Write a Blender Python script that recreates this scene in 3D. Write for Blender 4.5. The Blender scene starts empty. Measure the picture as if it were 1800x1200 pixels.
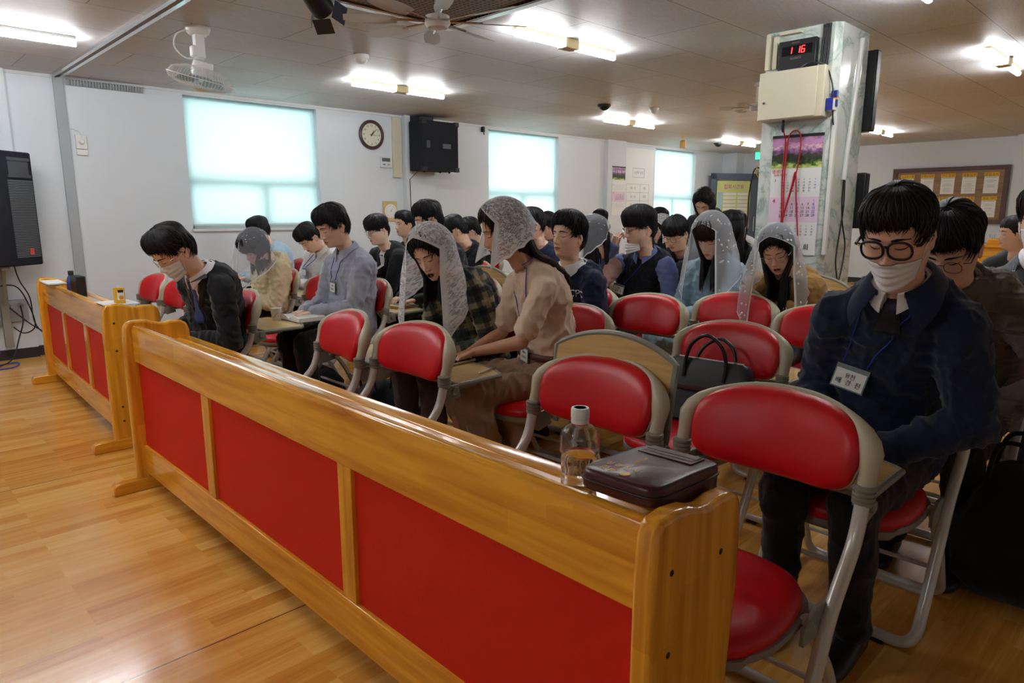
import bpy, math, random
import numpy as np
from mathutils import Vector, Matrix, noise
from mathutils.bvhtree import BVHTree

# ------------------------------------------------------------------ camera, world, exposure, room lamps
scn = bpy.context.scene
COL = scn.collection
PI = math.pi

cam_data = bpy.data.cameras.new('camera')
cam_data.sensor_width = 36.0
cam_data.lens = 24.0
cam_data.clip_start = 0.05
cam_data.clip_end = 200
cam = bpy.data.objects.new('camera', cam_data)
COL.objects.link(cam)
PITCH = math.atan(226 / 1200)
cam.location = (0, 0, 1.28)
cam.rotation_euler = (PI / 2 - PITCH, 0, math.radians(45.8 - 90.0))
scn.camera = cam

scn.view_settings.view_transform = 'Standard'
scn.view_settings.look = 'None'
scn.view_settings.gamma = 1.0
scn.view_settings.use_curve_mapping = False
scn.view_settings.exposure = 0.68

world = bpy.data.worlds.new('daylight')
scn.world = world
world.use_nodes = True
world.node_tree.nodes['Background'].inputs[0].default_value = (0.80, 0.90, 1.0, 1)
world.node_tree.nodes['Background'].inputs[1].default_value = 0.45

TUBE_POWER = 62.0      # emission strength of the fluorescent tubes
DAY_POWER = 17.0       # watts per square metre of window, daylight outside

CEIL = 2.48
WALL_Y = 7.41
BACK_X = 13.6
FRONT_X = -3.2
RIGHT_Y = -3.4
# window openings in the left wall: x0, x1, z0, z1
WINDOWS = [(2.62, 4.08, 1.12, 2.44), (6.74, 8.22, 0.80, 2.44), (10.86, 12.25, 0.80, 2.44)]
for wx0, wx1, wz0, wz1 in WINDOWS:      # daylight standing outside each window
    ld = bpy.data.lights.new('daylight', 'AREA')
    ld.shape = 'RECTANGLE'
    ld.size = (wx1 - wx0) + 0.3
    ld.size_y = (wz1 - wz0) + 0.3
    ld.energy = DAY_POWER * (wx1 - wx0) * (wz1 - wz0)
    ld.color = (0.90, 0.97, 1.0)
    lo = bpy.data.objects.new('daylight', ld)
    lo.location = ((wx0 + wx1) / 2, WALL_Y + 0.75, (wz0 + wz1) / 2)
    lo.rotation_euler = (-PI / 2, 0, 0)
    COL.objects.link(lo)

# ------------------------------------------------------------------ helpers
def srgb(r, g, b):
    def c(v):
        v /= 255.0
        return v / 12.92 if v <= 0.04045 else ((v + 0.055) / 1.055) ** 2.4
    return (c(r), c(g), c(b), 1.0)

class MB:
    """collects shapes into one mesh"""
    def __init__(s):
        s.v = []; s.f = []; s.m = []
    def add(s, V, F, m=0):
        b = len(s.v)
        s.v.extend([tuple(map(float, p)) for p in V])
        s.f.extend([tuple(int(i) + b for i in f) for f in F])
        s.m.extend([m] * len(F))
        return s
    def box(s, x0, x1, y0, y1, z0, z1, m=0, mat=None):
        V = [(x, y, z) for z in (z0, z1) for y in (y0, y1) for x in (x0, x1)]
        F = [(0, 2, 3, 1), (4, 5, 7, 6), (0, 1, 5, 4), (2, 6, 7, 3), (0, 4, 6, 2), (1, 3, 7, 5)]
        if mat is not None:
            V = [tuple(mat @ Vector(p)) for p in V]
        return s.add(V, F, m)
    def loft(s, rings, cap=True, m=0, closed=True):
        n = len(rings[0]); V = [p for r in rings for p in r]; F = []
        for i in range(len(rings) - 1):
            for j in range(n if closed else n - 1):
                a = i * n + j; b = i * n + (j + 1) % n
                F.append((a, b, b + n, a + n))
        if cap:
            F.append(tuple(range(n - 1, -1, -1)))
            F.append(tuple(range((len(rings) - 1) * n, len(rings) * n)))
        return s.add(V, F, m)
    def tube(s, pts, r, seg=10, m=0, cap=True, sq=1.0):
        pts = [Vector(p) for p in pts]; n = len(pts)
        rs = r if isinstance(r, (list, tuple, np.ndarray)) else [r] * n
        rings = []; up = None
        for i, p in enumerate(pts):
            t = (pts[min(i + 1, n - 1)] - pts[max(i - 1, 0)])
            t = t.normalized() if t.length > 1e-9 else Vector((0, 0, 1))
            if up is None:
                up = Vector((0, 0, 1)) if abs(t.z) < 0.9 else Vector((1, 0, 0))
            up = (up - t * up.dot(t))
            up = up.normalized() if up.length > 1e-6 else t.orthogonal().normalized()
            sd = t.cross(up)
            rings.append([p + (up * math.cos(a) * sq + sd * math.sin(a)) * rs[i] for a in [2 * PI * k / seg for k in range(seg)]])
        return s.loft(rings, cap, m)
    def lathe(s, prof, seg=24, o=(0, 0, 0), m=0, mat=None):
        rings = []
        for r, z in prof:
            ring = []
            for k in range(seg):
                a = 2 * PI * k / seg
                p = Vector((max(r, 1e-4) * math.cos(a), max(r, 1e-4) * math.sin(a), z))
                if mat is not None: p = mat @ p
                ring.append(p + Vector(o))
            rings.append(ring)
        return s.loft(rings, True, m)
    def prism(s, poly, z0, z1, m=0, fn=None):
        """extrude a 2D polygon; fn maps (u, v, w) to a point"""
        fn = fn or (lambda u, v, w: (u, v, w))
        n = len(poly)
        V = [fn(u, v, z0) for u, v in poly] + [fn(u, v, z1) for u, v in poly]
        F = [tuple(range(n - 1, -1, -1)), tuple(range(n, 2 * n))] + [(i, (i + 1) % n, (i + 1) % n + n, i + n) for i in range(n)]
        return s.add(V, F, m)
    def mesh(s, name, smooth=True, fix=True, angle=40):
        me = bpy.data.meshes.new(name)
        me.from_pydata(s.v, [], s.f)
        me.polygons.foreach_set('material_index', s.m)
        if fix:
            import bmesh
            bm = bmesh.new(); bm.from_mesh(me)
            bmesh.ops.recalc_face_normals(bm, faces=bm.faces)
            bm.to_mesh(me); bm.free()
        me.update()
        if smooth:
            me.polygons.foreach_set('use_smooth', [True] * len(me.polygons))
            if angle is not None:
                me.set_sharp_from_angle(angle=math.radians(angle))
        return me

def link(name, me, mats=None, parent=None):
    o = bpy.data.objects.new(name, me)
    COL.objects.link(o)
    if me is not None and mats is not None:
        for m in (mats if isinstance(mats, (list, tuple)) else [mats]):
            me.materials.append(m)
    if parent is not None:
        o.parent = parent
    return o

def obj(name, mb, mats, parent=None, smooth=True, bevel=0, angle=40, seg=2):
    me = mb.mesh(name, smooth, angle=angle)
    o = link(name, me, mats, parent)
    if bevel:
        bv = o.modifiers.new('bevel', 'BEVEL')
        bv.width = bevel; bv.segments = seg; bv.limit_method = 'ANGLE'; bv.angle_limit = math.radians(35)
        bv.harden_normals = False
    return o

def tag(o, label=None, cat=None, group=None, kind=None):
    if label: o['label'] = label
    if cat: o['category'] = cat
    if group: o['group'] = group
    if kind: o['kind'] = kind
    return o

def thing(name, label, cat, loc=(0, 0, 0), rz=0, group=None):
    o = bpy.data.objects.new(name, None)
    o.empty_display_size = 0.1
    COL.objects.link(o)
    o.location = loc; o.rotation_euler = (0, 0, rz)
    return tag(o, label, cat, group)

def copy_tree(o, parent=None):
    c = o.copy(); COL.objects.link(c)
    if parent is not None: c.parent = parent
    for ch in [k for k in KIDS.get(o.name, [])]:
        copy_tree(ch, c)
    return c
KIDS = {}
def index_kids():
    KIDS.clear()
    for o in bpy.data.objects:
        if o.parent: KIDS.setdefault(o.parent.name, []).append(o)

def bake(me, mods):
    """run modifiers on a mesh and return the result as a new mesh"""
    o = bpy.data.objects.new('tmp', me); COL.objects.link(o)
    for kind, kw in mods:
        md = o.modifiers.new(kind, kind)
        for k, v in kw.items(): setattr(md, k, v)
    dg = bpy.context.evaluated_depsgraph_get(); dg.update()
    out = bpy.data.meshes.new_from_object(o.evaluated_get(dg), depsgraph=dg)
    bpy.data.objects.remove(o)
    return out

def arrays(me):
    n = len(me.vertices); co = np.empty(n * 3); me.vertices.foreach_get('co', co)
    return co.reshape(-1, 3), [tuple(p.vertices) for p in me.polygons]

# ------------------------------------------------------------------ materials
def mat(name, col, rough=0.5, metal=0.0, spec=0.5, coat=0.0, sheen=0.0, trans=0.0, noise_amt=0.0, noise_scale=20.0,
        bump=0.0, bump_scale=200.0, emit=None, emit_s=0.0, alpha=1.0, ior=1.45, stretch=None, sub=0.0):
    m = bpy.data.materials.new(name); m.use_nodes = True
    nt = m.node_tree; b = nt.nodes['Principled BSDF']
    if len(col) == 3: col = (*col, 1)
    b.inputs['Base Color'].default_value = col
    b.inputs['Roughness'].default_value = rough
    b.inputs['Metallic'].default_value = metal
    b.inputs['Specular IOR Level'].default_value = spec
    b.inputs['Coat Weight'].default_value = coat
    b.inputs['Coat Roughness'].default_value = 0.1
    b.inputs['Sheen Weight'].default_value = sheen
    b.inputs['Transmission Weight'].default_value = trans
    b.inputs['IOR'].default_value = ior
    b.inputs['Alpha'].default_value = alpha
    if sub:
        b.inputs['Subsurface Weight'].default_value = sub
        b.inputs['Subsurface Radius'].default_value = (0.012, 0.005, 0.003)
        b.inputs['Subsurface Scale'].default_value = 0.6
    if emit is not None:
        b.inputs['Emission Color'].default_value = emit
        b.inputs['Emission Strength'].default_value = emit_s
    tc = nt.nodes.new('ShaderNodeTexCoord'); mp = nt.nodes.new('ShaderNodeMapping')
    nt.links.new(tc.outputs['Object'], mp.inputs[0])
    if stretch: mp.inputs['Scale'].default_value = stretch
    if noise_amt:
        nz = nt.nodes.new('ShaderNodeTexNoise'); nz.inputs['Scale'].default_value = noise_scale; nz.inputs['Detail'].default_value = 5
        nt.links.new(mp.outputs[0], nz.inputs[0])
        mx = nt.nodes.new('ShaderNodeMix'); mx.data_type = 'RGBA'
        mx.inputs[6].default_value = tuple(c * (1 - noise_amt) for c in col[:3]) + (1,)
        mx.inputs[7].default_value = tuple(min(1, c * (1 + noise_amt)) for c in col[:3]) + (1,)
        nt.links.new(nz.outputs[0], mx.inputs[0]); nt.links.new(mx.outputs[2], b.inputs['Base Color'])
    if bump:
        nz = nt.nodes.new('ShaderNodeTexNoise'); nz.inputs['Scale'].default_value = bump_scale; nz.inputs['Detail'].default_value = 4
        nt.links.new(mp.outputs[0], nz.inputs[0])
        bp = nt.nodes.new('ShaderNodeBump'); bp.inputs['Strength'].default_value = bump; bp.inputs['Distance'].default_value = 0.002
        nt.links.new(nz.outputs[0], bp.inputs['Height']); nt.links.new(bp.outputs[0], b.inputs['Normal'])
    return m

def nodes(m):
    return m.node_tree, m.node_tree.nodes['Principled BSDF']

def ramp(nt, stops):
    r = nt.nodes.new('ShaderNodeValToRGB')
    e = r.color_ramp.elements
    e[0].position, e[0].color = stops[0]
    e[1].position, e[1].color = stops[-1]
    for p, c in stops[1:-1]:
        k = e.new(p); k.color = c
    return r

def wood(name, c1, c2, axis, rough=0.17, coat=0.4, scale=1.0, block=(0.35, 0.06)):
    """varnished wood; grain runs along the given axis; finger-jointed blocks shift the tone"""
    m = mat(name, c1, rough, coat=coat); nt, b = nodes(m)
    tc = nt.nodes.new('ShaderNodeTexCoord'); mp = nt.nodes.new('ShaderNodeMapping')
    nt.links.new(tc.outputs['Object'], mp.inputs[0])
    sc = [14 * scale] * 3; sc[axis] = 1.1 * scale
    mp.inputs['Scale'].default_value = sc
    n1 = nt.nodes.new('ShaderNodeTexNoise'); n1.inputs['Scale'].default_value = 1.6; n1.inputs['Detail'].default_value = 6; n1.inputs['Distortion'].default_value = 0.6
    nt.links.new(mp.outputs[0], n1.inputs[0])
    w = nt.nodes.new('ShaderNodeTexWave'); w.wave_type = 'BANDS'; w.bands_direction = 'DIAGONAL'
    w.inputs['Scale'].default_value = 0.9; w.inputs['Distortion'].default_value = 7; w.inputs['Detail'].default_value = 3
    nt.links.new(mp.outputs[0], w.inputs[0])
    mm = nt.nodes.new('ShaderNodeMath'); mm.operation = 'MULTIPLY_ADD'; mm.inputs[1].default_value = 0.12
    nt.links.new(w.outputs['Fac'], mm.inputs[0]); nt.links.new(n1.outputs[0], mm.inputs[2])
    m3 = nt.nodes.new('ShaderNodeMapping'); s3 = [75 * scale] * 3; s3[axis] = 1.6 * scale; m3.inputs['Scale'].default_value = s3
    nt.links.new(tc.outputs['Object'], m3.inputs[0])
    n3 = nt.nodes.new('ShaderNodeTexNoise'); n3.inputs['Scale'].default_value = 1.0; n3.inputs['Detail'].default_value = 3; nt.links.new(m3.outputs[0], n3.inputs[0])
    mf = nt.nodes.new('ShaderNodeMath'); mf.operation = 'MULTIPLY_ADD'; mf.inputs[1].default_value = 0.30
    nt.links.new(n3.outputs[0], mf.inputs[0]); nt.links.new(mm.outputs[0], mf.inputs[2]); mm = mf
    # block tone
    vm = nt.nodes.new('ShaderNodeMapping'); s2 = [1 / block[1]] * 3; s2[axis] = 1 / block[0]
    vm.inputs['Scale'].default_value = s2
    nt.links.new(tc.outputs['Object'], vm.inputs[0])
    vo = nt.nodes.new('ShaderNodeTexVoronoi'); vo.distance = 'CHEBYCHEV'; vo.inputs['Randomness'].default_value = 0.55; vo.inputs['Scale'].default_value = 1
    nt.links.new(vm.outputs[0], vo.inputs[0])
    bw = nt.nodes.new('ShaderNodeRGBToBW'); nt.links.new(vo.outputs['Color'], bw.inputs[0])
    a2 = nt.nodes.new('ShaderNodeMath'); a2.operation = 'MULTIPLY_ADD'; a2.inputs[1].default_value = 0.22
    nt.links.new(bw.outputs[0], a2.inputs[0]); nt.links.new(mm.outputs[0], a2.inputs[2])
    r = ramp(nt, [(0.44, c2), (0.98, c1)])
    nt.links.new(a2.outputs[0], r.inputs[0]); nt.links.new(r.outputs[0], b.inputs['Base Color'])
    bp = nt.nodes.new('ShaderNodeBump'); bp.inputs['Strength'].default_value = 0.08; bp.inputs['Distance'].default_value = 0.001
    nt.links.new(n1.outputs[0], bp.inputs['Height']); nt.links.new(bp.outputs[0], b.inputs['Normal'])
    return m

M = {}
W1, W2 = srgb(240, 174, 52), srgb(186, 106, 14)
M['wood_y'] = wood('pew_wood_y', W1, W2, 1)
M['wood_z'] = wood('pew_wood_z', W1, W2, 2)
M['wood_x'] = wood('pew_wood_x', W1, W2, 0)
M['desk_wood'] = wood('desk_wood', srgb(206, 172, 110), srgb(180, 142, 84), 1, rough=0.4, coat=0.0, scale=2)
M['panel_red'] = mat('panel_red', srgb(208, 34, 18), 0.62, spec=0.3, noise_amt=0.06, noise_scale=60, bump=0.12, bump_scale=500)
M['vinyl'] = mat('vinyl_red', srgb(196, 12, 26), 0.38, spec=0.5, bump=0.06, bump_scale=600, noise_amt=0.04, noise_scale=6)
M['shell'] = mat('shell_beige', srgb(186, 179, 154), 0.42, noise_amt=0.05, noise_scale=8)
M['tube'] = mat('tube_grey', srgb(204, 202, 196), 0.25, metal=0.1, spec=0.6, coat=0.3)
M['pan'] = mat('pan_grey', srgb(136, 134, 128), 0.5)
M['ring'] = mat('ring_grey', srgb(134, 130, 116), 0.45)
M['edge'] = mat('edge_grey', srgb(132, 134, 122), 0.45)
M['rubber'] = mat('rubber_black', srgb(22, 22, 22), 0.7)
M['black'] = mat('black_plastic', srgb(20, 22, 26), 0.5)
M['carpet'] = mat('speaker_carpet', srgb(20, 23, 32), 0.9, bump=0.5, bump_scale=400)
M['white'] = mat('white_paint', srgb(214, 216, 216), 0.7)
M['paper'] = mat('paper', srgb(232, 232, 230), 0.8)
M['cream_plastic'] = mat('cream_plastic', srgb(214, 206, 182), 0.45)
M['white_plastic'] = mat('white_plastic', srgb(226, 226, 222), 0.4)
M['duct'] = mat('duct_grey', srgb(160, 166, 170), 0.45)
M['chrome'] = mat('chrome', (0.7, 0.7, 0.7), 0.15, metal=1)
M['gold'] = mat('gold_foil', srgb(232, 184, 104), 0.45, metal=0.15)
M['ink'] = mat('ink', srgb(28, 28, 34), 0.7)
M['ink_grey'] = mat('ink_grey', srgb(140, 142, 150), 0.8)
M['ink_red'] = mat('ink_red', srgb(200, 40, 60), 0.7)
M['ink_blue'] = mat('ink_blue', srgb(60, 66, 180), 0.7)
M['cable_black'] = mat('cable_black', srgb(16, 16, 18), 0.5)
M['cable_red'] = mat('cable_red', srgb(170, 14, 34), 0.45)
M['yellow'] = mat('yellow_strip', srgb(232, 176, 20), 0.6)
M['brown_frame'] = mat('brown_frame', srgb(84, 58, 54), 0.5)
M['cork'] = wood('board_panel', srgb(150, 120, 88), srgb(118, 90, 64), 1, rough=0.6, coat=0)
M['blue'] = mat('lanyard_blue', srgb(28, 60, 170), 0.5)
M['glass'] = mat('clear_glass', (1, 1, 1), 0.02, trans=1.0, ior=1.45)

# walls: lightly textured white paper
def wall_mat():
    m = mat('wallpaper', srgb(213, 219, 225), 0.75, noise_amt=0.025, noise_scale=1.2, bump=0.25, bump_scale=260)
    return m
M['wall'] = wall_mat()
M['base'] = mat('baseboard_dark', srgb(44, 42, 44), 0.45)

def ceiling_mat():
    m = mat('ceiling_tile', srgb(176, 166, 158), 0.55, spec=0.35); nt, b = nodes(m)
    tc = nt.nodes.new('ShaderNodeTexCoord')
    br = nt.nodes.new('ShaderNodeTexBrick'); br.inputs['Scale'].default_value = 1.0
    br.offset = 0.5
    br.inputs['Brick Width'].default_value = 1.2; br.inputs['Row Height'].default_value = 0.6
    br.inputs['Mortar Size'].default_value = 0.003; br.inputs['Mortar Smooth'].default_value = 0.1
    br.inputs['Color1'].default_value = srgb(204, 204, 206); br.inputs['Color2'].default_value = srgb(196, 196, 198)
    br.inputs['Mortar'].default_value = srgb(120, 112, 106)
    nt.links.new(tc.outputs['Object'], br.inputs[0])
    mp = nt.nodes.new('ShaderNodeMapping'); mp.inputs['Scale'].default_value = (6, 60, 1)
    nt.links.new(tc.outputs['Object'], mp.inputs[0])
    nz = nt.nodes.new('ShaderNodeTexNoise'); nz.inputs['Scale'].default_value = 3; nz.inputs['Detail'].default_value = 6
    nt.links.new(mp.outputs[0], nz.inputs[0])
    n2 = nt.nodes.new('ShaderNodeTexNoise'); n2.inputs['Scale'].default_value = 1.3; n2.inputs['Detail'].default_value = 4
    nt.links.new(tc.outputs['Object'], n2.inputs[0])
    mx = nt.nodes.new('ShaderNodeMix'); mx.data_type = 'RGBA'; mx.blend_type = 'MULTIPLY'; mx.inputs[0].default_value = 1
    r = ramp(nt, [(0.3, (0.84, 0.83, 0.82, 1)), (0.6, (1, 1, 1, 1))])
    nt.links.new(nz.outputs[0], r.inputs[0])
    nt.links.new(br.outputs[0], mx.inputs[6]); nt.links.new(r.outputs[0], mx.inputs[7])
    nt.links.new(mx.outputs[2], b.inputs['Base Color'])
    r2 = ramp(nt, [(0.4, (0.5, 0.5, 0.5, 1)), (0.65, (0.62, 0.62, 0.62, 1))]); nt.links.new(n2.outputs[0], r2.inputs[0])
    nt.links.new(r2.outputs[0], b.inputs['Roughness'])
    bp = nt.nodes.new('ShaderNodeBump'); bp.inputs['Strength'].default_value = 0.35; bp.inputs['Distance'].default_value = 0.003
    nt.links.new(nz.outputs[0], bp.inputs['Height']); nt.links.new(bp.outputs[0], b.inputs['Normal'])
    return m
M['ceiling'] = ceiling_mat()

def floor_mat():
    m = mat('floor_laminate', srgb(222, 160, 72), 0.2, spec=0.5); nt, b = nodes(m)
    tc = nt.nodes.new('ShaderNodeTexCoord')
    br = nt.nodes.new('ShaderNodeTexBrick'); br.inputs['Scale'].default_value = 1.0
    br.offset = 0.37; br.offset_frequency = 3; br.squash = 1
    br.inputs['Brick Width'].default_value = 0.42; br.inputs['Row Height'].default_value = 0.068
    br.inputs['Mortar Size'].default_value = 0.0002; br.inputs['Bias'].default_value = 0.0
    br.inputs['Color1'].default_value = (0, 0, 0, 1); br.inputs['Color2'].default_value = (1, 1, 1, 1); br.inputs['Mortar'].default_value = (0.4, 0.4, 0.4, 1)
    nt.links.new(tc.outputs['Object'], br.inputs[0])
    mp = nt.nodes.new('ShaderNodeMapping'); mp.inputs['Scale'].default_value = (1.6, 22, 1)
    nt.links.new(tc.outputs['Object'], mp.inputs[0])
    # per-plank shift of the grain
    add = nt.nodes.new('ShaderNodeVectorMath'); add.operation = 'ADD'
    ml = nt.nodes.new('ShaderNodeVectorMath'); ml.operation = 'SCALE'; ml.inputs['Scale'].default_value = 17
    nt.links.new(br.outputs[0], ml.inputs[0]); nt.links.new(mp.outputs[0], add.inputs[0]); nt.links.new(ml.outputs[0], add.inputs[1])
    nz = nt.nodes.new('ShaderNodeTexNoise'); nz.inputs['Scale'].default_value = 1.2; nz.inputs['Detail'].default_value = 7; nz.inputs['Distortion'].default_value = 1.4
    nt.links.new(add.outputs[0], nz.inputs[0])
    ma = nt.nodes.new('ShaderNodeMath'); ma.operation = 'MULTIPLY_ADD'; ma.inputs[1].default_value = 0.42
    nt.links.new(br.outputs[0], ma.inputs[0])
    m2 = nt.nodes.new('ShaderNodeMath'); m2.operation = 'MULTIPLY'; m2.inputs[1].default_value = 0.75
    nt.links.new(nz.outputs[0], m2.inputs[0]); nt.links.new(m2.outputs[0], ma.inputs[2])
    r = ramp(nt, [(0.15, srgb(180, 108, 32)), (0.42, srgb(212, 146, 58)), (0.62, srgb(226, 166, 78)), (0.9, srgb(238, 188, 108))])
    nt.links.new(ma.outputs[0], r.inputs[0])
    # dark seams every 0.9 m or so, running along x
    sx = nt.nodes.new('ShaderNodeSeparateXYZ'); nt.links.new(tc.outputs['Object'], sx.inputs[0])
    a = nt.nodes.new('ShaderNodeMath'); a.operation = 'ADD'; a.inputs[1].default_value = 100 - SEAM0
    nt.links.new(sx.outputs[1], a.inputs[0])
    md = nt.nodes.new('ShaderNodeMath'); md.operation = 'MODULO'; md.inputs[1].default_value = SEAM
    nt.links.new(a.outputs[0], md.inputs[0])
    lt = nt.nodes.new('ShaderNodeMath'); lt.operation = 'LESS_THAN'; lt.inputs[1].default_value = 0.0045
    nt.links.new(md.outputs[0], lt.inputs[0])
    mx = nt.nodes.new('ShaderNodeMix'); mx.data_type = 'RGBA'; mx.inputs[7].default_value = srgb(60, 34, 20)
    nt.links.new(lt.outputs[0], mx.inputs[0]); nt.links.new(r.outputs[0], mx.inputs[6])
    nt.links.new(mx.outputs[2], b.inputs['Base Color'])
    n3 = nt.nodes.new('ShaderNodeTexNoise'); n3.inputs['Scale'].default_value = 3.2; n3.inputs['Detail'].default_value = 1
    nt.links.new(tc.outputs['Object'], n3.inputs[0])
    bp = nt.nodes.new('ShaderNodeBump'); bp.inputs['Strength'].default_value = 0.12; bp.inputs['Distance'].default_value = 0.012
    nt.links.new(n3.outputs[0], bp.inputs['Height']); nt.links.new(bp.outputs[0], b.inputs['Normal'])
    b.inputs['Coat Weight'].default_value = 0.3; b.inputs['Coat Roughness'].default_value = 0.12
    b.inputs['Roughness'].default_value = 0.24
    return m
SEAM0, SEAM = 2.06, 1.85
M['floor'] = floor_mat()

def marble_mat():
    m = mat('marble_paper', srgb(206, 216, 208), 0.22, spec=0.5); nt, b = nodes(m)
    tc = nt.nodes.new('ShaderNodeTexCoord')
    nz = nt.nodes.new('ShaderNodeTexNoise'); nz.inputs['Scale'].default_value = 3.2; nz.inputs['Detail'].default_value = 10; nz.inputs['Distortion'].default_value = 0.9; nz.inputs['Roughness'].default_value = 0.62
    nt.links.new(tc.outputs['Object'], nz.inputs[0])
    s = nt.nodes.new('ShaderNodeMath'); s.operation = 'SUBTRACT'; s.inputs[1].default_value = 0.5
    a = nt.nodes.new('ShaderNodeMath'); a.operation = 'ABSOLUTE'
    nt.links.new(nz.outputs[0], s.inputs[0]); nt.links.new(s.outputs[0], a.inputs[0])
    r = ramp(nt, [(0.0, srgb(150, 172, 160)), (0.012, srgb(184, 198, 190)), (0.05, srgb(208, 216, 210)), (0.12, srgb(220, 224, 220))])
    nt.links.new(a.outputs[0], r.inputs[0]); nt.links.new(r.outputs[0], b.inputs['Base Color'])
    return m
M['marble'] = marble_mat()

def blind_mat():
    m = bpy.data.materials.new('blind_teal'); m.use_nodes = True
    nt = m.node_tree; nt.nodes.clear()
    out = nt.nodes.new('ShaderNodeOutputMaterial')
    tr = nt.nodes.new('ShaderNodeBsdfTranslucent'); tr.inputs[0].default_value = (0.86, 0.95, 0.945, 1)
    df = nt.nodes.new('ShaderNodeBsdfDiffuse'); df.inputs[0].default_value = (0.55, 0.80, 0.80, 1)
    mx = nt.nodes.new('ShaderNodeMixShader'); mx.inputs[0].default_value = 0.3
    nt.links.new(tr.outputs[0], mx.inputs[1]); nt.links.new(df.outputs[0], mx.inputs[2]); nt.links.new(mx.outputs[0], out.inputs[0])
    return m
M['blind'] = blind_mat()

FONT = bpy.data.fonts.load('<builtin>')
def text_mesh(s, size, depth=0.0006, align='CENTER'):
    cu = bpy.data.curves.new('writing', 'FONT'); cu.body = s; cu.size = size; cu.font = FONT
    cu.align_x = align; cu.align_y = 'CENTER'; cu.extrude = depth; cu.resolution_u = 3
    o = bpy.data.objects.new('writing', cu); COL.objects.link(o)
    dg = bpy.context.evaluated_depsgraph_get(); dg.update()
    me = bpy.data.meshes.new_from_object(o.evaluated_get(dg), depsgraph=dg)
    bpy.data.objects.remove(o)
    return me
def text_into(mb, s, size, fn, depth=0.0004, m=0, align='CENTER', bold=0.0):
    """put writing into a mesh; fn maps text plane (u, v, w) to a point"""
    me = text_mesh(s, size, depth, align)
    V, F = arrays(me)
    mb.add([fn(p[0], p[1], p[2]) for p in V], F, m)
    bpy.data.meshes.remove(me)
    return mb
# ------------------------------------------------------------------ the room
def struct(name, mb, mats, parent=None, smooth=False, bevel=0):
    o = obj(name, mb, mats, parent, smooth=smooth, bevel=bevel)
    if parent is None: o['kind'] = 'structure'
    return o

struct('floor', MB().box(FRONT_X, BACK_X, RIGHT_Y, WALL_Y, -0.1, 0), M['floor'])
struct('ceiling', MB().box(FRONT_X, BACK_X, RIGHT_Y, WALL_Y, CEIL, CEIL + 0.1), M['ceiling'])
wb = MB()
T = 0.16
xs = [FRONT_X]
for (x0, x1, z0, z1) in WINDOWS:
    wb.box(xs[-1], x0, WALL_Y, WALL_Y + T, 0, CEIL)
    wb.box(x0, x1, WALL_Y, WALL_Y + T, 0, z0)
    wb.box(x0, x1, WALL_Y, WALL_Y + T, z1, CEIL)
    xs.append(x1)
wb.box(xs[-1], BACK_X, WALL_Y, WALL_Y + T, 0, CEIL)
# shallow pilasters on the window wall
wb.box(5.25, 5.70, WALL_Y - 0.09, WALL_Y + 0.01, 0, CEIL)
wb.box(9.36, 9.86, WALL_Y - 0.09, WALL_Y + 0.01, 0, CEIL)
wb.box(0.55, 1.16, WALL_Y - 0.06, WALL_Y + 0.01, 0, CEIL)
struct('wall_left', wb, M['wall'])
# back wall with a doorway
DY0, DY1, DZ = 5.55, 6.75, 2.08
wk = MB().box(BACK_X, BACK_X + 0.15, RIGHT_Y, DY0, 0, CEIL).box(BACK_X, BACK_X + 0.15, DY1, WALL_Y, 0, CEIL).box(BACK_X, BACK_X + 0.15, DY0, DY1, DZ, CEIL)
wk.box(BACK_X - 0.25, BACK_X + 0.01, RIGHT_Y, 2.42, 0, CEIL)
wk.box(BACK_X - 0.30, BACK_X + 0.01, 7.1, WALL_Y, 0, CEIL)
struct('wall_back', wk, M['wall'])
struct('wall_front', MB().box(FRONT_X - 0.15, FRONT_X, RIGHT_Y, WALL_Y, 0, CEIL), M['wall'])
struct('wall_right', MB().box(FRONT_X, BACK_X, RIGHT_Y - 0.15, RIGHT_Y, 0, CEIL), M['wall'])
hall = MB().box(BACK_X + 2.0, BACK_X + 2.1, 4.6, 7.6, 0, CEIL).box(BACK_X + 0.15, BACK_X + 2.1, 4.5, 4.6, 0, CEIL).box(BACK_X + 0.15, BACK_X + 2.1, 7.6, 7.7, 0, CEIL)
struct('wall_hallway', hall, M['wall'])
struct('floor_hallway', MB().box(BACK_X, BACK_X + 2.1, 4.5, 7.7, -0.1, 0), M['floor'])
struct('ceiling_hallway', MB().box(BACK_X + 0.15, BACK_X + 2.1, 4.5, 7.7, CEIL, CEIL + 0.1), M['white'])
bbm = MB().box(FRONT_X, 0.55, WALL_Y - 0.012, WALL_Y, 0, 0.09).box(1.16, BACK_X, WALL_Y - 0.012, WALL_Y, 0, 0.09)
bbm.box(0.55, 1.16, WALL_Y - 0.072, WALL_Y - 0.06, 0, 0.09)
struct('baseboard_left', bbm, M['base'])
struct('baseboard_back', MB().box(BACK_X - 0.012, BACK_X, 2.42, DY0 - 0.05, 0, 0.09), M['base'])
struct('trim_1', MB().box(1.16, BACK_X, WALL_Y - 0.02, WALL_Y, CEIL - 0.025, CEIL), M['white'])
struct('trim_2', MB().box(1.52, 1.60, WALL_Y - 0.03, WALL_Y, 0, CEIL), M['duct'], bevel=0.004)
struct('trim_3', MB().box(0.86, 0.93, WALL_Y - 0.09, WALL_Y - 0.06, 0.3, CEIL), M['duct'], bevel=0.004)
struct('trim_4', MB().box(5.10, 5.22, WALL_Y - 0.04, WALL_Y, 1.72, CEIL - 0.03), M['cream_plastic'], bevel=0.004)
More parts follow.
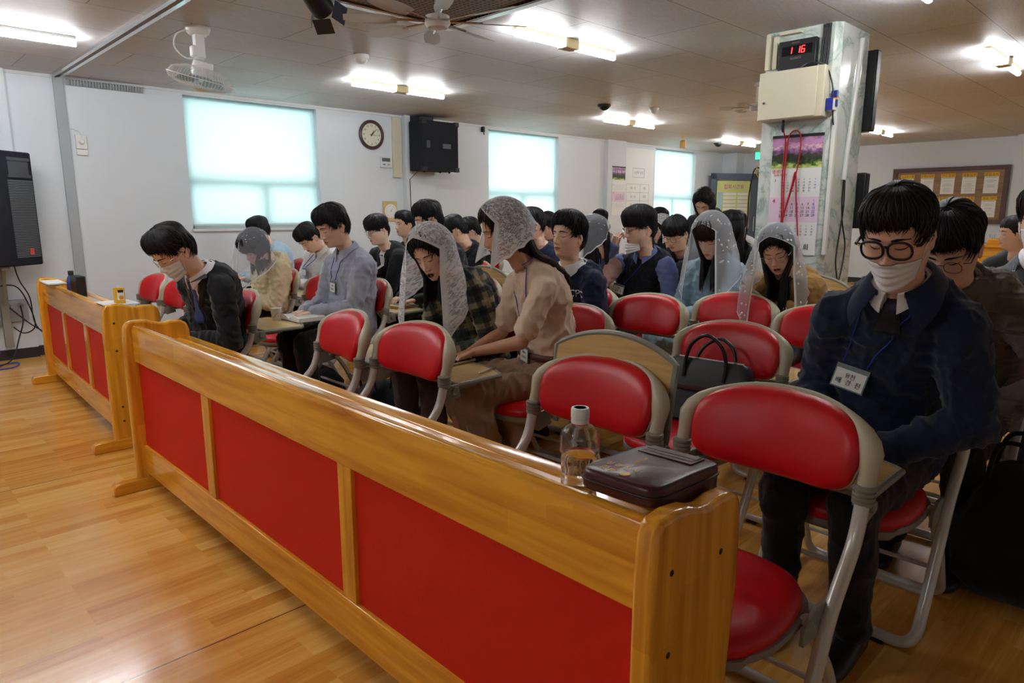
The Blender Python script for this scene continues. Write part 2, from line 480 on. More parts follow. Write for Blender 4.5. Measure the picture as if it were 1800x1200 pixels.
# door frame and glazed door standing open
struct('trim_5', MB().box(BACK_X - 0.03, BACK_X + 0.16, DY0 - 0.06, DY0, 0, DZ + 0.06).box(BACK_X - 0.03, BACK_X + 0.16, DY1, DY1 + 0.06, 0, DZ + 0.06).box(BACK_X - 0.03, BACK_X + 0.16, DY0, DY1, DZ, DZ + 0.06), M['duct'])
M['door_grey'] = mat('door_grey', srgb(96, 106, 122), 0.4)
dr = struct('door_1', MB().box(0, 0.05, 0, 0.16, 0, 2.05).box(0, 0.05, 0.94, 1.05, 0, 2.05).box(0, 0.05, 0, 1.05, 1.93, 2.05).box(0, 0.05, 0, 1.05, 0, 0.25), M['door_grey'], bevel=0.004)
dr.location = (BACK_X - 0.06, DY1 - 0.02, 0.01); dr.rotation_euler = (0, 0, math.radians(60))
o = obj('door_pane', MB().box(0.02, 0.03, 0.16, 0.94, 0.25, 1.93), M['glass'], dr, smooth=False)
o = obj('door_handle', MB().tube([(-0.05, 0.08, 0.9), (-0.05, 0.08, 1.2)], 0.012).tube([(-0.05, 0.08, 0.92), (0.0, 0.08, 0.92)], 0.008).tube([(-0.05, 0.08, 1.18), (0.0, 0.08, 1.18)], 0.008), M['chrome'], dr)

# windows: sash frame, panes, blind lit by daylight from behind
for i, (x0, x1, z0, z1) in enumerate(WINDOWS):
    fy = WALL_Y + 0.11
    zb = z0 + 0.48 if i == 0 else 1.56
    xm = (x0 + x1) / 2 + (0.10 if i == 0 else 0)
    fr = MB()
    for a in ((x0, x0 + 0.05, z0, z1), (x1 - 0.05, x1, z0, z1), (x0, x1, z0, z0 + 0.05), (x0, x1, z1 - 0.05, z1), (x0, x1, zb - 0.035, zb + 0.035), (xm - 0.03, xm + 0.03, z0, zb)):
        fr.box(a[0], a[1], fy, fy + 0.05, a[2], a[3])
    w = struct('window_%d' % (i + 1), fr, M['white'])
    obj('window_pane', MB().box(x0 + 0.05, x1 - 0.05, fy + 0.02, fy + 0.026, z0 + 0.05, z1 - 0.05), M['glass'], w, smooth=False)
    obj('window_sill', MB().box(x0 - 0.01, x1 + 0.01, WALL_Y - 0.03, WALL_Y + 0.10, z0 - 0.03, z0), M['white'], w, smooth=False)
    lab = ['teal roller blind glowing over the nearest window, behind the man in grey shirt', 'teal roller blind at the middle window right of the wall speaker', 'teal roller blind at the far window beside the paper chart'][i]
    b = thing('roller_blind', lab, 'blind', ((x0 + x1) / 2, WALL_Y + 0.05, z1), 0)
    hw = (x1 - x0) / 2 - 0.012
    zl = z0 - z1 + (0.045 if i == 0 else 0.02)
    obj('blind_cloth', MB().box(-hw, hw, -0.0008, 0.0008, zl, -0.005), M['blind'], b, smooth=False)
    obj('bottom_rail', MB().box(-hw, hw, -0.006, 0.006, zl - 0.018, zl), M['white_plastic'], b, smooth=False)
    obj('roller', MB().tube([(-hw, 0.02, -0.02), (hw, 0.02, -0.02)], 0.016), M['white_plastic'], b)

# pillar clad in marble-patterned sheet, with a notch at its front corner
P0, P1 = (4.73, 1.86), (5.22, 2.35)
pl = MB().prism([(4.73, 2.35), (4.73, 1.90), (4.77, 1.86), (5.22, 1.86), (5.22, 2.35)], 0, CEIL)
struct('trim_6', pl, M['marble'])

# ------------------------------------------------------------------ ceiling lamps
M['tube_light'] = mat('tube_light', (1, 1, 1, 1), 0.4, emit=(0.93, 0.97, 1.0, 1), emit_s=TUBE_POWER)
M['lamp_base'] = mat('lamp_base', srgb(206, 190, 140), 0.5)
FIX = [(4.05, 5.71, 1.05, 'beside the ceiling above the first window'), (3.86, 3.40, 1.05, 'right of the big ceiling fan'), (7.68, 5.66, 1.08, 'beyond the dark dome camera'),
       (11.2, 5.95, 1.1, 'near the far door corner'), (11.2, 3.72, 1.0, 'beyond the pillar with the calendar'), (6.75, 1.38, 1.1, 'at the right edge of the ceiling'),
       (0.72, 5.74, 1.25, 'at the left edge of the ceiling'), (0.3, 3.3, 1.2, 'above the open floor'), (3.95, 1.30, 1.05, 'above the man in the navy jacket'), (-1.6, 1.2, 1.2, 'behind the camera, added as fill'), (8.6, 3.6, 1.05, 'over the back rows')]  # the fixture behind the camera is unseen, added for fill light
for i, (x, y, L, where) in enumerate(FIX):
    f = thing('ceiling_light', 'white fluorescent tube light on the ceiling ' + where, 'ceiling light', (x, y, CEIL), 0, 'fluorescent ceiling lights')
    obj('lamp_base', MB().box(-L * 0.5, L * 0.5, -0.02, 0.02, -0.018, 0).box(-0.07, 0.07, -0.045, 0.045, -0.065, 0) if i != 6 else MB().box(-L * 0.5, L * 0.5, -0.03, 0.03, -0.02, 0), M['lamp_base'] if i != 6 else M['white_plastic'], f, bevel=0.004)
    for s in ((-1, 1) if i != 6 else (0,)):
        if s: a, b_ = s * 0.07, s * L * 0.5
        else: a, b_ = -L * 0.5, L * 0.5
        obj('light_tube', MB().tube([(a, 0, -0.045), (b_, 0, -0.045)], 0.019, 12), M['tube_light'], f)

# ------------------------------------------------------------------ pews in front of the rows
def pew(label, loc, L, nst, rz=0):
    p = thing('pew_front', label, 'pew front', loc, rz)
    H = 0.785
    prof = [(-0.035, 0.0), (-0.035, 0.70), (-0.028, 0.775), (-0.012, 0.798), (0.03, 0.802), (0.075, 0.797), (0.105, 0.786), (0.135, 0.780), (0.170, 0.785), (0.215, 0.784), (0.242, 0.768), (0.252, 0.735), (0.254, 0.60), (0.235, 0.40), (0.205, 0.0)]
    for y in (0.0, L - 0.042):
        e = obj('end_post', MB().prism(prof, y, y + 0.042, fn=lambda u, v, w: (u, w, v)), M['wood_z'], p, bevel=0.010, seg=3)
        obj('foot', MB().prism([(-0.14, 0), (0.30, 0), (0.30, 0.035), (0.26, 0.06), (-0.09, 0.06), (-0.13, 0.055), (-0.14, 0.04)], y - 0.004, y + 0.050, fn=lambda u, v, w: (u, w, v)), M['wood_x'], e, bevel=0.006)
        sc = MB()
        for (u, v) in ((0.02, 0.70), (0.02, 0.55), (0.18, 0.68), (0.02, 0.16), (0.02, 0.24)):
            for yy, d in ((y - 0.0005, -1), (y + 0.0425, 1)):
                sc.lathe([(0.006, 0), (0.006, 0.0012)], 10, (u, yy, v), mat=Matrix.Rotation(d * PI / 2, 4, 'X') if d < 0 else Matrix.Rotation(-PI / 2, 4, 'X'))
        obj('screw_cap', sc, M['rubber'], e)
    y0, y1 = 0.042, L - 0.042
    rp = [(0.0, 0.615), (0.0, 0.762), (0.004, 0.775), (0.014, 0.782), (0.03, 0.780), (0.036, 0.770), (0.036, 0.615)]
    obj('top_rail', MB().prism(rp, y0, y1, fn=lambda u, v, w: (u, w, v)), M['wood_y'], p, bevel=0.003)
    obj('book_shelf', MB().box(0.036, 0.250, y0, y1, 0.680, 0.700), M['wood_y'], p, bevel=0.003)
    obj('shelf_lip', MB().prism([(0.195, 0.700), (0.200, 0.704), (0.250, 0.704), (0.253, 0.700), (0.253, 0.690), (0.250, 0.680), (0.250, 0.699)], y0, y1, fn=lambda u, v, w: (u, w, v)), M['wood_y'], p, bevel=0.003)
    obj('bottom_rail', MB().box(0.002, 0.034, y0, y1, 0.085, 0.215), M['wood_y'], p, bevel=0.003)
    n = len(nst)
    edges = [y0] + [v for s in nst for v in (s - 0.034, s + 0.034)] + [y1]
    for s in nst:
        obj('stile', MB().box(0.004, 0.034, s - 0.034, s + 0.034, 0.215, 0.615), M['wood_z'], p, bevel=0.002)
    for k in range(0, len(edges), 2):
        obj('red_panel', MB().box(0.016, 0.026, edges[k] + 0.0005, edges[k + 1] - 0.0005, 0.2155, 0.6145), M['panel_red'], p, smooth=False)
    return p
PEW_X = 0.885
pew('long varnished pew front with red panels in the foreground', (PEW_X, 0.555, 0), 2.86, [1.01, 2.0])
pew('shorter varnished pew front with red panels beside the left speaker', (0.965, 4.06, 0), 2.1, [0.70, 1.40], rz=math.radians(-2))

# ------------------------------------------------------------------ folding chairs with a rear writing desk
def se(a, p):
    c, s = math.cos(a), math.sin(a)
    return (math.copysign(abs(c) ** p, c), math.copysign(abs(s) ** p, s))
def back_x(y, z):          # surface of the back cushion: leaning back and wrapped forward at its ends
    return (z - 0.60) * 0.30 - 0.055 * (y / 0.23) ** 2
def cushion_outline(n, a, b, zc, arch=0.035, p=0.47):
    out = []
    for k in range(n):
        c, s = se(2 * PI * k / n, p)
        y = c * a * (1 - 0.05 * max(0, -s)) ; z = zc + s * b - arch * c * c * (1 if s > 0 else 0.15)
        out.append((y, z))
    return out
def make_chair(desk_up):
    t = thing('folding_chair', 'chair', 'chair')
    n = 56
    # back cushion
    rings = []
    for sc_, off in ((0.04, 0.014), (0.5, 0.015), (1.0, 0.016), (1.0, 0.006), (0.985, -0.006), (0.95, -0.016), (0.86, -0.026), (0.65, -0.033), (0.35, -0.037), (0.08, -0.038)):
        ol = cushion_outline(n, 0.222 * sc_, 0.106 * sc_, 0.720, 0.03 * sc_)
        rings.append([(back_x(y, z) + off, y, z) for y, z in ol])
    obj('backrest', MB().loft(rings), M['vinyl'], t, angle=60)
    # shell behind and around the cushion
    sh = MB(); rings = []
    for sc_, off in ((0.04, 0.036), (0.5, 0.036), (0.9, 0.034), (1.02, 0.028), (1.04, 0.020), (1.035, 0.010), (1.01, 0.006), (0.9, 0.006), (0.5, 0.008), (0.04, 0.010)):
        ol = cushion_outline(n, 0.218 * sc_, 0.104 * sc_, 0.720, 0.03)
        rings.append([(back_x(y, z) + off, y, z) for y, z in ol])
    sh.loft(rings)
    # horns: arch that swells at the corners and runs into the sleeves
    pts = []; rad = []
    for k in range(33):
        u = -1 + 2 * k / 32; au = abs(u)
        if au > 0.60:
            q = (au - 0.60) / 0.40
            y = math.copysign(0.232 + 0.012 * math.sin(q * PI * 0.5), u); z = 0.775 - 0.135 * q
            y = math.copysign(0.205 + 0.038 * math.sin(min(1, q * 2.4) * PI / 2), u)
            r = 0.020 + 0.007 * math.sin(min(1, q * 1.6) * PI)
        else:
            y = 0.205 * u / 0.60; z = 0.775 + 0.050 * (1 - (au / 0.60) ** 2.6)
            r = 0.008 + 0.011 * (au / 0.6) ** 4
        pts.append((back_x(y * 0.95, z) + 0.018, y, z)); rad.append(r)
    sh.tube(pts, rad, 14)
    obj('backrest_shell', sh, M['shell'], t, angle=60)
    YT = 0.243
    sx = back_x(YT * .95, 0.62) + 0.018
    for s in (-1, 1):
        rg = MB(); prof = []
        for k in range(4):
            z = 0.654 - k * 0.011
            prof += [(0.0255, z), (0.0255, z - 0.006), (0.0215, z - 0.0075), (0.0215, z - 0.010)]
        rg.lathe([(0.018, 0.658)] + prof + [(0.017, 0.606)], 18, (sx + 0.004 , s * YT, 0))
        obj('ribbed_sleeve', rg, M['ring'], t)
    # main bent frame: sleeves - slanted arms - front legs - floor bar
    def bend(P, R=0.05, k=5):
        P = [Vector(p) for p in P]; out = [P[0]]
        for i in range(1, len(P) - 1):
            a = (P[i - 1] - P[i]); b = (P[i + 1] - P[i]); ra = min(R, a.length * .45, b.length * .45)
            pa = P[i] + a.normalized() * ra; pb = P[i] + b.normalized() * ra
            for j in range(k + 1):
                u = j / k; out.append(pa * (1 - u) ** 2 + P[i] * 2 * u * (1 - u) + pb * u * u)
        return out + [P[-1]]
    side = lambda s: [(sx + 0.004, s * YT, 0.635), (sx - 0.022, s * YT, 0.53), (sx - 0.16, s * (YT + .004), 0.40), (sx - 0.235, s * (YT + .004), 0.23), (sx - 0.36, s * (YT + .004), 0.0205)]
    path = bend(side(1) + side(-1)[::-1], 0.06)
    obj('front_frame', MB().tube(path, 0.0170, 14), M['tube'], t)
    r2 = lambda s: [(-0.30, s * 0.222, 0.40), (-0.06, s * 0.222, 0.16), (0.10, s * 0.222, 0.017)]
    r2 = lambda s: [(sx - 0.22, s * 0.222, 0.405), (sx - 0.06, s * 0.222, 0.20), (sx + 0.03, s * 0.222, 0.0195)]
    obj('rear_frame', MB().tube(bend(r2(1) + r2(-1)[::-1], 0.05), 0.0145, 12), M['tube'], t)
    obj('crossbar', MB().tube([(sx - 0.28, -YT, 0.16), (sx - 0.28, YT, 0.16)], 0.009, 8), M['tube'], t)
    obj('crossbar', MB().tube([(sx - 0.025, -.222, 0.13), (sx - 0.025, .222, 0.13)], 0.008, 8), M['tube'], t)
    for x in (sx - 0.36, sx + 0.03):
        for s in (-1, 1):
            obj('rubber_foot', MB().box(x - 0.018, x + 0.018, s * 0.15 - 0.02, s * 0.15 + 0.02, 0.0, 0.012), M['rubber'], t, bevel=0.003)
    for s in (-1, 1):
        hp = MB().prism([(sx - 0.26, 0.36), (sx - 0.16, 0.36), (sx - 0.12, 0.42), (sx - 0.20, 0.43), (sx - 0.26, 0.40)], s * 0.225, s * 0.236, fn=lambda u, v, w: (u, w, v))
        obj('hinge_plate', hp, M['edge'], t, bevel=0.002)
    # seat
    rings = []; cx = -0.315
    for sc_, z in ((0.90, 0.392), (0.97, 0.398), (1.0, 0.410), (1.0, 0.424), (0.97, 0.436), (0.9, 0.445), (0.7, 0.449), (0.4, 0.447), (0.05, 0.445)):
        ring = []
        for k in range(n):
            c, s = se(2 * PI * k / n, 0.68)
            wx = 0.205 * (1.06 if c < 0 else 1.0); wy = 0.213 * (1 - 0.08 * max(0, c)) 
            ring.append((cx + c * wx * sc_, s * wy * sc_, z - 0.012 * (c if c < 0 else 0) * -1 * sc_))
        rings.append(ring)
    obj('seat', MB().loft(rings), M['vinyl'], t, angle=60)
    rings = []
    for sc_, z in ((0.80, 0.366), (0.95, 0.370), (1.015, 0.385), (1.02, 0.402), (0.98, 0.404)):
        rings.append([(cx + se(2 * PI * k / n, .68)[0] * 0.21 * sc_, se(2 * PI * k / n, .68)[1] * 0.213 * sc_, z - (0.012 if se(2 * PI * k / n, .68)[0] < -0.7 else 0)) for k in range(n)])
    obj('seat_pan', MB().loft(rings), M['pan'], t, angle=60)
    # rear desk
    for s in (-1, 1):
        bk = MB().prism([(sx - 0.01, 0.612), (sx + 0.075, 0.612), (sx + 0.085, 0.56), (sx + 0.02, 0.545), (sx - 0.012, 0.57)], s * 0.232, s * 0.246, fn=lambda u, v, w: (u, w, v))
        b = obj('desk_bracket', bk, M['edge'], t, bevel=0.003)
        pv = MB().lathe([(0.016, -0.006), (0.016, 0.006)], 16, (sx + 0.055, s * 0.25, 0.59), mat=Matrix.Rotation(PI / 2, 4, 'X'))
        obj('desk_pivot', pv, M['ring'], b, bevel=0.002)
    dk = bpy.data.objects.new('desk', None)
    DW, DD = 0.235, 0.30
    outl = [(0.0, -DW), (DD - 0.065, -DW)] + [(DD - 0.065 + 0.065 * (1 - (y / DW) ** 2) ** 0.9 if abs(y) < DW else DD - .065, y) for y in np.linspace(-DW, DW, 25)[1:-1]] + [(DD - 0.065, DW), (0.0, DW)]
    DM = Matrix.Translation((sx + 0.075, 0, 0.605)) @ (Matrix.Rotation(math.radians(-80), 4, 'Y') if desk_up else Matrix.Identity(4))
    fnm = lambda u, v, w: tuple(DM @ Vector((u, v, w)))
    d = obj('desk', MB().prism(outl, -0.008, 0.0075, fn=fnm), M['desk_wood'], t, smooth=False)
    ed = MB(); pts = [Vector((u, v, 0)) for u, v in outl]
    pts = [DM @ p for p in pts]; pts.append(pts[0])
    ed.tube(pts, 0.0105, 8)
    obj('edge_trim', ed, M['edge'], d)
    for s in (-1, 1):
        ar = MB().prism([(-0.03, -0.022), (0.10, -0.022), (0.13, -0.010), (-0.03, -0.010)], s * 0.205, s * 0.225, fn=lambda u, v, w: fnm(u, w, v))
        obj('desk_arm', ar, M['edge'], d, bevel=0.002)
    return t
chair_down = make_chair(False)
chair_up = make_chair(True)
index_kids()
_used = {}
def place_chair(x, y, deg, up, label, group='red folding chairs with rear desks', ring=False):
    key = bool(up)
    src = chair_up if up else chair_down
    if key not in _used:
        c = src; _used[key] = 1
    else:
        c = copy_tree(src)
    c.location = (x, y, 0); c.rotation_euler = (0, 0, math.radians(deg))
    c['label'] = label; c['category'] = 'chair'; c['group'] = group
    return c
CH = [
 (1.64, 4.02, 0, 0, 'red folding chair under the man in the black suit, desk holding cup and book'),
 (1.62, 2.80, -8, 0, 'empty red folding chair left of the chair with desk under the phone, behind the pew'),
 (1.64, 2.28, 0, 0, 'empty red folding chair with a tablet on its rear desk'),
 (1.64, 1.31, 0, 1, 'empty red folding chair behind the water bottle, wooden desk folded upright'),
 (1.66, 0.745, 0, 0, 'empty red folding chair nearest the camera, beside the pew end with the brown case'),
 (1.65, 5.62, 0, 0, 'empty red folding chair nearest the left wall in the front row'),
 (1.66, 5.10, 0, 0, 'red folding chair half hidden behind the man in the black suit, front row'),
 (2.50, 0.72, 0, 0, 'red folding chair under the man in the navy jacket'),
 (2.60, 1.37, 0, 0, 'red folding chair with the black leather briefcase on its seat'),
 (2.55, 2.20, 0, 0, 'red folding chair under the woman in the tan top and skirt'),
 (2.55, 2.74, 0, 0, 'red folding chair under the woman in the plaid jacket'),
 (2.58, 4.08, 0, 0, 'red folding chair under the man in the grey shirt, yellow book on its desk'),
 (2.55, 4.66, 0, 0, 'empty red folding chair left of the man in the grey shirt'),
 (2.55, 5.32, 0, 0, 'red folding chair under the woman in the cream cardigan'),
 (3.20, 2.20, 0, 0, 'empty red folding chair in front of the man in the knitted vest'),
 (3.60, 1.88, 0, 0, 'empty red folding chair in front of the two women in white veils'),
 (3.42, 1.30, 0, 0, 'empty red folding chair partly hidden by the navy jacket sleeve'),
 (3.28, 2.72, 0, 0, 'red folding chair under the man in the navy sweater with white collar'),
 (3.20, 3.66, 0, 1, 'red folding chair behind the plaid jacket, wooden desk folded upright'),
 (3.20, 5.30, 0, 1, 'red folding chair behind the grey shirt, wooden desk folded upright'),
 (3.30, 6.50, 0, 0, 'red folding chair under the person in the light blue shirt by the wall'),
 (3.35, 5.85, 0, 0, 'red folding chair under the bowed man in the white shirt'),
 (3.34, 0.70, 0, 0, 'red folding chair under the man in the quilted brown jacket'),
 (3.30, 0.12, 0, 0, 'empty red folding chair at the right edge, third row'),
 (4.32, 2.95, 0, 0, 'red folding chair under the man in the knitted vest'),
 (4.36, 2.38, 0, 1, 'red folding chair under the veiled woman in light blue, desk upright'),
 (4.22, 1.76, 0, 1, 'red folding chair under the veiled woman in the mustard cardigan, desk upright'),
 (4.30, 0.52, 0, 0, 'red folding chair under the masked man in the grey suit'),
 (4.20, 3.45, 0, 0, 'red folding chair behind the pink jacket'),
 (4.85, 3.95, 0, 0, 'red folding chair two rows behind the man with the sweater'),
 (4.32, 4.98, 0, 0, 'red folding chair under the young man in black with a blue lanyard'),
 (3.95, 5.60, 0, 0, 'red folding chair under the stout man in the black suit'),
 (5.05, 5.60, 0, 0, 'red folding chair under the curly-haired man in black'),
 (5.15, 3.20, 0, 0, 'red folding chair under the man resting his cheek on his hand'),
]
for a in CH: place_chair(*a)
# ------------------------------------------------------------------ people
def skin_mat(name, base, red):
    m = mat(name, base, 0.48, spec=0.35, sub=0.12, bump=0.05, bump_scale=900); nt, b = nodes(m)
    at = nt.nodes.new('ShaderNodeAttribute'); at.attribute_name = 'tint'
    mx = nt.nodes.new('ShaderNodeMix'); mx.data_type = 'RGBA'
    mx.inputs[6].default_value = base; mx.inputs[7].default_value = red
    nt.links.new(at.outputs['Fac'], mx.inputs[0]); nt.links.new(mx.outputs[2], b.inputs['Base Color'])
    return m
M['skin'] = skin_mat('skin', srgb(230, 188, 162), srgb(176, 86, 80))
M['skin_pale'] = skin_mat('skin_pale', srgb(234, 200, 180), srgb(190, 92, 94))
M['skin_tan'] = skin_mat('skin_tan', srgb(198, 148, 118), srgb(158, 80, 72))
M['mouth_dark'] = mat('mouth_dark', srgb(52, 14, 14), 0.6)
M['eye_white'] = mat('eye_white', srgb(220, 214, 208), 0.3)
M['iris'] = mat('iris', srgb(24, 14, 10), 0.2)

def hair_mat(name, c, c2):
    m = mat(name, c, 0.50, spec=0.28); nt, b = nodes(m)
    uv = nt.nodes.new('ShaderNodeUVMap'); uv.uv_map = 'uv'
    mp = nt.nodes.new('ShaderNodeMapping'); mp.inputs['Scale'].default_value = (150, 3, 1)
    nt.links.new(uv.outputs[0], mp.inputs[0])
    nz = nt.nodes.new('ShaderNodeTexNoise'); nz.inputs['Scale'].default_value = 1; nz.inputs['Detail'].default_value = 4
    nt.links.new(mp.outputs[0], nz.inputs[0])
    mx = nt.nodes.new('ShaderNodeMix'); mx.data_type = 'RGBA'; mx.inputs[6].default_value = c; mx.inputs[7].default_value = c2
    nt.links.new(nz.outputs[0], mx.inputs[0]); nt.links.new(mx.outputs[2], b.inputs['Base Color'])
    bp = nt.nodes.new('ShaderNodeBump'); bp.inputs['Strength'].default_value = 0.6; bp.inputs['Distance'].default_value = 0.002
    nt.links.new(nz.outputs[0], bp.inputs['Height']); nt.links.new(bp.outputs[0], b.inputs['Normal'])
    return m
M['hair'] = hair_mat('hair_black', srgb(18, 16, 18), srgb(40, 38, 42))
M['hair_brown'] = hair_mat('hair_dark_brown', srgb(28, 20, 18), srgb(58, 44, 38))

def cloth(name, c, rough=0.85, weave=900, amt=0.05, sheen=0.2):
    return mat(name, c, rough, spec=0.2, sheen=sheen, noise_amt=amt, noise_scale=40, bump=0.25, bump_scale=weave)
M['suit_black'] = cloth('suit_black', srgb(26, 27, 32))
M['navy_jacket'] = cloth('navy_jacket', srgb(24, 34, 58), amt=0.08)
M['navy_sweater'] = cloth('navy_sweater', srgb(26, 32, 62))
M['vest_knit'] = cloth('vest_knit', srgb(26, 30, 42), weave=500)
M['grey_suit'] = cloth('grey_suit', srgb(92, 94, 100))
M['shirt_white'] = cloth('shirt_white', srgb(232, 232, 236), sheen=0)
M['shirt_grey'] = cloth('shirt_grey', srgb(160, 164, 178), amt=0.04)
M['shirt_blue'] = cloth('shirt_light_blue', srgb(168, 196, 218))
M['denim_light'] = cloth('denim_light', srgb(158, 186, 206), amt=0.12, weave=500)
M['stripe_blue'] = cloth('stripe_blue', srgb(110, 124, 178), amt=0.08)
M['cream_knit'] = cloth('cream_knit', srgb(220, 206, 168), weave=350)
M['tan_knit'] = cloth('tan_knit', srgb(226, 200, 176), weave=420)
M['skirt_brown'] = cloth('skirt_brown', srgb(150, 120, 94), amt=0.04)
M['mustard'] = cloth('mustard_knit', srgb(160, 122, 66), weave=250)
M['pink'] = cloth('pink_wool', srgb(216, 176, 172))
M['trouser_black'] = cloth('trouser_black', srgb(20, 20, 24))
M['dark_grey'] = cloth('dark_grey', srgb(58, 62, 66))
M['dark_brown_pants'] = cloth('pants_brown', srgb(74, 66, 62))
M['jeans'] = cloth('jeans', srgb(44, 56, 80))
M['tie_blue'] = mat('tie_blue', srgb(66, 92, 158), 0.5, noise_amt=0.3, noise_scale=300)
M['tie_dark'] = mat('tie_dark', srgb(28, 30, 44), 0.5, noise_amt=0.5, noise_scale=200)
M['mask'] = cloth('mask_white', srgb(228, 230, 234), weave=300, sheen=0)
M['mask_pink'] = cloth('mask_pink', srgb(222, 182, 180), weave=300, sheen=0)
M['lens'] = mat('lens_glass', (1, 1, 1), 0.03, trans=1.0, ior=1.02)
M['shoe'] = mat('shoe_black', srgb(20, 19, 20), 0.4)

def quilt_mat():
    m = cloth('quilted_brown', srgb(104, 96, 84)); nt, b = nodes(m)
    tc = nt.nodes.new('ShaderNodeTexCoord')
    w = nt.nodes.new('ShaderNodeTexWave'); w.bands_direction = 'Z'; w.inputs['Scale'].default_value = 5.0; w.inputs['Distortion'].default_value = 0.3
    nt.links.new(tc.outputs['Object'], w.inputs[0])
    r = ramp(nt, [(0.0, (0, 0, 0, 1)), (0.16, (1, 1, 1, 1))]); nt.links.new(w.outputs['Fac'], r.inputs[0])
    bp = nt.nodes.new('ShaderNodeBump'); bp.inputs['Strength'].default_value = 0.6; bp.inputs['Distance'].default_value = 0.012
    nt.links.new(r.outputs[0], bp.inputs['Height']); nt.links.new(bp.outputs[0], b.inputs['Normal'])
    return m
M['quilt'] = quilt_mat()
def plaid_mat():
    m = cloth('plaid_green', srgb(52, 58, 48)); nt, b = nodes(m)
    tc = nt.nodes.new('ShaderNodeTexCoord')
    mp = nt.nodes.new('ShaderNodeMapping'); mp.inputs['Rotation'].default_value = (0.2, 0.25, 0.6)
    nt.links.new(tc.outputs['Object'], mp.inputs[0])
    col = None
    prev = None
    for d, sc_, ph, c in (('X', 2.9, 0.0, srgb(150, 136, 104)), ('Z', 2.9, 1.0, srgb(150, 136, 104)), ('X', 2.9, 2.4, srgb(24, 28, 36)), ('Z', 2.9, 3.6, srgb(24, 28, 36))):
        w = nt.nodes.new('ShaderNodeTexWave'); w.bands_direction = d; w.inputs['Scale'].default_value = sc_; w.inputs['Phase Offset'].default_value = ph
        nt.links.new(mp.outputs[0], w.inputs[0])
        r = ramp(nt, [(0.80, (0, 0, 0, 1)), (0.9, (0.75, 0.75, 0.75, 1))]); nt.links.new(w.outputs['Fac'], r.inputs[0])
        mx = nt.nodes.new('ShaderNodeMix'); mx.data_type = 'RGBA'
        mx.inputs[6].default_value = srgb(58, 66, 52); mx.inputs[7].default_value = c
        if prev is not None: nt.links.new(prev, mx.inputs[6])
        nt.links.new(r.outputs[0], mx.inputs[0]); prev = mx.outputs[2]
    nt.links.new(prev, b.inputs['Base Color'])
    return m
M['plaid'] = plaid_mat()
def dots_mat():
    m = cloth('dotted_black', srgb(20, 20, 24)); nt, b = nodes(m)
    tc = nt.nodes.new('ShaderNodeTexCoord'); v = nt.nodes.new('ShaderNodeTexVoronoi'); v.inputs['Scale'].default_value = 55; v.inputs['Randomness'].default_value = 0.25
    nt.links.new(tc.outputs['Object'], v.inputs[0])
    r = ramp(nt, [(0.16, srgb(220, 220, 220)), (0.2, srgb(20, 20, 24))]); nt.links.new(v.outputs[0], r.inputs[0]); nt.links.new(r.outputs[0], b.inputs['Base Color'])
    return m
M['dots'] = dots_mat()

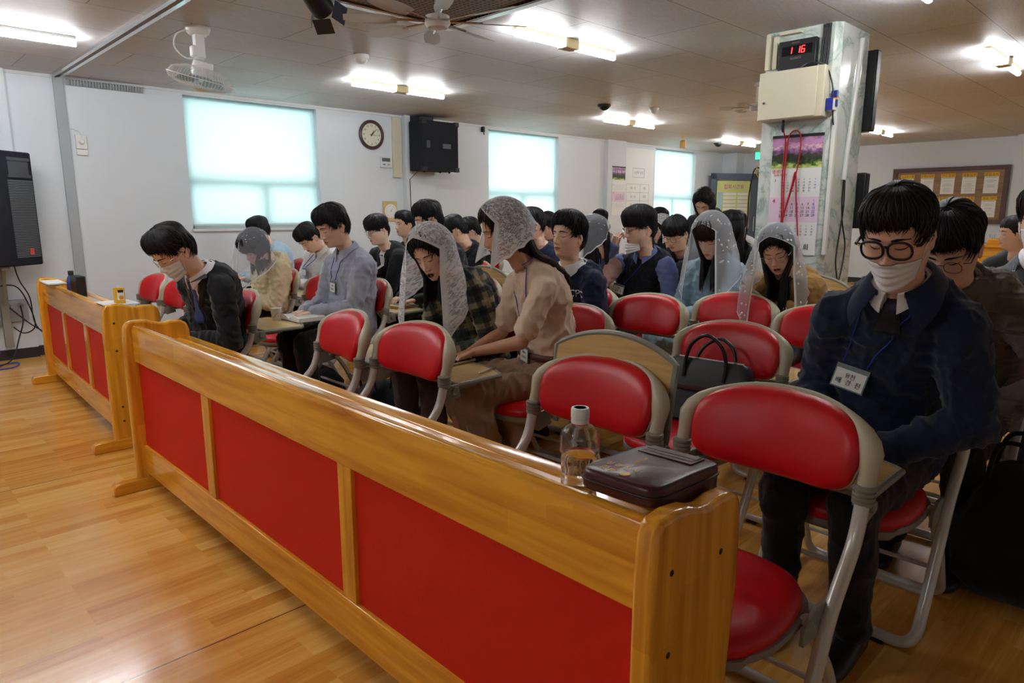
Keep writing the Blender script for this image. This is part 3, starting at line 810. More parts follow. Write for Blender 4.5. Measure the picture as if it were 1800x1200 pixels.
def lace_mat(name, sheer, flower_scale, dense, edge_w=0.03, tint=(0.9, 0.9, 0.92, 1)):
    """net with woven flowers: holes are really open"""
    m = bpy.data.materials.new(name); m.use_nodes = True; nt = m.node_tree; nt.nodes.clear()
    out = nt.nodes.new('ShaderNodeOutputMaterial')
    df = nt.nodes.new('ShaderNodeBsdfDiffuse'); df.inputs[0].default_value = tint
    tl = nt.nodes.new('ShaderNodeBsdfTranslucent'); tl.inputs[0].default_value = tint
    m1 = nt.nodes.new('ShaderNodeMixShader'); m1.inputs[0].default_value = 0.35
    nt.links.new(df.outputs[0], m1.inputs[1]); nt.links.new(tl.outputs[0], m1.inputs[2])
    tp = nt.nodes.new('ShaderNodeBsdfTransparent')
    m2 = nt.nodes.new('ShaderNodeMixShader'); nt.links.new(tp.outputs[0], m2.inputs[1]); nt.links.new(m1.outputs[0], m2.inputs[2])
    nt.links.new(m2.outputs[0], out.inputs[0])
    uv = nt.nodes.new('ShaderNodeUVMap'); uv.uv_map = 'uv'
    ed = nt.nodes.new('ShaderNodeAttribute'); ed.attribute_name = 'edge'
    # flowers: distorted voronoi cells
    nz = nt.nodes.new('ShaderNodeTexNoise'); nz.inputs['Scale'].default_value = flower_scale * 1.2; nz.inputs['Detail'].default_value = 2
    nt.links.new(uv.outputs[0], nz.inputs[0])
    mxv = nt.nodes.new('ShaderNodeMix'); mxv.data_type = 'RGBA'; mxv.inputs[0].default_value = 0.02 if not dense else 0.03
    nt.links.new(uv.outputs[0], mxv.inputs[6]); nt.links.new(nz.outputs['Color'], mxv.inputs[7])
    vo = nt.nodes.new('ShaderNodeTexVoronoi'); vo.inputs['Scale'].default_value = flower_scale; nt.links.new(mxv.outputs[2], vo.inputs[0])
    v2 = nt.nodes.new('ShaderNodeTexVoronoi'); v2.feature = 'DISTANCE_TO_EDGE'; v2.inputs['Scale'].default_value = flower_scale * 2.1; nt.links.new(mxv.outputs[2], v2.inputs[0])
    if dense:
        r1 = ramp(nt, [(0.34, (1, 1, 1, 1)), (0.46, (0, 0, 0, 1))]); nt.links.new(vo.outputs['Distance'], r1.inputs[0])
        r2 = ramp(nt, [(0.07, (0.95, 0.95, 0.95, 1)), (0.13, (0, 0, 0, 1))]); nt.links.new(v2.outputs['Distance'], r2.inputs[0])
    else:
        r1 = ramp(nt, [(0.13, (0.8, 0.8, 0.8, 1)), (0.17, (0, 0, 0, 1))]); nt.links.new(vo.outputs['Distance'], r1.inputs[0])
        r2 = ramp(nt, [(0.0, (0.0, 0.0, 0.0, 1)), (1, (0, 0, 0, 1))]); nt.links.new(v2.outputs['Distance'], r2.inputs[0])
    a = nt.nodes.new('ShaderNodeMath'); a.operation = 'MAXIMUM'
    nt.links.new(r1.outputs[0], a.inputs[0]); nt.links.new(r2.outputs[0], a.inputs[1])
    re = ramp(nt, [(edge_w * 0.5, (0.95, 0.95, 0.95, 1)), (edge_w, (0, 0, 0, 1))]); nt.links.new(ed.outputs['Fac'], re.inputs[0])
    a2 = nt.nodes.new('ShaderNodeMath'); a2.operation = 'MAXIMUM'
    nt.links.new(a.outputs[0], a2.inputs[0]); nt.links.new(re.outputs[0], a2.inputs[1])
    a3 = nt.nodes.new('ShaderNodeMath'); a3.operation = 'MAXIMUM'; a3.inputs[1].default_value = sheer
    nt.links.new(a2.outputs[0], a3.inputs[0]); nt.links.new(a3.outputs[0], m2.inputs[0])
    return m
M['lace_white'] = lace_mat('lace_white', 0.52, 30, True, 0.02)
M['lace_fine'] = lace_mat('lace_fine', 0.34, 52, True, 0.018)
M['veil_sheer'] = lace_mat('veil_sheer', 0.40, 17, False, 0.010, (0.86, 0.9, 0.96, 1))
M['veil_grey'] = lace_mat('veil_grey', 0.27, 26, False, 0.012, (0.78, 0.82, 0.9, 1))

# ---- head surface: forward f, sideways s, up z, as a function of azimuth and height
_zt = np.array([0.02, 0.0, -0.02, -0.04, -0.055, -0.07, -0.085, -0.10, -0.108, -0.114, -0.119, -0.124, -0.135, -0.17, -0.2][::-1])
_Ft = np.array([.093, .090, .089, .088, .087, .086, .084, .081, .076, .064, .046, .030, .020, .012, .008][::-1])
_Bt = np.array([-.100, -.099, -.095, -.086, -.078, -.073, -.069, -.066, -.066, -.066, -.066, -.066, -.066, -.068, -.07][::-1])
_Wt = np.array([.0765, .0768, .0755, .0725, .0700, .0665, .0625, .058, .0565, .0555, .055, .054, .053, .052, .052][::-1])
_Kt = np.array([.05, .08, .13, .19, .25, .31, .37, .42, .40, .34, .22, .10, 0, 0, 0][::-1])
_zd = np.arange(-0.2, 0.0301, 0.0005)
def _sm(t):
    y = np.interp(_zd, _zt, t); k = np.exp(-(np.arange(-8, 9) / 4.0) ** 2); k /= k.sum()
    return np.convolve(np.pad(y, 8, mode='edge'), k, 'valid')
_F, _B, _W, _K = _sm(_Ft), _sm(_Bt), _sm(_Wt), _sm(_Kt)
ZTOP = 0.119
def headpt(az, z, jaw=1.0):
    az = np.asarray(az, float); z = np.asarray(z, float)
    u = np.clip((z - 0.02) / (ZTOP - 0.02), 0, 1)
    cr = np.maximum(1 - u ** 2.3, 0) ** (1 / 2.15)
    F = np.where(z > 0.02, .093 * cr + 0.0, np.interp(z, _zd, _F)); B = np.where(z > 0.02, -.100 * cr, np.interp(z, _zd, _B))
    W = np.where(z > 0.02, .0765 * cr, np.interp(z, _zd, _W)); K = np.where(z > 0.02, .05, np.interp(z, _zd, _K))
    W = W * np.where(z < 0, 1 + (jaw - 1) * np.clip(-z / 0.06, 0, 1), 1)
    ca, sa = np.cos(az), np.sin(az)
    f = (F + B) / 2 + (F - B) / 2 * np.sign(ca) * np.abs(ca) ** 0.88
    s = W * np.sign(sa) * np.abs(sa) ** 0.92 * (1 - K * np.maximum(0, ca))
    return f, s
def G(x, w): return np.exp(-(x / w) ** 2)
def face_feat(f, s, z, az, mouth=0.0, fem=False):
    front = np.clip(np.cos(az) * 2.2, 0, 1)
    a = np.abs(s)
    A = np.interp(z, [-.056, -.049, -.043, -.037, -.028, -.015, 0.0, .012, .022], [0, .006, .0175, .021, .017, .0105, .005, .0015, 0]) * (0.88 if fem else 1)
    sx = np.interp(z, [-.045, -.03, 0.0], [.0135, .0115, .0085])
    d = A * np.exp(-(a / sx) ** 2.2)
    d = d + .0075 * G(a - .0135, .0062) * G(z + .0425, .0065)
    d = d - .0095 * G(a - .031, .017) * G(z - .001, .0125)
    d = d + .0075 * G(a - .032, .0125) * G(z + .0015, .0085)
    d = d + .0028 * G(a - .028, .02) * G(z - .021, .008)
    d = d + .0035 * G(a - .042, .018) * G(z + .032, .016)
    d = d + .0035 * G(z + .068, .02) * G(s, .030)
    up, lo = -.0635 + .003 * mouth, -.0765 - .0125 * mouth
    d = d + .0042 * G(z - up, .0042) * G(s, .019) + .0050 * G(z - lo, .0052) * G(s, .016)
    d = d - .0035 * G(z + .0700 + .003 * mouth, .0018 + .004 * mouth) * G(s, .021)
    d = d - .0025 * G(z + .088 + .008 * mouth, .005) * G(s, .018) + .0035 * G(z + .103, .011) * G(s, .017)
    if mouth > 0:
        e = (s / (.0165)) ** 2 + ((z + .0705 + .0045 * mouth) / (.0095 * mouth + .0012)) ** 2
        d = d - .016 * mouth * np.clip(1.15 - e, 0, 1)
    tint = 0.0 + 0.95 * np.clip(1.3 * (G((s / .023) ** 2 + ((z - (up + lo) / 2) / (.0115 + .005 * mouth)) ** 2, 1.0)) - 0.35, 0, 1)
    tint = tint + 0.16 * G(a - .042, .02) * G(z + .035, .018) + 0.12 * G(s, .012) * G(z + .038, .01)
    return d * front, np.clip(tint, 0, 1) * front

def grid_faces(nr, nc, closed=True):
    F = []
    for i in range(nr - 1):
        for j in range(nc if closed else nc - 1):
            a = i * nc + j; b = i * nc + (j + 1) % nc
            F.append((a, b, b + nc, a + nc))
    return F

def head_mesh(lod, mouth, fem, eyes, jaw):
    """returns list of (V in (f,s,z), F, material index, tint)"""
    nz, na = {2: (150, 150), 1: (84, 84), 0: (40, 44)}[lod]
    t = np.linspace(-1, 1, na, endpoint=False); az = PI * np.sign(t) * np.abs(t) ** 1.35
    u = np.linspace(0, 1, nz)
    z = np.where(u < 0.75, -0.175 + (0.06 + 0.175) * (u / 0.75), 0.06 + (ZTOP - 0.06) * np.sin((u - 0.75) / 0.25 * PI / 2))
    Z, A = np.meshgrid(z, az, indexing='ij')
    f, s = headpt(A, Z, jaw); d, tint = face_feat(f, s, Z, A, mouth, fem)
    V = np.stack([f + d, s, Z], -1).reshape(-1, 3)
    out = [(V, grid_faces(nz, na) + [tuple(range((nz - 1) * na, nz * na))], 0, tint.reshape(-1))]
    if mouth > 0.1:
        k = 24; a = np.linspace(0, 2 * PI, k, endpoint=False)
        V = [(.0835, .0145 * math.cos(x), -.0708 - .0045 * mouth + (.0086 * mouth + .0005) * math.sin(x)) for x in a]
        V2 = [(.070, p[1] * .8, p[2]) for p in V]
        V3 = [(.0870 , p[1], p[2]) for p in V]
        out.append((np.array(V2 + V3), grid_faces(2, k) + [tuple(range(k))], 2, None))
    def surf(s0, z0, off=0.0008):
        a = np.arcsin(np.clip(s0 / .085, -1, 1))
        for _ in range(12):
            f, s = headpt(a, z0, jaw); a = a + (s0 - s) * 9
        d, _t = face_feat(f, s, np.asarray(z0), a, mouth, fem)
        return (float(f + d + off), float(s0), float(z0))
    for sd in (-1, 1):
        # lash line
        mb = MB(); pts = []
        opn = {'down': 0, 'open': 1, 'closed': 0}[eyes]
        for k in range(9):
            x = -0.0145 + 0.029 * k / 8
            if opn: zz = -.0015 + .0048 * (1 - (x / .0145) ** 2)
            else: zz = -.0045 - .0042 * (1 - (x / .0145) ** 2) + .0012
            pts.append(surf(sd * (.032 + x), zz, 0.0003))
        rr = [.0004 + .0011 * math.sin(PI * (k + .6) / 9.2) for k in range(9)]
        mb.tube(pts, rr, 6)
        out.append((np.array(mb.v), mb.f, 1, None))
        if opn:
            mb = MB(); c = surf(sd * .032, -.0005, 0)
            ring = [[(surf(sd * .032 + .0125 * math.cos(a_) * q, -.0008 + .0042 * math.sin(a_) * q, 0.0006 + .0010 * (1 - q))) for a_ in np.linspace(0, 2 * PI, 14, endpoint=False)] for q in (1, .6, .1)]
            mb.loft(ring); out.append((np.array(mb.v), mb.f, 3, None))
            mb = MB(); mb.loft([[surf(sd * .032 + .005 * math.cos(a_) * q, -.0006 + .0040 * math.sin(a_) * q, 0.0016 + .0006 * (1 - q)) for a_ in np.linspace(0, 2 * PI, 12, endpoint=False)] for q in (1, .1)])
            out.append((np.array(mb.v), mb.f, 4, None))
        # brow
        mb = MB(); pts = []
        for k in range(9):
            x = -0.019 + 0.040 * k / 8
            pts.append(surf(sd * (.031 + x), .0195 + .0035 * math.sin(PI * (k / 8) ** 0.8) - .001 * k / 8, 0.0))
        h = .0022 if fem else .0034
        mb.tube(pts, [h * (0.45 + 0.55 * math.sin(PI * min(1, (k + 1.5) / 8))) for k in range(9)], 6)
        out.append((np.array(mb.v), mb.f, 1, None))
        # ear
        mb = MB(); rings = []
        for q in np.linspace(0, PI, 9):
            r = math.sin(q); ring = []
            for a_ in np.linspace(0, 2 * PI, 20, endpoint=False):
                y = math.cos(a_) * .0165 * r; zz = math.sin(a_) * .0305 * r
                if zz < 0: y *= 0.75
                depth = -math.cos(q) * .0055
                dish = -.006 * G(math.hypot(y / .010, zz / .020), .8) if q > PI / 2 else 0
                o_ = depth + dish + 0.0165 * (0.5 - y / .033) * 0.7
                ring.append((-.010 + y - .003 * (zz / .03), sd * (.0725 * (1 if jaw <= 1 else 1.02) + o_), -.016 + zz))
            rings.append(ring)
        mb.loft(rings); out.append((np.array(mb.v), mb.f, 0, np.full(len(mb.v), 0.18)))
    return out

def head_matrix(H, yaw, pitch, roll, scale=1.0):
    R_ = Matrix.Rotation(math.radians(-yaw), 4, 'Z') @ Matrix.Rotation(math.radians(-pitch), 4, 'Y') @ Matrix.Rotation(math.radians(roll), 4, 'X')
    return Matrix.Translation(H) @ R_ @ Matrix.Diagonal((-scale, scale, scale, 1))      # (f,s,z) -> world

def xf(Mx, V):
    A = np.array(Mx); V = np.asarray(V, float)
    return V @ A[:3, :3].T + A[:3, 3]

def hairline(style, az):
    d = np.abs(np.degrees(az))
    T = {'fringe': ([0, 35, 48, 62, 78, 95, 108, 125, 150, 180], [.047, .044, .045, .016, -.012, .014, -.004, -.05, -.066, -.070]),
         'up':     ([0, 25, 45, 60, 75, 92, 108, 125, 150, 180], [.060, .056, .048, .026, -.008, .014, -.004, -.05, -.066, -.070]),
         'bowl':   ([0, 35, 55, 70, 82, 95, 110, 125, 150, 180], [.020, .020, .014, .002, -.006, .010, -.006, -.05, -.068, -.072]),
         'part':   ([0, 20, 40, 55, 75, 90, 110, 130, 150, 180], [.074, .064, .040, .005, -.035, -.055, -.07, -.09, -.10, -.10]),
         'bangs':  ([0, 35, 50, 60, 75, 90, 110, 130, 150, 180], [.022, .020, .004, -.03, -.045, -.06, -.07, -.09, -.10, -.10])}[style]
    return np.interp(d, T[0], T[1])

def hair_mesh(Mx, style, lod, vol=1.0, seed=0, asym=0.0, messy=1.0):
    rnd = np.random.RandomState(seed)
    nz, na = {2: (90, 200), 1: (60, 120), 0: (34, 60)}[lod]
    az = np.linspace(-PI, PI, na, endpoint=False); u = np.linspace(0, 1, nz)
    z = np.where(u < 0.62, -0.11 + (0.06 + 0.11) * (u / 0.62), 0.06 + (ZTOP - 0.06) * np.sin((u - 0.62) / 0.38 * PI / 2))
    Z, A = np.meshgrid(z, az, indexing='ij')
    f, s = headpt(A, Z)
    n1 = np.array([noise.noise((math.cos(a) * 9 + seed, math.sin(a) * 9, 1.7)) for a in az])
    n2 = np.array([noise.noise((math.cos(a) * 26 + seed, math.sin(a) * 26, 7.7)) for a in az])
    n3 = np.array([noise.noise((math.cos(a) * 60 + seed, math.sin(a) * 60, 3.7)) for a in az])
    hl = hairline(style, az + 0.0) + (.007 * n1 + .006 * n2 + .004 * n3) * messy * (np.abs(az) < 1.2) + asym * np.sin(az) * (np.abs(az) < 1.3)
    D = np.stack([f - 0.0, s, (Z - 0.0) * 0.9], -1); D /= np.linalg.norm(D, axis=-1, keepdims=True)
    side = np.abs(np.sin(A))
    sm = np.clip((Z - 0.015) / 0.07, 0, 1); sm = sm * sm * (3 - 2 * sm)
    t = (.0055 + .0175 * sm + .003 * (1 - side)) * vol
    t = t * np.clip(0.42 + (Z - hl[None, :]) / .055 * 0.6, 0.42, 1.0) + (.002 if style in ('fringe', 'bowl', 'bangs') else 0) * np.clip(np.cos(A), 0, 1)
    t = t + (.0022 * n2[None, :] + .0012 * n3[None, :]) * messy * np.clip((ZTOP - Z) / .03, 0.25, 1)
    t = t + .0055 * messy * sm * np.array([[noise.noise((A[i, j] * 3.2 + Z[i, j] * 9 + seed, Z[i, j] * 10, seed * .3)) for j in range(na)] for i in range(nz)])
    t = t + .003 * messy * np.array([[noise.noise((f[i, j] * 22 + seed, s[i, j] * 22, Z[i, j] * 22)) for j in range(na)] for i in range(nz)])
    below = Z < hl[None, :]
    # ear opening
    ear = (np.abs(np.abs(A) - 1.62) < 0.20) & (Z < 0.012) & (style in ('fringe', 'up', 'bowl'))
    t = np.where(below | ear, -.012, t)
    V = (np.stack([f, s, Z], -1) + D * t[..., None]).reshape(-1, 3)
    mb = MB(); F = grid_faces(nz, na) + [tuple(range((nz - 1) * na, nz * na))]
    keep = (~below.reshape(-1))
    F2 = [q for q in F if any(keep[i] for i in q)]
    mb.add(xf(Mx, V), F2)
    uvs = [((j / na), z[i] * 4) for i in range(nz) for j in range(na)]
    # loose locks that follow the shell and break its edge
    ns = {2: 420, 1: 150, 0: 0}[lod]
    for k in range(ns):
        a0 = rnd.uniform(-PI, PI)
        if style in ('part', 'bangs') and rnd.rand() < .3: continue
        zl = float(np.interp(a0, az, hl)); lo = zl - rnd.uniform(-.004, .010) * messy
        hi = min(ZTOP - .002, lo + rnd.uniform(.05, .11))
        if abs(abs(a0) - 1.62) < 0.22: lo = max(lo, .016)
        tw = rnd.uniform(-.45, .45) * messy; P = []; lift = rnd.uniform(-.001, .0065 if style != 'up' else .010) * messy
        for q in np.linspace(0, 1, 7):
            zz = hi + (lo - hi) * q; aa = a0 + tw * q * q
            ff, ss = headpt(aa, zz); dd = np.array([float(ff), float(ss), zz * .9]); dd /= np.linalg.norm(dd)
            sm_ = max(0, min(1, (zz - .015) / .07)); sm_ = sm_ * sm_ * (3 - 2 * sm_)
            tt = float(.0055 + .0175 * sm_ + .003 * (1 - abs(math.sin(aa)))) * vol * max(.42, min(1, .42 + (zz - zl) / .055 * .6)) + .0018 + lift * (4 * q * (1 - q)) + (.002 if style in ('fringe', 'bowl', 'bangs') else 0) * max(0, math.cos(aa))
            P.append(np.array([float(ff), float(ss), zz]) + dd * tt)
        W = xf(Mx, np.array(P)); n0 = len(mb.v)
        r0 = rnd.uniform(.0016, .0032)
        mb.tube([Vector(p) for p in W], [r0 * .4, r0, r0, r0, r0 * .9, r0 * .6, r0 * .15], 5)
        uvs += [(rnd.rand(), 0)] * (len(mb.v) - n0)
    return mb, uvs

def set_uv(me, uvs):
    lay = me.uv_layers.new(name='uv'); idx = np.empty(len(me.loops), int); me.loops.foreach_get('vertex_index', idx)
    u = np.array(uvs, float)[idx]; lay.data.foreach_set('uv', u.reshape(-1))

# ---- limbs and trunk as overlapping tapered volumes, fused by voxel remeshing
def capsule(mb, a, b, ra, rb, seg=16, sq=1.0):
    a, b = Vector(a), Vector(b); d = (b - a); L = d.length
    if L < 1e-5: return
    d.normalize(); pts = []; rad = []
    for k in range(5):
        q = -PI / 2 + PI / 2 * k / 4
        pts.append(a + d * (ra * math.sin(q))); rad.append(max(ra * math.cos(q), ra * .02))
    for k in range(1, 5):
        q = PI / 2 * k / 4
        pts.append(b + d * (rb * math.sin(q))); rad.append(max(rb * math.cos(q), rb * .02))
    mb.tube(pts, rad, seg, sq=sq)

def fuse(mb, voxel, smooth=6, fac=0.5):
    me = mb.mesh('vol', smooth=False)
    out = bake(me, [('REMESH', dict(mode='VOXEL', voxel_size=voxel)), ('SMOOTH', dict(factor=fac, iterations=smooth))])
    V, F = arrays(out); bpy.data.meshes.remove(out); bpy.data.meshes.remove(me)
    return V, F

def wrinkle(V, F, amp, seed, anchors=(), scale=9.0):
    """cloth folds: broad noise plus tight folds round the joints"""
    n = len(V); N = np.zeros((n, 3)); Fa = np.array([q[:3] for q in F])
    fn = np.cross(V[Fa[:, 1]] - V[Fa[:, 0]], V[Fa[:, 2]] - V[Fa[:, 0]])
    for k in range(3): np.add.at(N, Fa[:, k], fn)
    N /= np.maximum(np.linalg.norm(N, axis=1, keepdims=True), 1e-9)
    if np.dot((V - V.mean(0))[::7].ravel(), N[::7].ravel()) < 0: N = -N
    d = np.array([noise.noise((p[0] * scale + seed, p[1] * scale, p[2] * scale * .75)) for p in V])
    d2 = np.array([noise.noise((p[0] * scale * 2.3 + seed, p[1] * scale * 2.3 + 4, p[2] * scale * 1.5)) for p in V])
    rid = (1 - np.minimum(1, np.abs(d) * 3.2)) ** 2; rid2 = (1 - np.minimum(1, np.abs(d2) * 3.0)) ** 2
    dd = amp * (1.5 * rid + 1.0 * rid2 + 0.8 * d - 0.7)
    for c, ax, w in anchors:
        c = np.array(c); ax = np.array(ax) / max(np.linalg.norm(ax), 1e-9)
        r = V - c; al = r @ ax; dist = np.linalg.norm(r, axis=1)
        ph = al * 165 + 2.2 * d + 1.5 * np.array([noise.noise((p[0] * 14, p[1] * 14, p[2] * 14 + seed)) for p in r])
        dd = dd + 1.35 * w * np.sin(ph) * np.exp(-(dist / .095) ** 2)
    return V + N * dd[:, None]

def hand(mb, W, d, pn, side=1, curl=0.5, size=1.0, pose=None):
    """hand at wrist W, pointing along d, palm facing pn; side=+1 puts the thumb towards pn x d"""
    d = Vector(d).normalized(); pn = Vector(pn); pn = (pn - d * pn.dot(d)).normalized(); sd = pn.cross(d).normalized() * side
    W = Vector(W); S = size
    P = lambda a, b, c: W + (d * a + sd * b + pn * c) * S       # along, towards thumb, towards palm side
    # palm
    for b in (-.028, -.010, .008, .026):
        capsule(mb, P(.0, b * .55, 0), P(.083 - abs(b) * .12, b, .002), .0145 * S, .0115 * S, 10)
    capsule(mb, P(-.06, 0, 0), P(.012, 0, 0), .025 * S, .021 * S, 14, sq=.75)
    lens = [(.026, .040, .024, .019), (.009, .045, .029, .021), (-.009, .042, .027, .020), (-.027, .033, .021, .018)]
    for i, (b, l1, l2, l3) in enumerate(lens):
        c = curl if not isinstance(curl, (list, tuple)) else curl[i]
        p = P(.080 - (.006 if i in (0, 3) else 0), b, .001); ang = 0.15 + c * 0.5; spread = (b / .03) * .10
        r = .0088 if i < 3 else .0076
        for l, rr in ((l1, r), (l2, r * .92), (l3, r * .82)):
            v = d * math.cos(ang) + pn * math.sin(ang) + sd * spread * (1 - c)
            v.normalize(); q = p + v * l * S
            capsule(mb, p, q, rr * S, rr * .9 * S, 9); p = q; ang += 0.25 + c * 0.85
    c = curl if not isinstance(curl, (list, tuple)) else curl[4]
    p = P(.020, .026, .006)
    for l, a1, a2, rr in ((.040, .75, .35, .0125), (.030, .45, .55 + c * .3, .0105), (.024, .2, .75 + c * .5, .0092)):
        v = (d * (1 - a1 * .45) + sd * a1 + pn * a2 * .8).normalized(); q = p + v * l * S
        capsule(mb, p, q, rr * S, rr * .9 * S, 9); p = q

def ik(sh, wr, L1, L2, pole):
    sh, wr = Vector(sh), Vector(wr); d = wr - sh; D = d.length
    if D > (L1 + L2) * .985: wr = sh + d * ((L1 + L2) * .985 / D); d = wr - sh; D = d.length
    a = (L1 ** 2 - L2 ** 2 + D ** 2) / (2 * D); h = math.sqrt(max(L1 ** 2 - a * a, 0))
    u = d.normalized(); p = Vector(pole); p = (p - u * p.dot(u)).normalized()
    return sh + u * a + p * h, wr

def drape(bvh, P, off):
    r = bvh.find_nearest(P)
    if r[0] is None: return P
    if (P - r[0]).dot(r[1]) < off and r[3] < 0.20:
        return r[0] + r[1] * off
    return P
def put(name, V, F, mats, root, mi=None, smooth=True, uvs=None, angle=None, attr=None):
    """a part given in world coordinates, hung under its thing"""
    off = np.array(root.matrix_world.translation if root.parent is None else root.location)
    base = np.array(root['_o']) if '_o' in root else off
    mb = MB(); mb.v = [tuple(p) for p in (np.asarray(V, float) - base)]; mb.f = [tuple(int(i) for i in q) for q in F]
    mb.m = list(mi) if mi is not None else [0] * len(mb.f)
    me = mb.mesh(name, smooth, fix=True, angle=angle)
    if uvs is not None: set_uv(me, uvs)
    if attr is not None:
        for k, vals in attr.items():
            a = me.attributes.new(k, 'FLOAT', 'POINT'); a.data.foreach_set('value', np.asarray(vals, float))
    o = link(name, me, mats, root)
    o['_o'] = tuple(base)
    return o
def putmb(name, mb, mats, root, **k): return put(name, mb.v, mb.f, mats, root, mi=mb.m, **k)

def person(label, H, hip, bow=0, head=(0, 0, 0), lod=1, style='fringe', hair='hair', vol=1.0, fem=False, skin='skin', eyes='down', mouth=0.0, jaw=1.0,
           top='suit_black', ease=0.012, bottom='trouser_black', skirt=False, R=None, L=None, sleeve=1.0, sleeve_mat=None, collar=None, suit=None, tie=None,
           glasses=None, mask=None, lanyard=None, badge=None, long_hair=None, veil=None, scale=1.0, width=1.0, group=None, stand=False, shoulder_drop=0.0, fold=0.004, vneck=None, seed=None, knees=0.10, asym=0.0, legs=(.43, .40), belt=None, collar2=None):
    seed = seed if seed is not None else int(abs(hip[0] * 37 + hip[1] * 91)) % 97
    hipz = 0.53 if not stand else 0.90
    root = thing('person', label, 'person', (hip[0], hip[1], 0), 0, group)
    root['_o'] = (hip[0], hip[1], 0.0)
    b = math.radians(bow); fw = Vector((-math.cos(b), math.sin(b), 0)); rt = Vector((math.sin(b), math.cos(b), 0)); up = Vector((0, 0, 1))
    O = Vector((hip[0], hip[1], 0))
    fr = lambda f, s, z: O + fw * f + rt * s + up * z
    Mx = head_matrix(Vector(H), *head, scale)
    S = 0.93 if fem else 1.0
    NJ = Mx @ Vector((-.030, 0, -.105))
    P0 = fr(0, 0, hipz)
    hd = (Mx.to_3x3() @ Vector((0, 0, 1))).normalized()
    NB = NJ - (hd * 0.45 + (NJ - P0).normalized() * 0.55).normalized() * 0.066 - fw * 0.012
    P1 = P0 + up * 0.30 - fw * 0.05
    bez = lambda t: P0 * (1 - t) ** 2 + P1 * 2 * t * (1 - t) + NB * t * t
    def ring(t, w, d, n=28, df=0.0, e=0.0):
        c = bez(t); T_ = (bez(min(1, t + .02)) - bez(max(0, t - .02))).normalized()
        fd = rt.cross(T_).normalized()
        if fd.dot(fw) < 0: fd = -fd
        pts = []
        for k in range(n):
            a = 2 * PI * k / n
            pts.append(c + rt * (math.copysign(abs(math.cos(a)) ** .85, math.cos(a)) * (w + e) * width) + fd * (math.copysign(abs(math.sin(a)) ** .9, math.sin(a)) * (d + e) + df))
        return pts
    prof = [(-.10, .150, .115, 0), (0, .172, .128, .0), (.2, .150, .118, .012), (.42, .152, .120, .008), (.62, .166, .124, .0), (.74, .170, .116, -.004), (.84, .152, .100, -.008), (.91, .118, .082, -.008), (.97, .078, .066, -.004), (1.0, .058, .058, 0)]
    if fem: prof = [(t, w * (.90 if t > .3 else .98), d * .90, df) for t, w, d, df in prof]
    def torso(mb, e):
        rs = []
        for t, w, d, df in prof:
            tt = max(t, 0)
            r_ = ring(tt, w, d, df=df, e=e)
            if t < 0: r_ = [p - up * .07 for p in r_]
            rs.append(r_)
        mb.loft(rs)
    SW = .158 * S * width
    shs = {}
    for nm, sg in (('R', 1), ('L', -1)):
        shs[nm] = bez(.85) + rt * sg * (SW) - up * (.034 + shoulder_drop) + fw * .012
    Mb = MB(); torso(Mb, 0.0)
    capsule(Mb, Mx @ Vector((-.03, 0, -.09)), NB, .048 * S, .054 * S)
    G_top = MB(); torso(G_top, ease)
    G_slv = MB() if sleeve_mat else G_top
    hands = MB(); anchors = []
    neck_anchor = []
    UA, FA = .285 * S, .250 * S
    for nm, sg, spec in (('R', 1, R), ('L', -1, L)):
        sp = dict(w=(.36, .10 * sg, .67), pole=(-.25, .55 * sg, -1), d=(1, -.35 * sg, -.15), pn=(0, 0, -1), curl=.45, show=True)
        if spec: sp.update(spec)
        w = fr(*sp['w']); pole = fw * sp['pole'][0] + rt * sp['pole'][1] + up * sp['pole'][2]
        sh = shs[nm]; el, wr = ik(sh, w, UA, FA, pole)
        capsule(Mb, sh, el, .046 * S, .038 * S); capsule(Mb, el, wr, .038 * S, .026 * S)
        e2 = ease * 1.0
        if sleeve > 0.9:
            capsule(G_slv, sh, el, (.055 + e2) * S, (.045 + e2) * S); capsule(G_slv, el, wr - (wr - el).normalized() * .012, (.045 + e2) * S, (.031 + e2 * .9) * S)
            capsule(G_top, bez(.90) + rt * sg * SW * .40 , sh, .050 + e2 * .5, (.055 + e2 - (.008 if sleeve_mat else 0)) * S)
            anchors += [(el, wr - sh, .0040), (sh - up * .07 - rt * sg * .02, up, .0030), (el + (wr - el) * .45, wr - el, .0022)]
        else:
            mid = sh + (el - sh) * sleeve * 1.6
            capsule(G_slv, sh, sh + (el - sh) * sleeve * 1.5, (.056 + e2) * S, (.054 + e2) * S)
        d = fw * sp['d'][0] + rt * sp['d'][1] + up * sp['d'][2]; pn = fw * sp['pn'][0] + rt * sp['pn'][1] + up * sp['pn'][2]
        if sp['show']: hand(hands, wr, d, pn, -sg, sp['curl'], .95 * S)
        neck_anchor.append((el, wr))
    anchors += [(bez(.25) + fw * .10, up, .0035), (bez(.5) + fw * .11, rt, .0012)]
    # legs
    G_leg = MB(); kz = 0.475 if not stand else 0.50
    G_leg.loft([ring(.12, .160, .115, e=.004), ring(.0, .178, .130, e=.006), [p - up * .075 for p in ring(0, .160, .115)]])
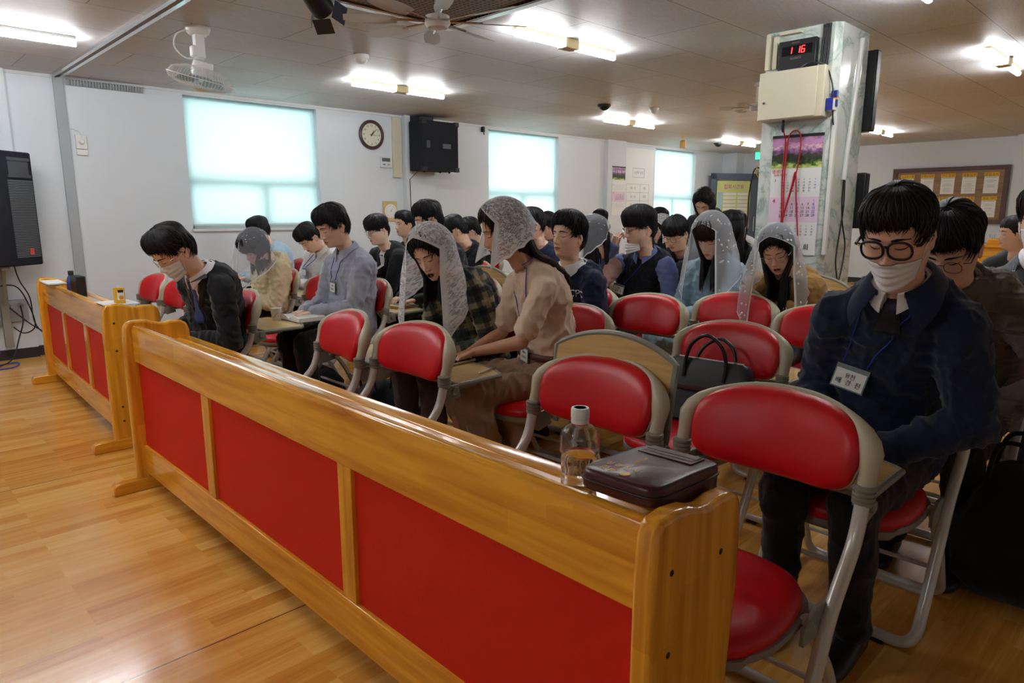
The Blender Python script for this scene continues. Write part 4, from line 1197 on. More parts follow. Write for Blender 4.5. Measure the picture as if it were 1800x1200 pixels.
    for sg in (-1, 1):
        if not stand:
            kn = fr(legs[0], sg * knees, kz); an = fr(legs[1], sg * (knees + .01), .10)
        else:
            kn = fr(.02, sg * .09, kz); an = fr(.0, sg * .09, .10)
        hp = fr(.0, sg * .085, hipz - .03)
        if not skirt: 
            capsule(G_leg, hp, kn, .092, .070); capsule(G_leg, kn, an, .070, .058)
        if lod > 0:
            capsule(Mb, hp, kn, .075, .052); capsule(Mb, kn, an, .050, .036)
        sh_ = MB(); c = Vector((an.x, an.y, 0)); rs = []
        for q, w_, h_ in ((-.075, .026, .05), (-.06, .036, .075), (0, .041, .085), (.07, .045, .058), (.13, .046, .045), (.17, .036, .036), (.185, .015, .024)):
            rs.append([c + fw * q + rt * (w_ * math.copysign(abs(math.cos(a)) ** .7, math.cos(a))) + up * (.004 + h_ / 2 + h_ / 2 * math.copysign(abs(math.sin(a)) ** .7, math.sin(a))) for a in np.linspace(0, 2 * PI, 14, endpoint=False)])
        sh_.loft(rs); putmb('shoe', sh_, M['shoe'], root)
    if skirt:
        for k in range(7):
            q = -.11 + .22 * k / 6
            capsule(G_leg, fr(.05, q, hipz - .03), fr(.44, q * 1.15, kz), .088, .078)
            capsule(G_leg, fr(.44, q * 1.15, kz), fr(.36, q * 1.5, .20), .078, .05)
            capsule(G_leg, fr(.25, q * 1.15, kz - .04), fr(.22, q * 1.4, .22), .06, .04)
    vx = {2: .0085, 1: .012, 0: .019}[lod]
    V, F = fuse(G_leg, vx * 1.3, 4); V = wrinkle(V, F, .006 if not skirt else .010, seed, [(fr(.38, s * .1, kz), fw, .004) for s in (-1, 1)], 7)
    put('trousers' if not skirt else 'skirt', V, F, M[bottom], root)
    V, F = fuse(G_top, vx, {2: 7, 1: 5, 0: 3}[lod]); Vt = wrinkle(V, F, fold, seed, anchors if lod > 0 else anchors[:2])
    put({'vest_knit': 'vest'}.get(top, 'jacket' if ('suit' in top or 'jacket' in top or top in ('plaid', 'quilt')) else 'shirt'), Vt, F, M[top], root)
    bvh = BVHTree.FromPolygons([Vector(p) for p in Vt], F)
    if sleeve_mat:
        V2, F2 = fuse(G_slv, vx, 5); V2 = wrinkle(V2, F2, fold, seed + 3, anchors); put('sleeves', V2, F2, M[sleeve_mat], root)
        nb = len(Vt); bvh_all = BVHTree.FromPolygons([Vector(p) for p in Vt] + [Vector(p) for p in V2], list(F) + [tuple(i + nb for i in q) for q in F2])
    else: bvh_all = bvh
    if belt:
        bm_ = MB(); c = ring(.10, .172, .130, e=ease * .9 + .004); c2 = ring(.16, .162, .124, e=ease * .9 + .004)
        bm_.loft([c, c2]); putmb('belt', bm_, M[belt], root)
    # body: trunk, arms, legs, hands, head, all one mesh
    Vb, Fb = fuse(Mb, {2: .009, 1: .012, 0: .016}[lod], 4)
    VV = [Vb]; FF = list(Fb); MI = [0] * len(Fb); TT = [np.zeros(len(Vb))]; n = len(Vb)
    if hands.v:
        Vh, Fh = fuse(hands, {2: .0034, 1: .0042, 0: .006}[lod], 2)
        VV.append(Vh); FF += [tuple(i + n for i in q) for q in Fh]; MI += [0] * len(Fh); TT.append(np.full(len(Vh), .10)); n += len(Vh)
    for V, F, mi, ti in head_mesh(lod, mouth, fem, eyes, jaw):
        W_ = xf(Mx, V); VV.append(W_); FF += [tuple(i + n for i in q) for q in F]; MI += [mi] * len(F); TT.append(ti if ti is not None else np.zeros(len(W_))); n += len(W_)
    put('body', np.concatenate(VV), FF, [M[skin], M[hair], M['mouth_dark'], M['eye_white'], M['iris']], root, mi=MI, attr={'tint': np.concatenate(TT)})
    # hair
    mb, uvs = hair_mesh(Mx, style, lod, vol, seed, asym=asym)
    Th = (NB - P0).normalized(); fn_ = rt.cross(Th).normalized(); fn_ = fn_ if fn_.dot(fw) > 0 else -fn_
    if long_hair:
        rnd = np.random.RandomState(seed + 5); Lh = long_hair['len']; cnt = {2: 190, 1: 120, 0: 60}[lod]
        a0 = math.radians(long_hair.get('from', 62))
        for k in range(cnt):
            sg = 1 if k % 2 else -1
            aa = sg * (a0 + (PI - a0) * (k / cnt) ** long_hair.get('pow', 1.0))
            if long_hair.get('one') and sg == -long_hair['one'] and abs(aa) < 1.9: aa = sg * 2.2
            zs = .05 if abs(aa) > 1.3 else .03
            f0, s0 = headpt(aa, zs); P = [Mx @ Vector((float(f0) * 1.09, float(s0) * 1.12, zs))]
            f1, s1 = headpt(aa, -.03); P.append(Mx @ Vector((float(f1) * 1.10, float(s1) * 1.14, -.03)))
            l = Lh * rnd.uniform(.82, 1.05); m = 12; cur = P[-1]; shift = rnd.uniform(-.012, .012)
            bias = Vector(long_hair.get('bias', (0, 0, 0)))
            for q in range(m):
                cur = cur - up * (l / m) + rt * (shift / m) + bias * (1 / m) - (rt * (sg * .010) if q < 4 and abs(aa) < 2.4 else rt * 0)
                c2 = drape(bvh_all, cur, .010 + .006 * (k % 3)); P.append(c2); cur = c2 if (c2 - cur).length > 1e-6 else cur
            r0 = rnd.uniform(.0055, .0095) * (1.25 if lod < 2 else 1); rr = [r0 * .8, r0] + [r0 * (1 - .1 * (q / m)) if q < m - 3 else r0 * (.75, .5, .12)[q - m + 3] for q in range(m)]
            n0 = len(mb.v); mb.tube(P, rr, 6); uvs += [(rnd.rand() + .002 * (i % 6), .05 * (i // 6)) for i in range(len(mb.v) - n0)]
    putmb('hair', mb, M[hair], root, uvs=uvs)
    # frame at the neck for collars and things on the chest
    nup = (NJ - NB).normalized(); NC = NB + nup * .004
    nf = (fw - nup * fw.dot(nup)).normalized()
    def chest(s, z, off=.003, far=.5):
        p = NB + rt * s + Th * z
        h = bvh_all.ray_cast(p + fn_ * far, -fn_, far + .1)
        return (h[0] + h[1] * off * (1 if h[1].dot(fn_) > 0 else -1)) if h[0] is not None else p + fn_ * .11
    def patch(name, z0, z1, wl, wr_, off, matl, nr=14, nc=8, thick=.003):
        V = []; 
        for i in range(nr):
            q = i / (nr - 1); z = z0 + (z1 - z0) * q; a_, b_ = wl(q), wr_(q)
            V.append([chest(a_ + (b_ - a_) * j / (nc - 1), z, off) for j in range(nc)])
        fr_ = [p for r in V for p in r]; bk = [p - fn_ * thick for p in fr_]
        F = grid_faces(nr, nc, False); k = nr * nc
        F2 = [tuple(reversed([i + k for i in f])) for f in F]
        bd = [j for j in range(nc)] + [i * nc + nc - 1 for i in range(1, nr)] + [(nr - 1) * nc + j for j in range(nc - 2, -1, -1)] + [i * nc for i in range(nr - 2, 0, -1)]
        F3 = [(bd[i], bd[(i + 1) % len(bd)], bd[(i + 1) % len(bd)] + k, bd[i] + k) for i in range(len(bd))]
        return put(name, fr_ + bk, F + F2 + F3, matl, root)
    if suit:                                    # open jacket: shirt V, lapels
        vl = suit.get('v', .22); wt = .052
        patch('shirt_front', .0, -vl, lambda q: -wt * (1 - q) - .003, lambda q: wt * (1 - q) + .003, .002, M[suit['shirt']])
        for sg in (-1, 1):
            patch('lapel', .005, -vl, lambda q, sg=sg: sg * (wt * (1 - q) + .002), lambda q, sg=sg: sg * (wt * (1 - q) + .006 + .05 * math.sin(min(1, q * 1.1 + .25) * PI) ** .7), .0055, M[top], nc=5, thick=.005)
    if tie:
        patch('necktie', .0, -(tie[1]), lambda q: -(.013 + .022 * q if q > .12 else .017 - .03 * q), lambda q: (.013 + .022 * q if q > .12 else .017 - .03 * q), .0075, M[tie[0]], nr=16, nc=5, thick=.005)
    if vneck:
        patch('inner_shirt', .0, -vneck[1], lambda q: -.05 * (1 - q) - .002, lambda q: .05 * (1 - q) + .002, .003, M[vneck[0]])
    for ci, cc in enumerate([collar, collar2]):
        if not cc: continue
        cm, size_ = cc if isinstance(cc, tuple) else (cc, 1.0)
        cols = []; nseg = 41
        for k in range(nseg):
            a = math.radians((-166 + 332 * k / (nseg - 1)) * (1 - .08 * ci)) + PI          # gap in front
            q = abs(-1 + 2 * k / (nseg - 1)); pt = max(0, (q - .62) / .38)
            rad = .060 * S + .012 * ci; dirv = nf * math.cos(a) + rt * math.sin(a)
            fold_l = (.034 + .040 * pt ** 1.5) * size_; spread = 1 + .0 * pt
            c0 = NC + dirv * (rad + .002) - nup * .010; c1 = NC + dirv * (rad + .001) + nup * (.030 * (1 - .35 * pt)) * size_
            c2 = NC + dirv * (rad + .010) + nup * (.029 * (1 - .35 * pt)) * size_
            low = NC + dirv * (rad + .022 + .012 * pt + ci * (.016 + .02 * pt)) + rt * (ci * .02 * pt * (1 if dirv.dot(rt) > 0 else -1)) - nup * (fold_l - .030) 
            mid_ = (c2 + low) / 2 + dirv * .003
            low = drape(bvh_all, low, .006)
            cols.append([c0, c1, c2, mid_, low, low - dirv * .004 - nup * .001, mid_ - dirv * .004, c2 - dirv * .004 - nup * .004])
        cm_ = MB(); cm_.loft(cols, True); putmb('collar', cm_, M[cm], root, angle=50)
    if lanyard or badge:
        bf, bs, bz, roll_ = badge['at'][0], badge['at'][1], badge['at'][2], math.radians(badge.get('roll', 0))
        ff_ = 0
        for ds in (-.05, 0, .05):
            for dz in (-.05, 0, .04):
                h_ = bvh_all.ray_cast(fr(.9, bs + ds, bz + dz), -fw, .9)
                if h_[0] is not None: ff_ = max(ff_, (h_[0] - O).dot(fw))
        B = fr(max(ff_ + .010, bf * 0), bs, bz); lw = MB()
        tl = badge.get('tilt', 0)
        bx = (rt * math.cos(roll_) + up * math.sin(roll_)); by = (up * math.cos(roll_) - rt * math.sin(roll_))
        bn = (fw + up * tl).normalized(); by = (by - bn * by.dot(bn)).normalized(); bx = by.cross(bn).normalized()
        h = badge.get('size', (.094, .070))
        if bx.dot(rt) > 0: bx = -bx      # writing reads left to right for a viewer facing the person
        for sg in (-1, 1):
            A_ = NC + rt * sg * .058 + nup * .018; E_ = B + by * (h[1] * .5 + .006) - bx * sg * (h[0] * .36)
            P = [NC - nf * .066 + nup * .016, NC - nf * .03 + rt * sg * .064 + nup * .018, A_ + nf * .03 + rt * sg * .006]
            st = chest(sg * .060, -.01, .006); P += [st]
            for q in np.linspace(.12, 1, 10): P.append(drape(bvh_all, st * (1 - q) + E_ * q, .004))
            P[-1] = E_
            lw.tube(P, .0022 if lod == 2 else .003, 6)
        ly = putmb('lanyard', lw, M['blue'], root)
        Fm = lambda u, v, w: tuple(B + bx * u + by * v + bn * w)
        cd = MB().box(-h[0] / 2, h[0] / 2, -h[1] / 2, h[1] / 2, -.0015, .0015); cd.v = [Fm(*p) for p in cd.v]
        bd_ = putmb('name_badge', cd, M['badge_rim'], root, smooth=False)
        cd = MB().box(-h[0] / 2 + .004, h[0] / 2 - .004, -h[1] / 2 + .004, h[1] / 2 - .014, .0017, .0022); cd.v = [Fm(*p) for p in cd.v]
        putmb('card', cd, M['paper'], bd_, smooth=False)
        if badge.get('text'):
            tx = MB()
            for s_, sz, vv in badge['text']: text_into(tx, s_, sz, lambda u, v, w, vv=vv: Fm(u, v + vv, w + .003), .0003)
            putmb('writing', tx, M['ink'], bd_, smooth=False)
    if glasses:
        g = MB(); thick = glasses.get('r', .0018); w_, h_ = glasses.get('size', (.024, .0195)); off = glasses.get('f', .101); zc = glasses.get('z', -.004)
        for sg in (-1, 1):
            ringp = []
            for k in range(29):
                a = 2 * PI * k / 28; c, s = se(a, .80)
                ringp.append(Mx @ Vector((off - .012 * ((c * w_ + .0) * sg + .0 > 0) * abs(c) ** 2 * 1.0 * (1 if c * sg * sg > 0 else 0), sg * .034 + c * w_ * sg, zc + s * h_ - .0 * abs(c))))
            g.tube(ringp, thick, 8)
            g.tube([Mx @ Vector((off - .012, sg * (.034 + w_), zc + h_ * .45)), Mx @ Vector((off - .018, sg * .0775, zc + h_ * .45)), Mx @ Vector((.0, sg * .082, zc + .006)), Mx @ Vector((-.022, sg * .080, zc - .010))], [thick * 1.2] * 4, 8)
        g.tube([Mx @ Vector((off, -(.034 - w_), zc + h_ * .35)), Mx @ Vector((off + .003, 0, zc + h_ * .5)), Mx @ Vector((off, (.034 - w_), zc + h_ * .35))], thick, 8)
        go = putmb('glasses', g, M[glasses.get('mat', 'black')], root)
        for sg in (-1, 1):
            ln = MB(); ln.loft([[Mx @ Vector((off - dd - .006 * (se(2 * PI * k / 24, .8)[0] > 0) * abs(se(2 * PI * k / 24, .8)[0]) ** 2, sg * (.034 + se(2 * PI * k / 24, .8)[0] * w_ * q), zc + se(2 * PI * k / 24, .8)[1] * h_ * q)) for k in range(24)] for dd, q in ((0, .98), (.001, .98))])
            putmb('lens', ln, M['lens'], go)
            if glasses.get('studs'):
                sd_ = MB().box(-.0015, .0015, -.004, .004, -.002, .002); sd_.v = [tuple(Mx @ (Vector(p) + Vector((off - .006, sg * (.034 + w_ + .003), zc + h_ * .5)))) for p in sd_.v]
                putmb('stud', sd_, M['gold'], go)
    if mask:
        zt, zb, mo = mask.get('top', -.022), mask.get('bottom', -.118), mask.get('off', .006); nr, nc = (34, 44) if lod == 2 else (18, 26); V = []
        for i in range(nr):
            q = i / (nr - 1)
            for j in range(nc):
                a = math.radians(-72 + 144 * j / (nc - 1)); ce = math.cos(a * 1.15)
                z = zt * (1 - q) + zb * q; z = z + (-.008 * (1 - ce)) * (1 - q) + (.022 * (1 - ce)) * q
                f, s = headpt(a, max(z, -.108)); d, _ = face_feat(f, s, np.asarray(z), np.asarray(a), 0, fem)
                f = max(float(f + d * .9), .087 * math.cos(a) - .0 ) ; o_ = mo + .006 * math.sin(q * PI) * ce + (.0022 * math.sin(q * PI * 7) * ce)
                V.append(Mx @ Vector((f + o_ * math.cos(a), float(s) + o_ * math.sin(a) * .8, z)))
        k = nr * nc; bk = [p - (Mx.to_3x3() @ Vector((math.cos(math.radians(-72 + 144 * (i % nc) / (nc - 1))), math.sin(math.radians(-72 + 144 * (i % nc) / (nc - 1))), 0))) * .0018 for i, p in enumerate(V)]
        F = grid_faces(nr, nc, False); bd = list(range(nc)) + [i * nc + nc - 1 for i in range(1, nr)] + [(nr - 1) * nc + j for j in range(nc - 2, -1, -1)] + [i * nc for i in range(nr - 2, 0, -1)]
        F = F + [tuple(reversed([i + k for i in f])) for f in F] + [(bd[i], bd[(i + 1) % len(bd)], bd[(i + 1) % len(bd)] + k, bd[i] + k) for i in range(len(bd))]
        mo_ = put('face_mask', V + bk, F, M[mask.get('mat', 'mask')], root)
        for sg in (-1, 1):
            j = nc - 1 if sg > 0 else 0; a_, b_ = V[2 * nc + j], V[(nr - 3) * nc + j]
            e = Mx @ Vector((-.022, sg * .083, -.002)); e2 = Mx @ Vector((-.024, sg * .080, -.030)); m1 = Mx @ Vector((.030, sg * .079, -.012)); m2 = Mx @ Vector((.025, sg * .075, -.045))
            lp = MB().tube([a_, m1, e, e2, m2, b_], .0013, 6); putmb('ear_loop', lp, M[mask.get('mat', 'mask')], mo_)
    if veil:
        nu, nv = {2: (96, 84), 1: (72, 60), 0: (40, 30)}[lod]
        tiltf = math.radians(veil.get('tilt', 38)); amax = math.radians((veil.get('open', 128) - 18)); hang = veil.get('len', (.34, .50)); flare = veil.get('flare', .20); ruf = veil.get('ruffle', .018)
        hv = veil.get('extra', .007); n0 = Vector((math.sin(tiltf), 0, math.cos(tiltf))); ta = Vector((-math.cos(tiltf), 0, math.sin(tiltf))); tb = Vector((0, 1, 0))
        rad = Vector((.128 + hv, .106 + hv, .136 + hv)); cen = Vector((-.002, 0, .010)); sway = Vector(veil.get('sway', (0, 0, 0)))
        nb_ = len(mb.v); bvh2 = BVHTree.FromPolygons([Vector(p) for p in mb.v] + [Vector(p) for p in Vt], [tuple(f) for f in mb.f] + [tuple(i + nb_ for i in q) for q in F_t(Vt, G_F)] ) if False else bvh_all
        V = []; UV = []; ED = []; toth = []
        for i in range(nu):
            uu = -1 + 2 * i / (nu - 1); a = uu * amax
            tdir = ta * math.cos(a) + tb * math.sin(a)
            ll = hang[0] + (hang[1] - hang[0]) * abs(uu) ** veil.get('pow', 2.0)
            if 'asym' in veil: ll *= 1 + veil['asym'] * uu
            scal = .012 * abs(math.sin(uu * veil.get('scallops', 26)))
            tot = ll - scal; toth.append(tot)
            th = 0.0; P = []; hanging = False; hp = None; dist = 0.0; st = tot / (nv - 1); cur = Mx @ (cen + Vector((n0.x * rad.x, 0, n0.z * rad.z)))
            for j in range(nv):
                if j > 0:
                    if not hanging:
                        th += st / .112; nn = n0 * math.cos(th) + tdir * math.sin(th); q = Mx @ (cen + Vector((nn.x * rad.x, nn.y * rad.y, nn.z * rad.z)))
                        wn = (Mx.to_3x3() @ Vector((nn.x / rad.x, nn.y / rad.y, nn.z / rad.z))).normalized()
                        if wn.z < .12 or th > 2.0:
                            hanging = True; hp = cur; hz = Vector((wn.x, wn.y, 0)).normalized(); hd0 = j
                        else: cur = q
                    if hanging:
                        k_ = (j - hd0) * st
                        wav = ruf * min(1, k_ / .15) * math.sin(uu * amax * veil.get('waves', 7) + seed) 
                        q = hp + hz * (flare * k_ * (1 - .35 * k_ / .4) + wav) - up * k_ * .96 + sway * k_
                        q = drape(bvh_all, q, .010); cur = q
                P.append(cur)
            for j, p in enumerate(P):
                V.append(p + (Vector((0, 0, 1)) * .0)); UV.append((uu * amax * .16, j * st)); ED.append(min((nv - 1 - j) * st, (1 - abs(uu)) * amax * .13 + .0 if j > 2 else .1))
        fl = MB()
        if veil.get('flowers'):
            rnd = np.random.RandomState(seed + 9); kind_ = veil['flowers']
            for k in range(veil.get('nfl', 34)):
                side_ = 1 if rnd.rand() < .5 else -1
                i = int(nu * (.5 + side_ * rnd.uniform(.30, .47))); j = int(rnd.uniform(.12, .96) * (nv - 1))
                i = min(max(i, 1), nu - 2); j = min(max(j, 1), nv - 2)
                p = V[i * nv + j]; a1 = V[(i + 1) * nv + j] - V[(i - 1) * nv + j]; a2 = V[i * nv + j + 1] - V[i * nv + j - 1]
                nn = a1.cross(a2)
                if nn.length < 1e-8: continue
                nn.normalize(); a1 = a1.normalized(); a2 = nn.cross(a1).normalized()
                if (p - Vector(H)).dot(nn) < 0: nn = -nn
                sz = rnd.uniform(.006, .010); ph = rnd.uniform(0, 6)
                poly = []
                for q in range(30):
                    an_ = 2 * PI * q / 30; r_ = sz * (.55 + .45 * abs(math.cos(an_ * 2.5 + ph)))
                    poly.append((math.cos(an_) * r_, math.sin(an_) * r_))
                fl.prism(poly, .0004, .0014, fn=lambda u, v, w: tuple(p + a1 * u + a2 * v + nn * w))
        gf = grid_faces(nu, nv, False); nV = len(V)
        vo = put('lace_veil' if 'lace' in veil['mat'] else 'sheer_veil', list(V) + [Vector(p) for p in fl.v], gf + [tuple(i + nV for i in q) for q in fl.f], [M[veil['mat']], M['paper']], root, mi=[0] * len(gf) + [1] * len(fl.f), uvs=UV + [(0, 0)] * len(fl.v), attr={'edge': ED + [1.0] * len(fl.v)})
        hem = MB()
        if veil.get('hem', True):
            hr = veil.get('hem_r', .0012)
            hem.tube([V[j] for j in range(nv)], hr, 5); hem.tube([V[(nu - 1) * nv + j] for j in range(nv)], hr, 5)
            hem.tube([V[i * nv + nv - 1] for i in range(nu)], hr, 5)
            putmb('veil_hem', hem, M['paper'], vo)
    return dict(root=root, bvh=bvh_all, fr=fr, NC=NC, chest=chest, patch=patch, fn=fn_, Th=Th, rt=rt, Mx=Mx, fw=fw)
M['badge_rim'] = mat('badge_rim', srgb(120, 128, 134), 0.25)
M['belt_brown'] = mat('belt_brown', srgb(92, 58, 46), 0.5)
# --- the congregation. Head centre in metres; hip on its chair
BIG = person('man in navy jacket with thick black glasses, white mask under his nose, nearest the camera', (1.99, .595, 1.225), (2.36, .70), bow=2, head=(-2, 22, 0), lod=2, style='fringe', vol=.85, jaw=1.10,
       top='navy_jacket', ease=.022, collar=('shirt_white', .85), collar2=('navy_jacket', 1.3), R=dict(w=(.27, .12, .60), pole=(-.3, .32, -1), show=True), L=dict(w=(.27, -.10, .60), pole=(-.3, -.32, -1), show=True),
       glasses=dict(r=.0032, size=(.0285, .0235), studs=True, z=-.003), mask=dict(top=-.044, bottom=-.128, off=.008), badge=dict(at=(.22, .025, .785), roll=10, tilt=.25, size=(.100, .074), text=[('용천', .017, .004), ('배  경  진', .020, -.016)]),
       tie=('tie_dark', .12), suit=None, vneck=('shirt_white', .07), width=1.0, fold=.006, scale=.98)
person('man in black suit and blue tie, bowed, white mask and glasses, front row left', (1.22, 3.76, 1.085), (1.50, 4.00), bow=-8, head=(-8, 38, 0), lod=2, style='up', vol=1.15,
       top='suit_black', collar=('shirt_white', 1.0), suit=dict(shirt='shirt_white', v=.30), tie=('tie_blue', .30), glasses=dict(r=.0011, size=(.023, .018), mat='chrome'), mask=dict(top=-.020, bottom=-.120),
       R=dict(w=(.20, .10, .60)), L=dict(w=(.20, -.10, .60)), width=1.08, fold=.005, scale=1.04, ease=.016, legs=(.30, .10))
person('woman in cream cardigan with sheer veil and pink mask, head bowed', (2.22, 5.05, 1.03), (2.42, 5.28), bow=-4, head=(-5, 40, 5), lod=2, style='bangs', fem=True, skin='skin_pale', top='cream_knit', ease=.032,
       mask=dict(top=-.02, bottom=-.12, mat='mask_pink'), veil=dict(mat='veil_grey', len=(.34, .44), open=124, flare=.25, scallops=30, extra=.007), long_hair=dict(len=.16), R=dict(w=(.22, .08, .62)), L=dict(w=(.22, -.08, .62)), fold=.007)
person('man in grey shirt with name badge, seated by the cup, eyes lowered', (2.28, 4.00, 1.195), (2.43, 4.06), bow=-3, head=(0, 22, 0), lod=2, style='fringe', vol=1.1, top='shirt_grey', collar=('shirt_grey', 1.05), ease=.018, skin='skin',
       badge=dict(at=(.165, .0, .80), roll=6, size=(.062, .078), text=[('서울', .012, .008), ('조영수', .014, -.016)]), R=dict(w=(.33, .05, .655), d=(1, -.3, -.1)), L=dict(w=(.33, -.06, .655), d=(1, .3, -.1)), mouth=.25, fold=.006, scale=1.05)
person('woman in green plaid jacket under white lace veil, mouth open', (2.08, 2.70, 1.085), (2.42, 2.76), bow=-4, head=(-20, 24, -12), lod=2, style='part', fem=True, skin='skin', mouth=1.0, top='plaid', ease=.024, vneck=('dots', .20), hair='hair',
       veil=dict(mat='lace_white', len=(.40, .60), open=124, flare=.16, scallops=26, hem_r=.0018, asym=-.05, ruffle=.022), long_hair=dict(len=.22, **{'from': 68}), bottom='dark_brown_pants', R=dict(w=(.30, .06, .60)), L=dict(w=(.28, -.08, .58)), fold=.006, scale=1.04)
person('woman in tan knit top and brown skirt under fine lace veil, in profile', (2.17, 2.28, 1.20), (2.40, 2.22), bow=20, head=(32, 16, 0), lod=2, style='part', hair='hair_brown', fem=True, skin='skin_tan', mouth=.5, top='tan_knit', ease=.010, sleeve=.5, belt='belt_brown', bottom='skirt_brown', skirt=True,
       veil=dict(mat='lace_fine', len=(.27, .33), open=118, flare=.55, scallops=22, hem_r=.0018, tilt=34, extra=.006), long_hair=dict(len=.36, bias=(.20, 0, 0), **{'from': 95}),
       badge=dict(at=(.27, -.02, .62), roll=4, size=(.085, .080), text=[('신성교', .013, .008), ('오 지 수', .014, -.016)]), L=dict(w=(.40, -.05, .655), pole=(-.2, -.8, -.6), d=(1, .2, -.3)), R=dict(w=(.36, .12, .62)), fold=.007, scale=1.03)
UC = person('man in navy sweater with white collar and arched white letters', (3.00, 2.62, 1.145), (3.12, 2.70), bow=0, head=(0, -6, 0), lod=2, style='up', vol=1.35, top='navy_sweater', collar=('shirt_white', 1.25), eyes='down', mouth=.2, ease=.022, width=1.04, scale=1.03, skin='skin',
       R=dict(w=(.25, .10, .62)), L=dict(w=(.25, -.10, .62)), lanyard=None, fold=.006)
person('man in black knitted vest over striped blue shirt, mask below chin, hand at mouth', (3.95, 2.80, 1.175), (4.16, 2.94), bow=-2, head=(30, 6, 0), lod=2, style='bowl', vol=1.35, top='vest_knit', sleeve_mat='stripe_blue', collar=('stripe_blue', 1.0), ease=.020, jaw=1.12, width=1.14,
       glasses=dict(r=.0012, size=(.023, .016)), mask=dict(top=-.085, bottom=-.150, off=.014), R=dict(w=(.24, .06, 1.035), pole=(.35, .75, -1), d=(-.05, -.25, 1), pn=(-1, -.1, 0), curl=.95), L=dict(w=(.25, -.16, .64)),
       badge=dict(at=(.22, .06, .74), roll=12, size=(.095, .072), text=[('익산', .015, .006), ('김 주 현', .017, -.014)]), scale=1.08, fold=.005)
person('woman in light blue denim shirt under sheer veil with embroidered scrolls', (4.02, 2.29, 1.13), (4.18, 2.38), bow=0, head=(-4, 26, 0), lod=2, style='bangs', hair='hair_brown', fem=True, skin='skin_pale', top='denim_light', collar=('denim_light', 1.0), ease=.026, bottom='denim_light', skirt=True,
       veil=dict(mat='veil_sheer', len=(.42, .56), open=124, flare=.24, scallops=18, ruffle=.02, flowers=1, nfl=46), long_hair=dict(len=.30, **{'from': 58}), R=dict(w=(.34, .06, .64)), L=dict(w=(.34, -.06, .64)), scale=1.12, fold=.006, knees=.08)
BR = person('woman in mustard cardigan and round glasses under flowered sheer veil, mouth open', (3.72, 1.71, 1.075), (4.02, 1.76), bow=-4, head=(-14, 24, -10), lod=2, style='part', fem=True, skin='skin', mouth=.7, top='mustard', vneck=('vest_knit', .26), ease=.030, bottom='jeans',
       glasses=dict(r=.0009, size=(.023, .021), mat='chrome'), veil=dict(mat='veil_sheer', len=(.40, .60), open=122, flare=.22, scallops=24, ruffle=.02, flowers=1, nfl=54), long_hair=dict(len=.42, **{'from': 66}),
       R=dict(w=(.25, .00, .755), d=(.5, .2, .25), curl=.6), L=dict(w=(.24, -.09, .75), d=(.8, .5, .25), curl=.5, pn=(0, .4, -.6)), scale=1.03, fold=.006)
person('man in quilted brown jacket bowed low behind the navy jacket', (2.62, .622, 1.17), (3.12, .64), bow=-2, head=(0, 34, 0), lod=2, style='fringe', vol=1.2, top='quilt', collar=('quilt', 1.1), ease=.026, glasses=dict(r=.0011), R=dict(w=(.20, .12, .58)), L=dict(w=(.20, -.14, .58), show=True), width=1.08, scale=1.06, fold=.007)
person('man in grey suit with white mask and blue lanyard at the right edge', (3.68, .535, 1.245), (4.10, .42), bow=-8, head=(-6, 8, 0), lod=1, style='up', hair='hair_brown', vol=1.5, top='grey_suit', collar=('shirt_white', 1.0), suit=dict(shirt='shirt_white', v=.38), mask=dict(top=-.02), ease=.018, eyes='open',
       badge=dict(at=(.17, .0, .78), size=(.08, .06)), width=1.12, scale=1.06)
# rows further back
person('person in light blue shirt by the wall, only back of dark hair showing', (2.98, 6.66, 1.11), (3.14, 6.62), head=(45, 18, 0), lod=1, style='fringe', top='shirt_blue', ease=.02)
person('man in white shirt bowed low, writing, left of the grey shirt', (2.93, 5.56, 1.065), (3.20, 5.82), bow=-5, head=(-6, 44, 0), lod=1, style='fringe', top='shirt_white', collar='shirt_white', ease=.02, badge=dict(at=(.2, 0, .75), size=(.06, .07)), R=dict(w=(.40, .1, .66)))
person('stout man in black suit and white shirt with glasses, below the wooden thermometer', (3.50, 5.35, 1.125), (3.76, 5.54), head=(4, 14, 0), lod=1, style='bowl', vol=1.1, skin='skin_pale', jaw=1.18, top='suit_black', suit=dict(shirt='shirt_white', v=.3), ease=.02, width=1.15, glasses=dict(r=.001), scale=1.05, mouth=.2)
person('young man in black top looking ahead beside the wooden thermometer', (4.12, 5.80, 1.165), (4.28, 5.86), head=(4, 0, 0), lod=1, style='up', top='suit_black', eyes='open', mouth=.25)
person('person with dark hair directly behind the white lace veil', (3.10, 4.06, 1.232), (3.26, 4.06), head=(30, 16, 0), lod=1, style='fringe', top='suit_black', vol=1.1)
person('young man in black with blue lanyard turned away to the wall', (3.84, 4.66, 1.127), (4.12, 4.94), head=(44, 30, 0), lod=1, style='fringe', top='suit_black', ease=.02, badge=dict(at=(.2, 0, .75), size=(.06, .07)), width=1.05)
person('curly-haired man in black looking down behind the lanyard wearer', (4.60, 5.34, 1.09), (4.85, 5.58), head=(38, 26, 0), lod=1, style='up', vol=1.5, top='suit_black')
person('man in dark jacket partly hidden behind the fine lace veil', (4.02, 3.90, 1.185), (4.20, 3.90), head=(30, 12, 0), lod=1, style='fringe', top='navy_sweater', vol=1.1)
person('young man in black looking down, below the middle window', (4.85, 4.50, 1.155), (5.05, 4.62), head=(0, 28, 0), lod=1, style='fringe', top='suit_black')
person('woman in pink jacket under dark veil seen from behind the sweater', (3.82, 3.10, 1.125), (4.05, 3.42), head=(50, 20, 0), lod=1, style='part', fem=True, top='pink', ease=.022, veil=dict(mat='veil_grey', len=(.26, .34), open=118, flare=.3), long_hair=dict(len=.2))
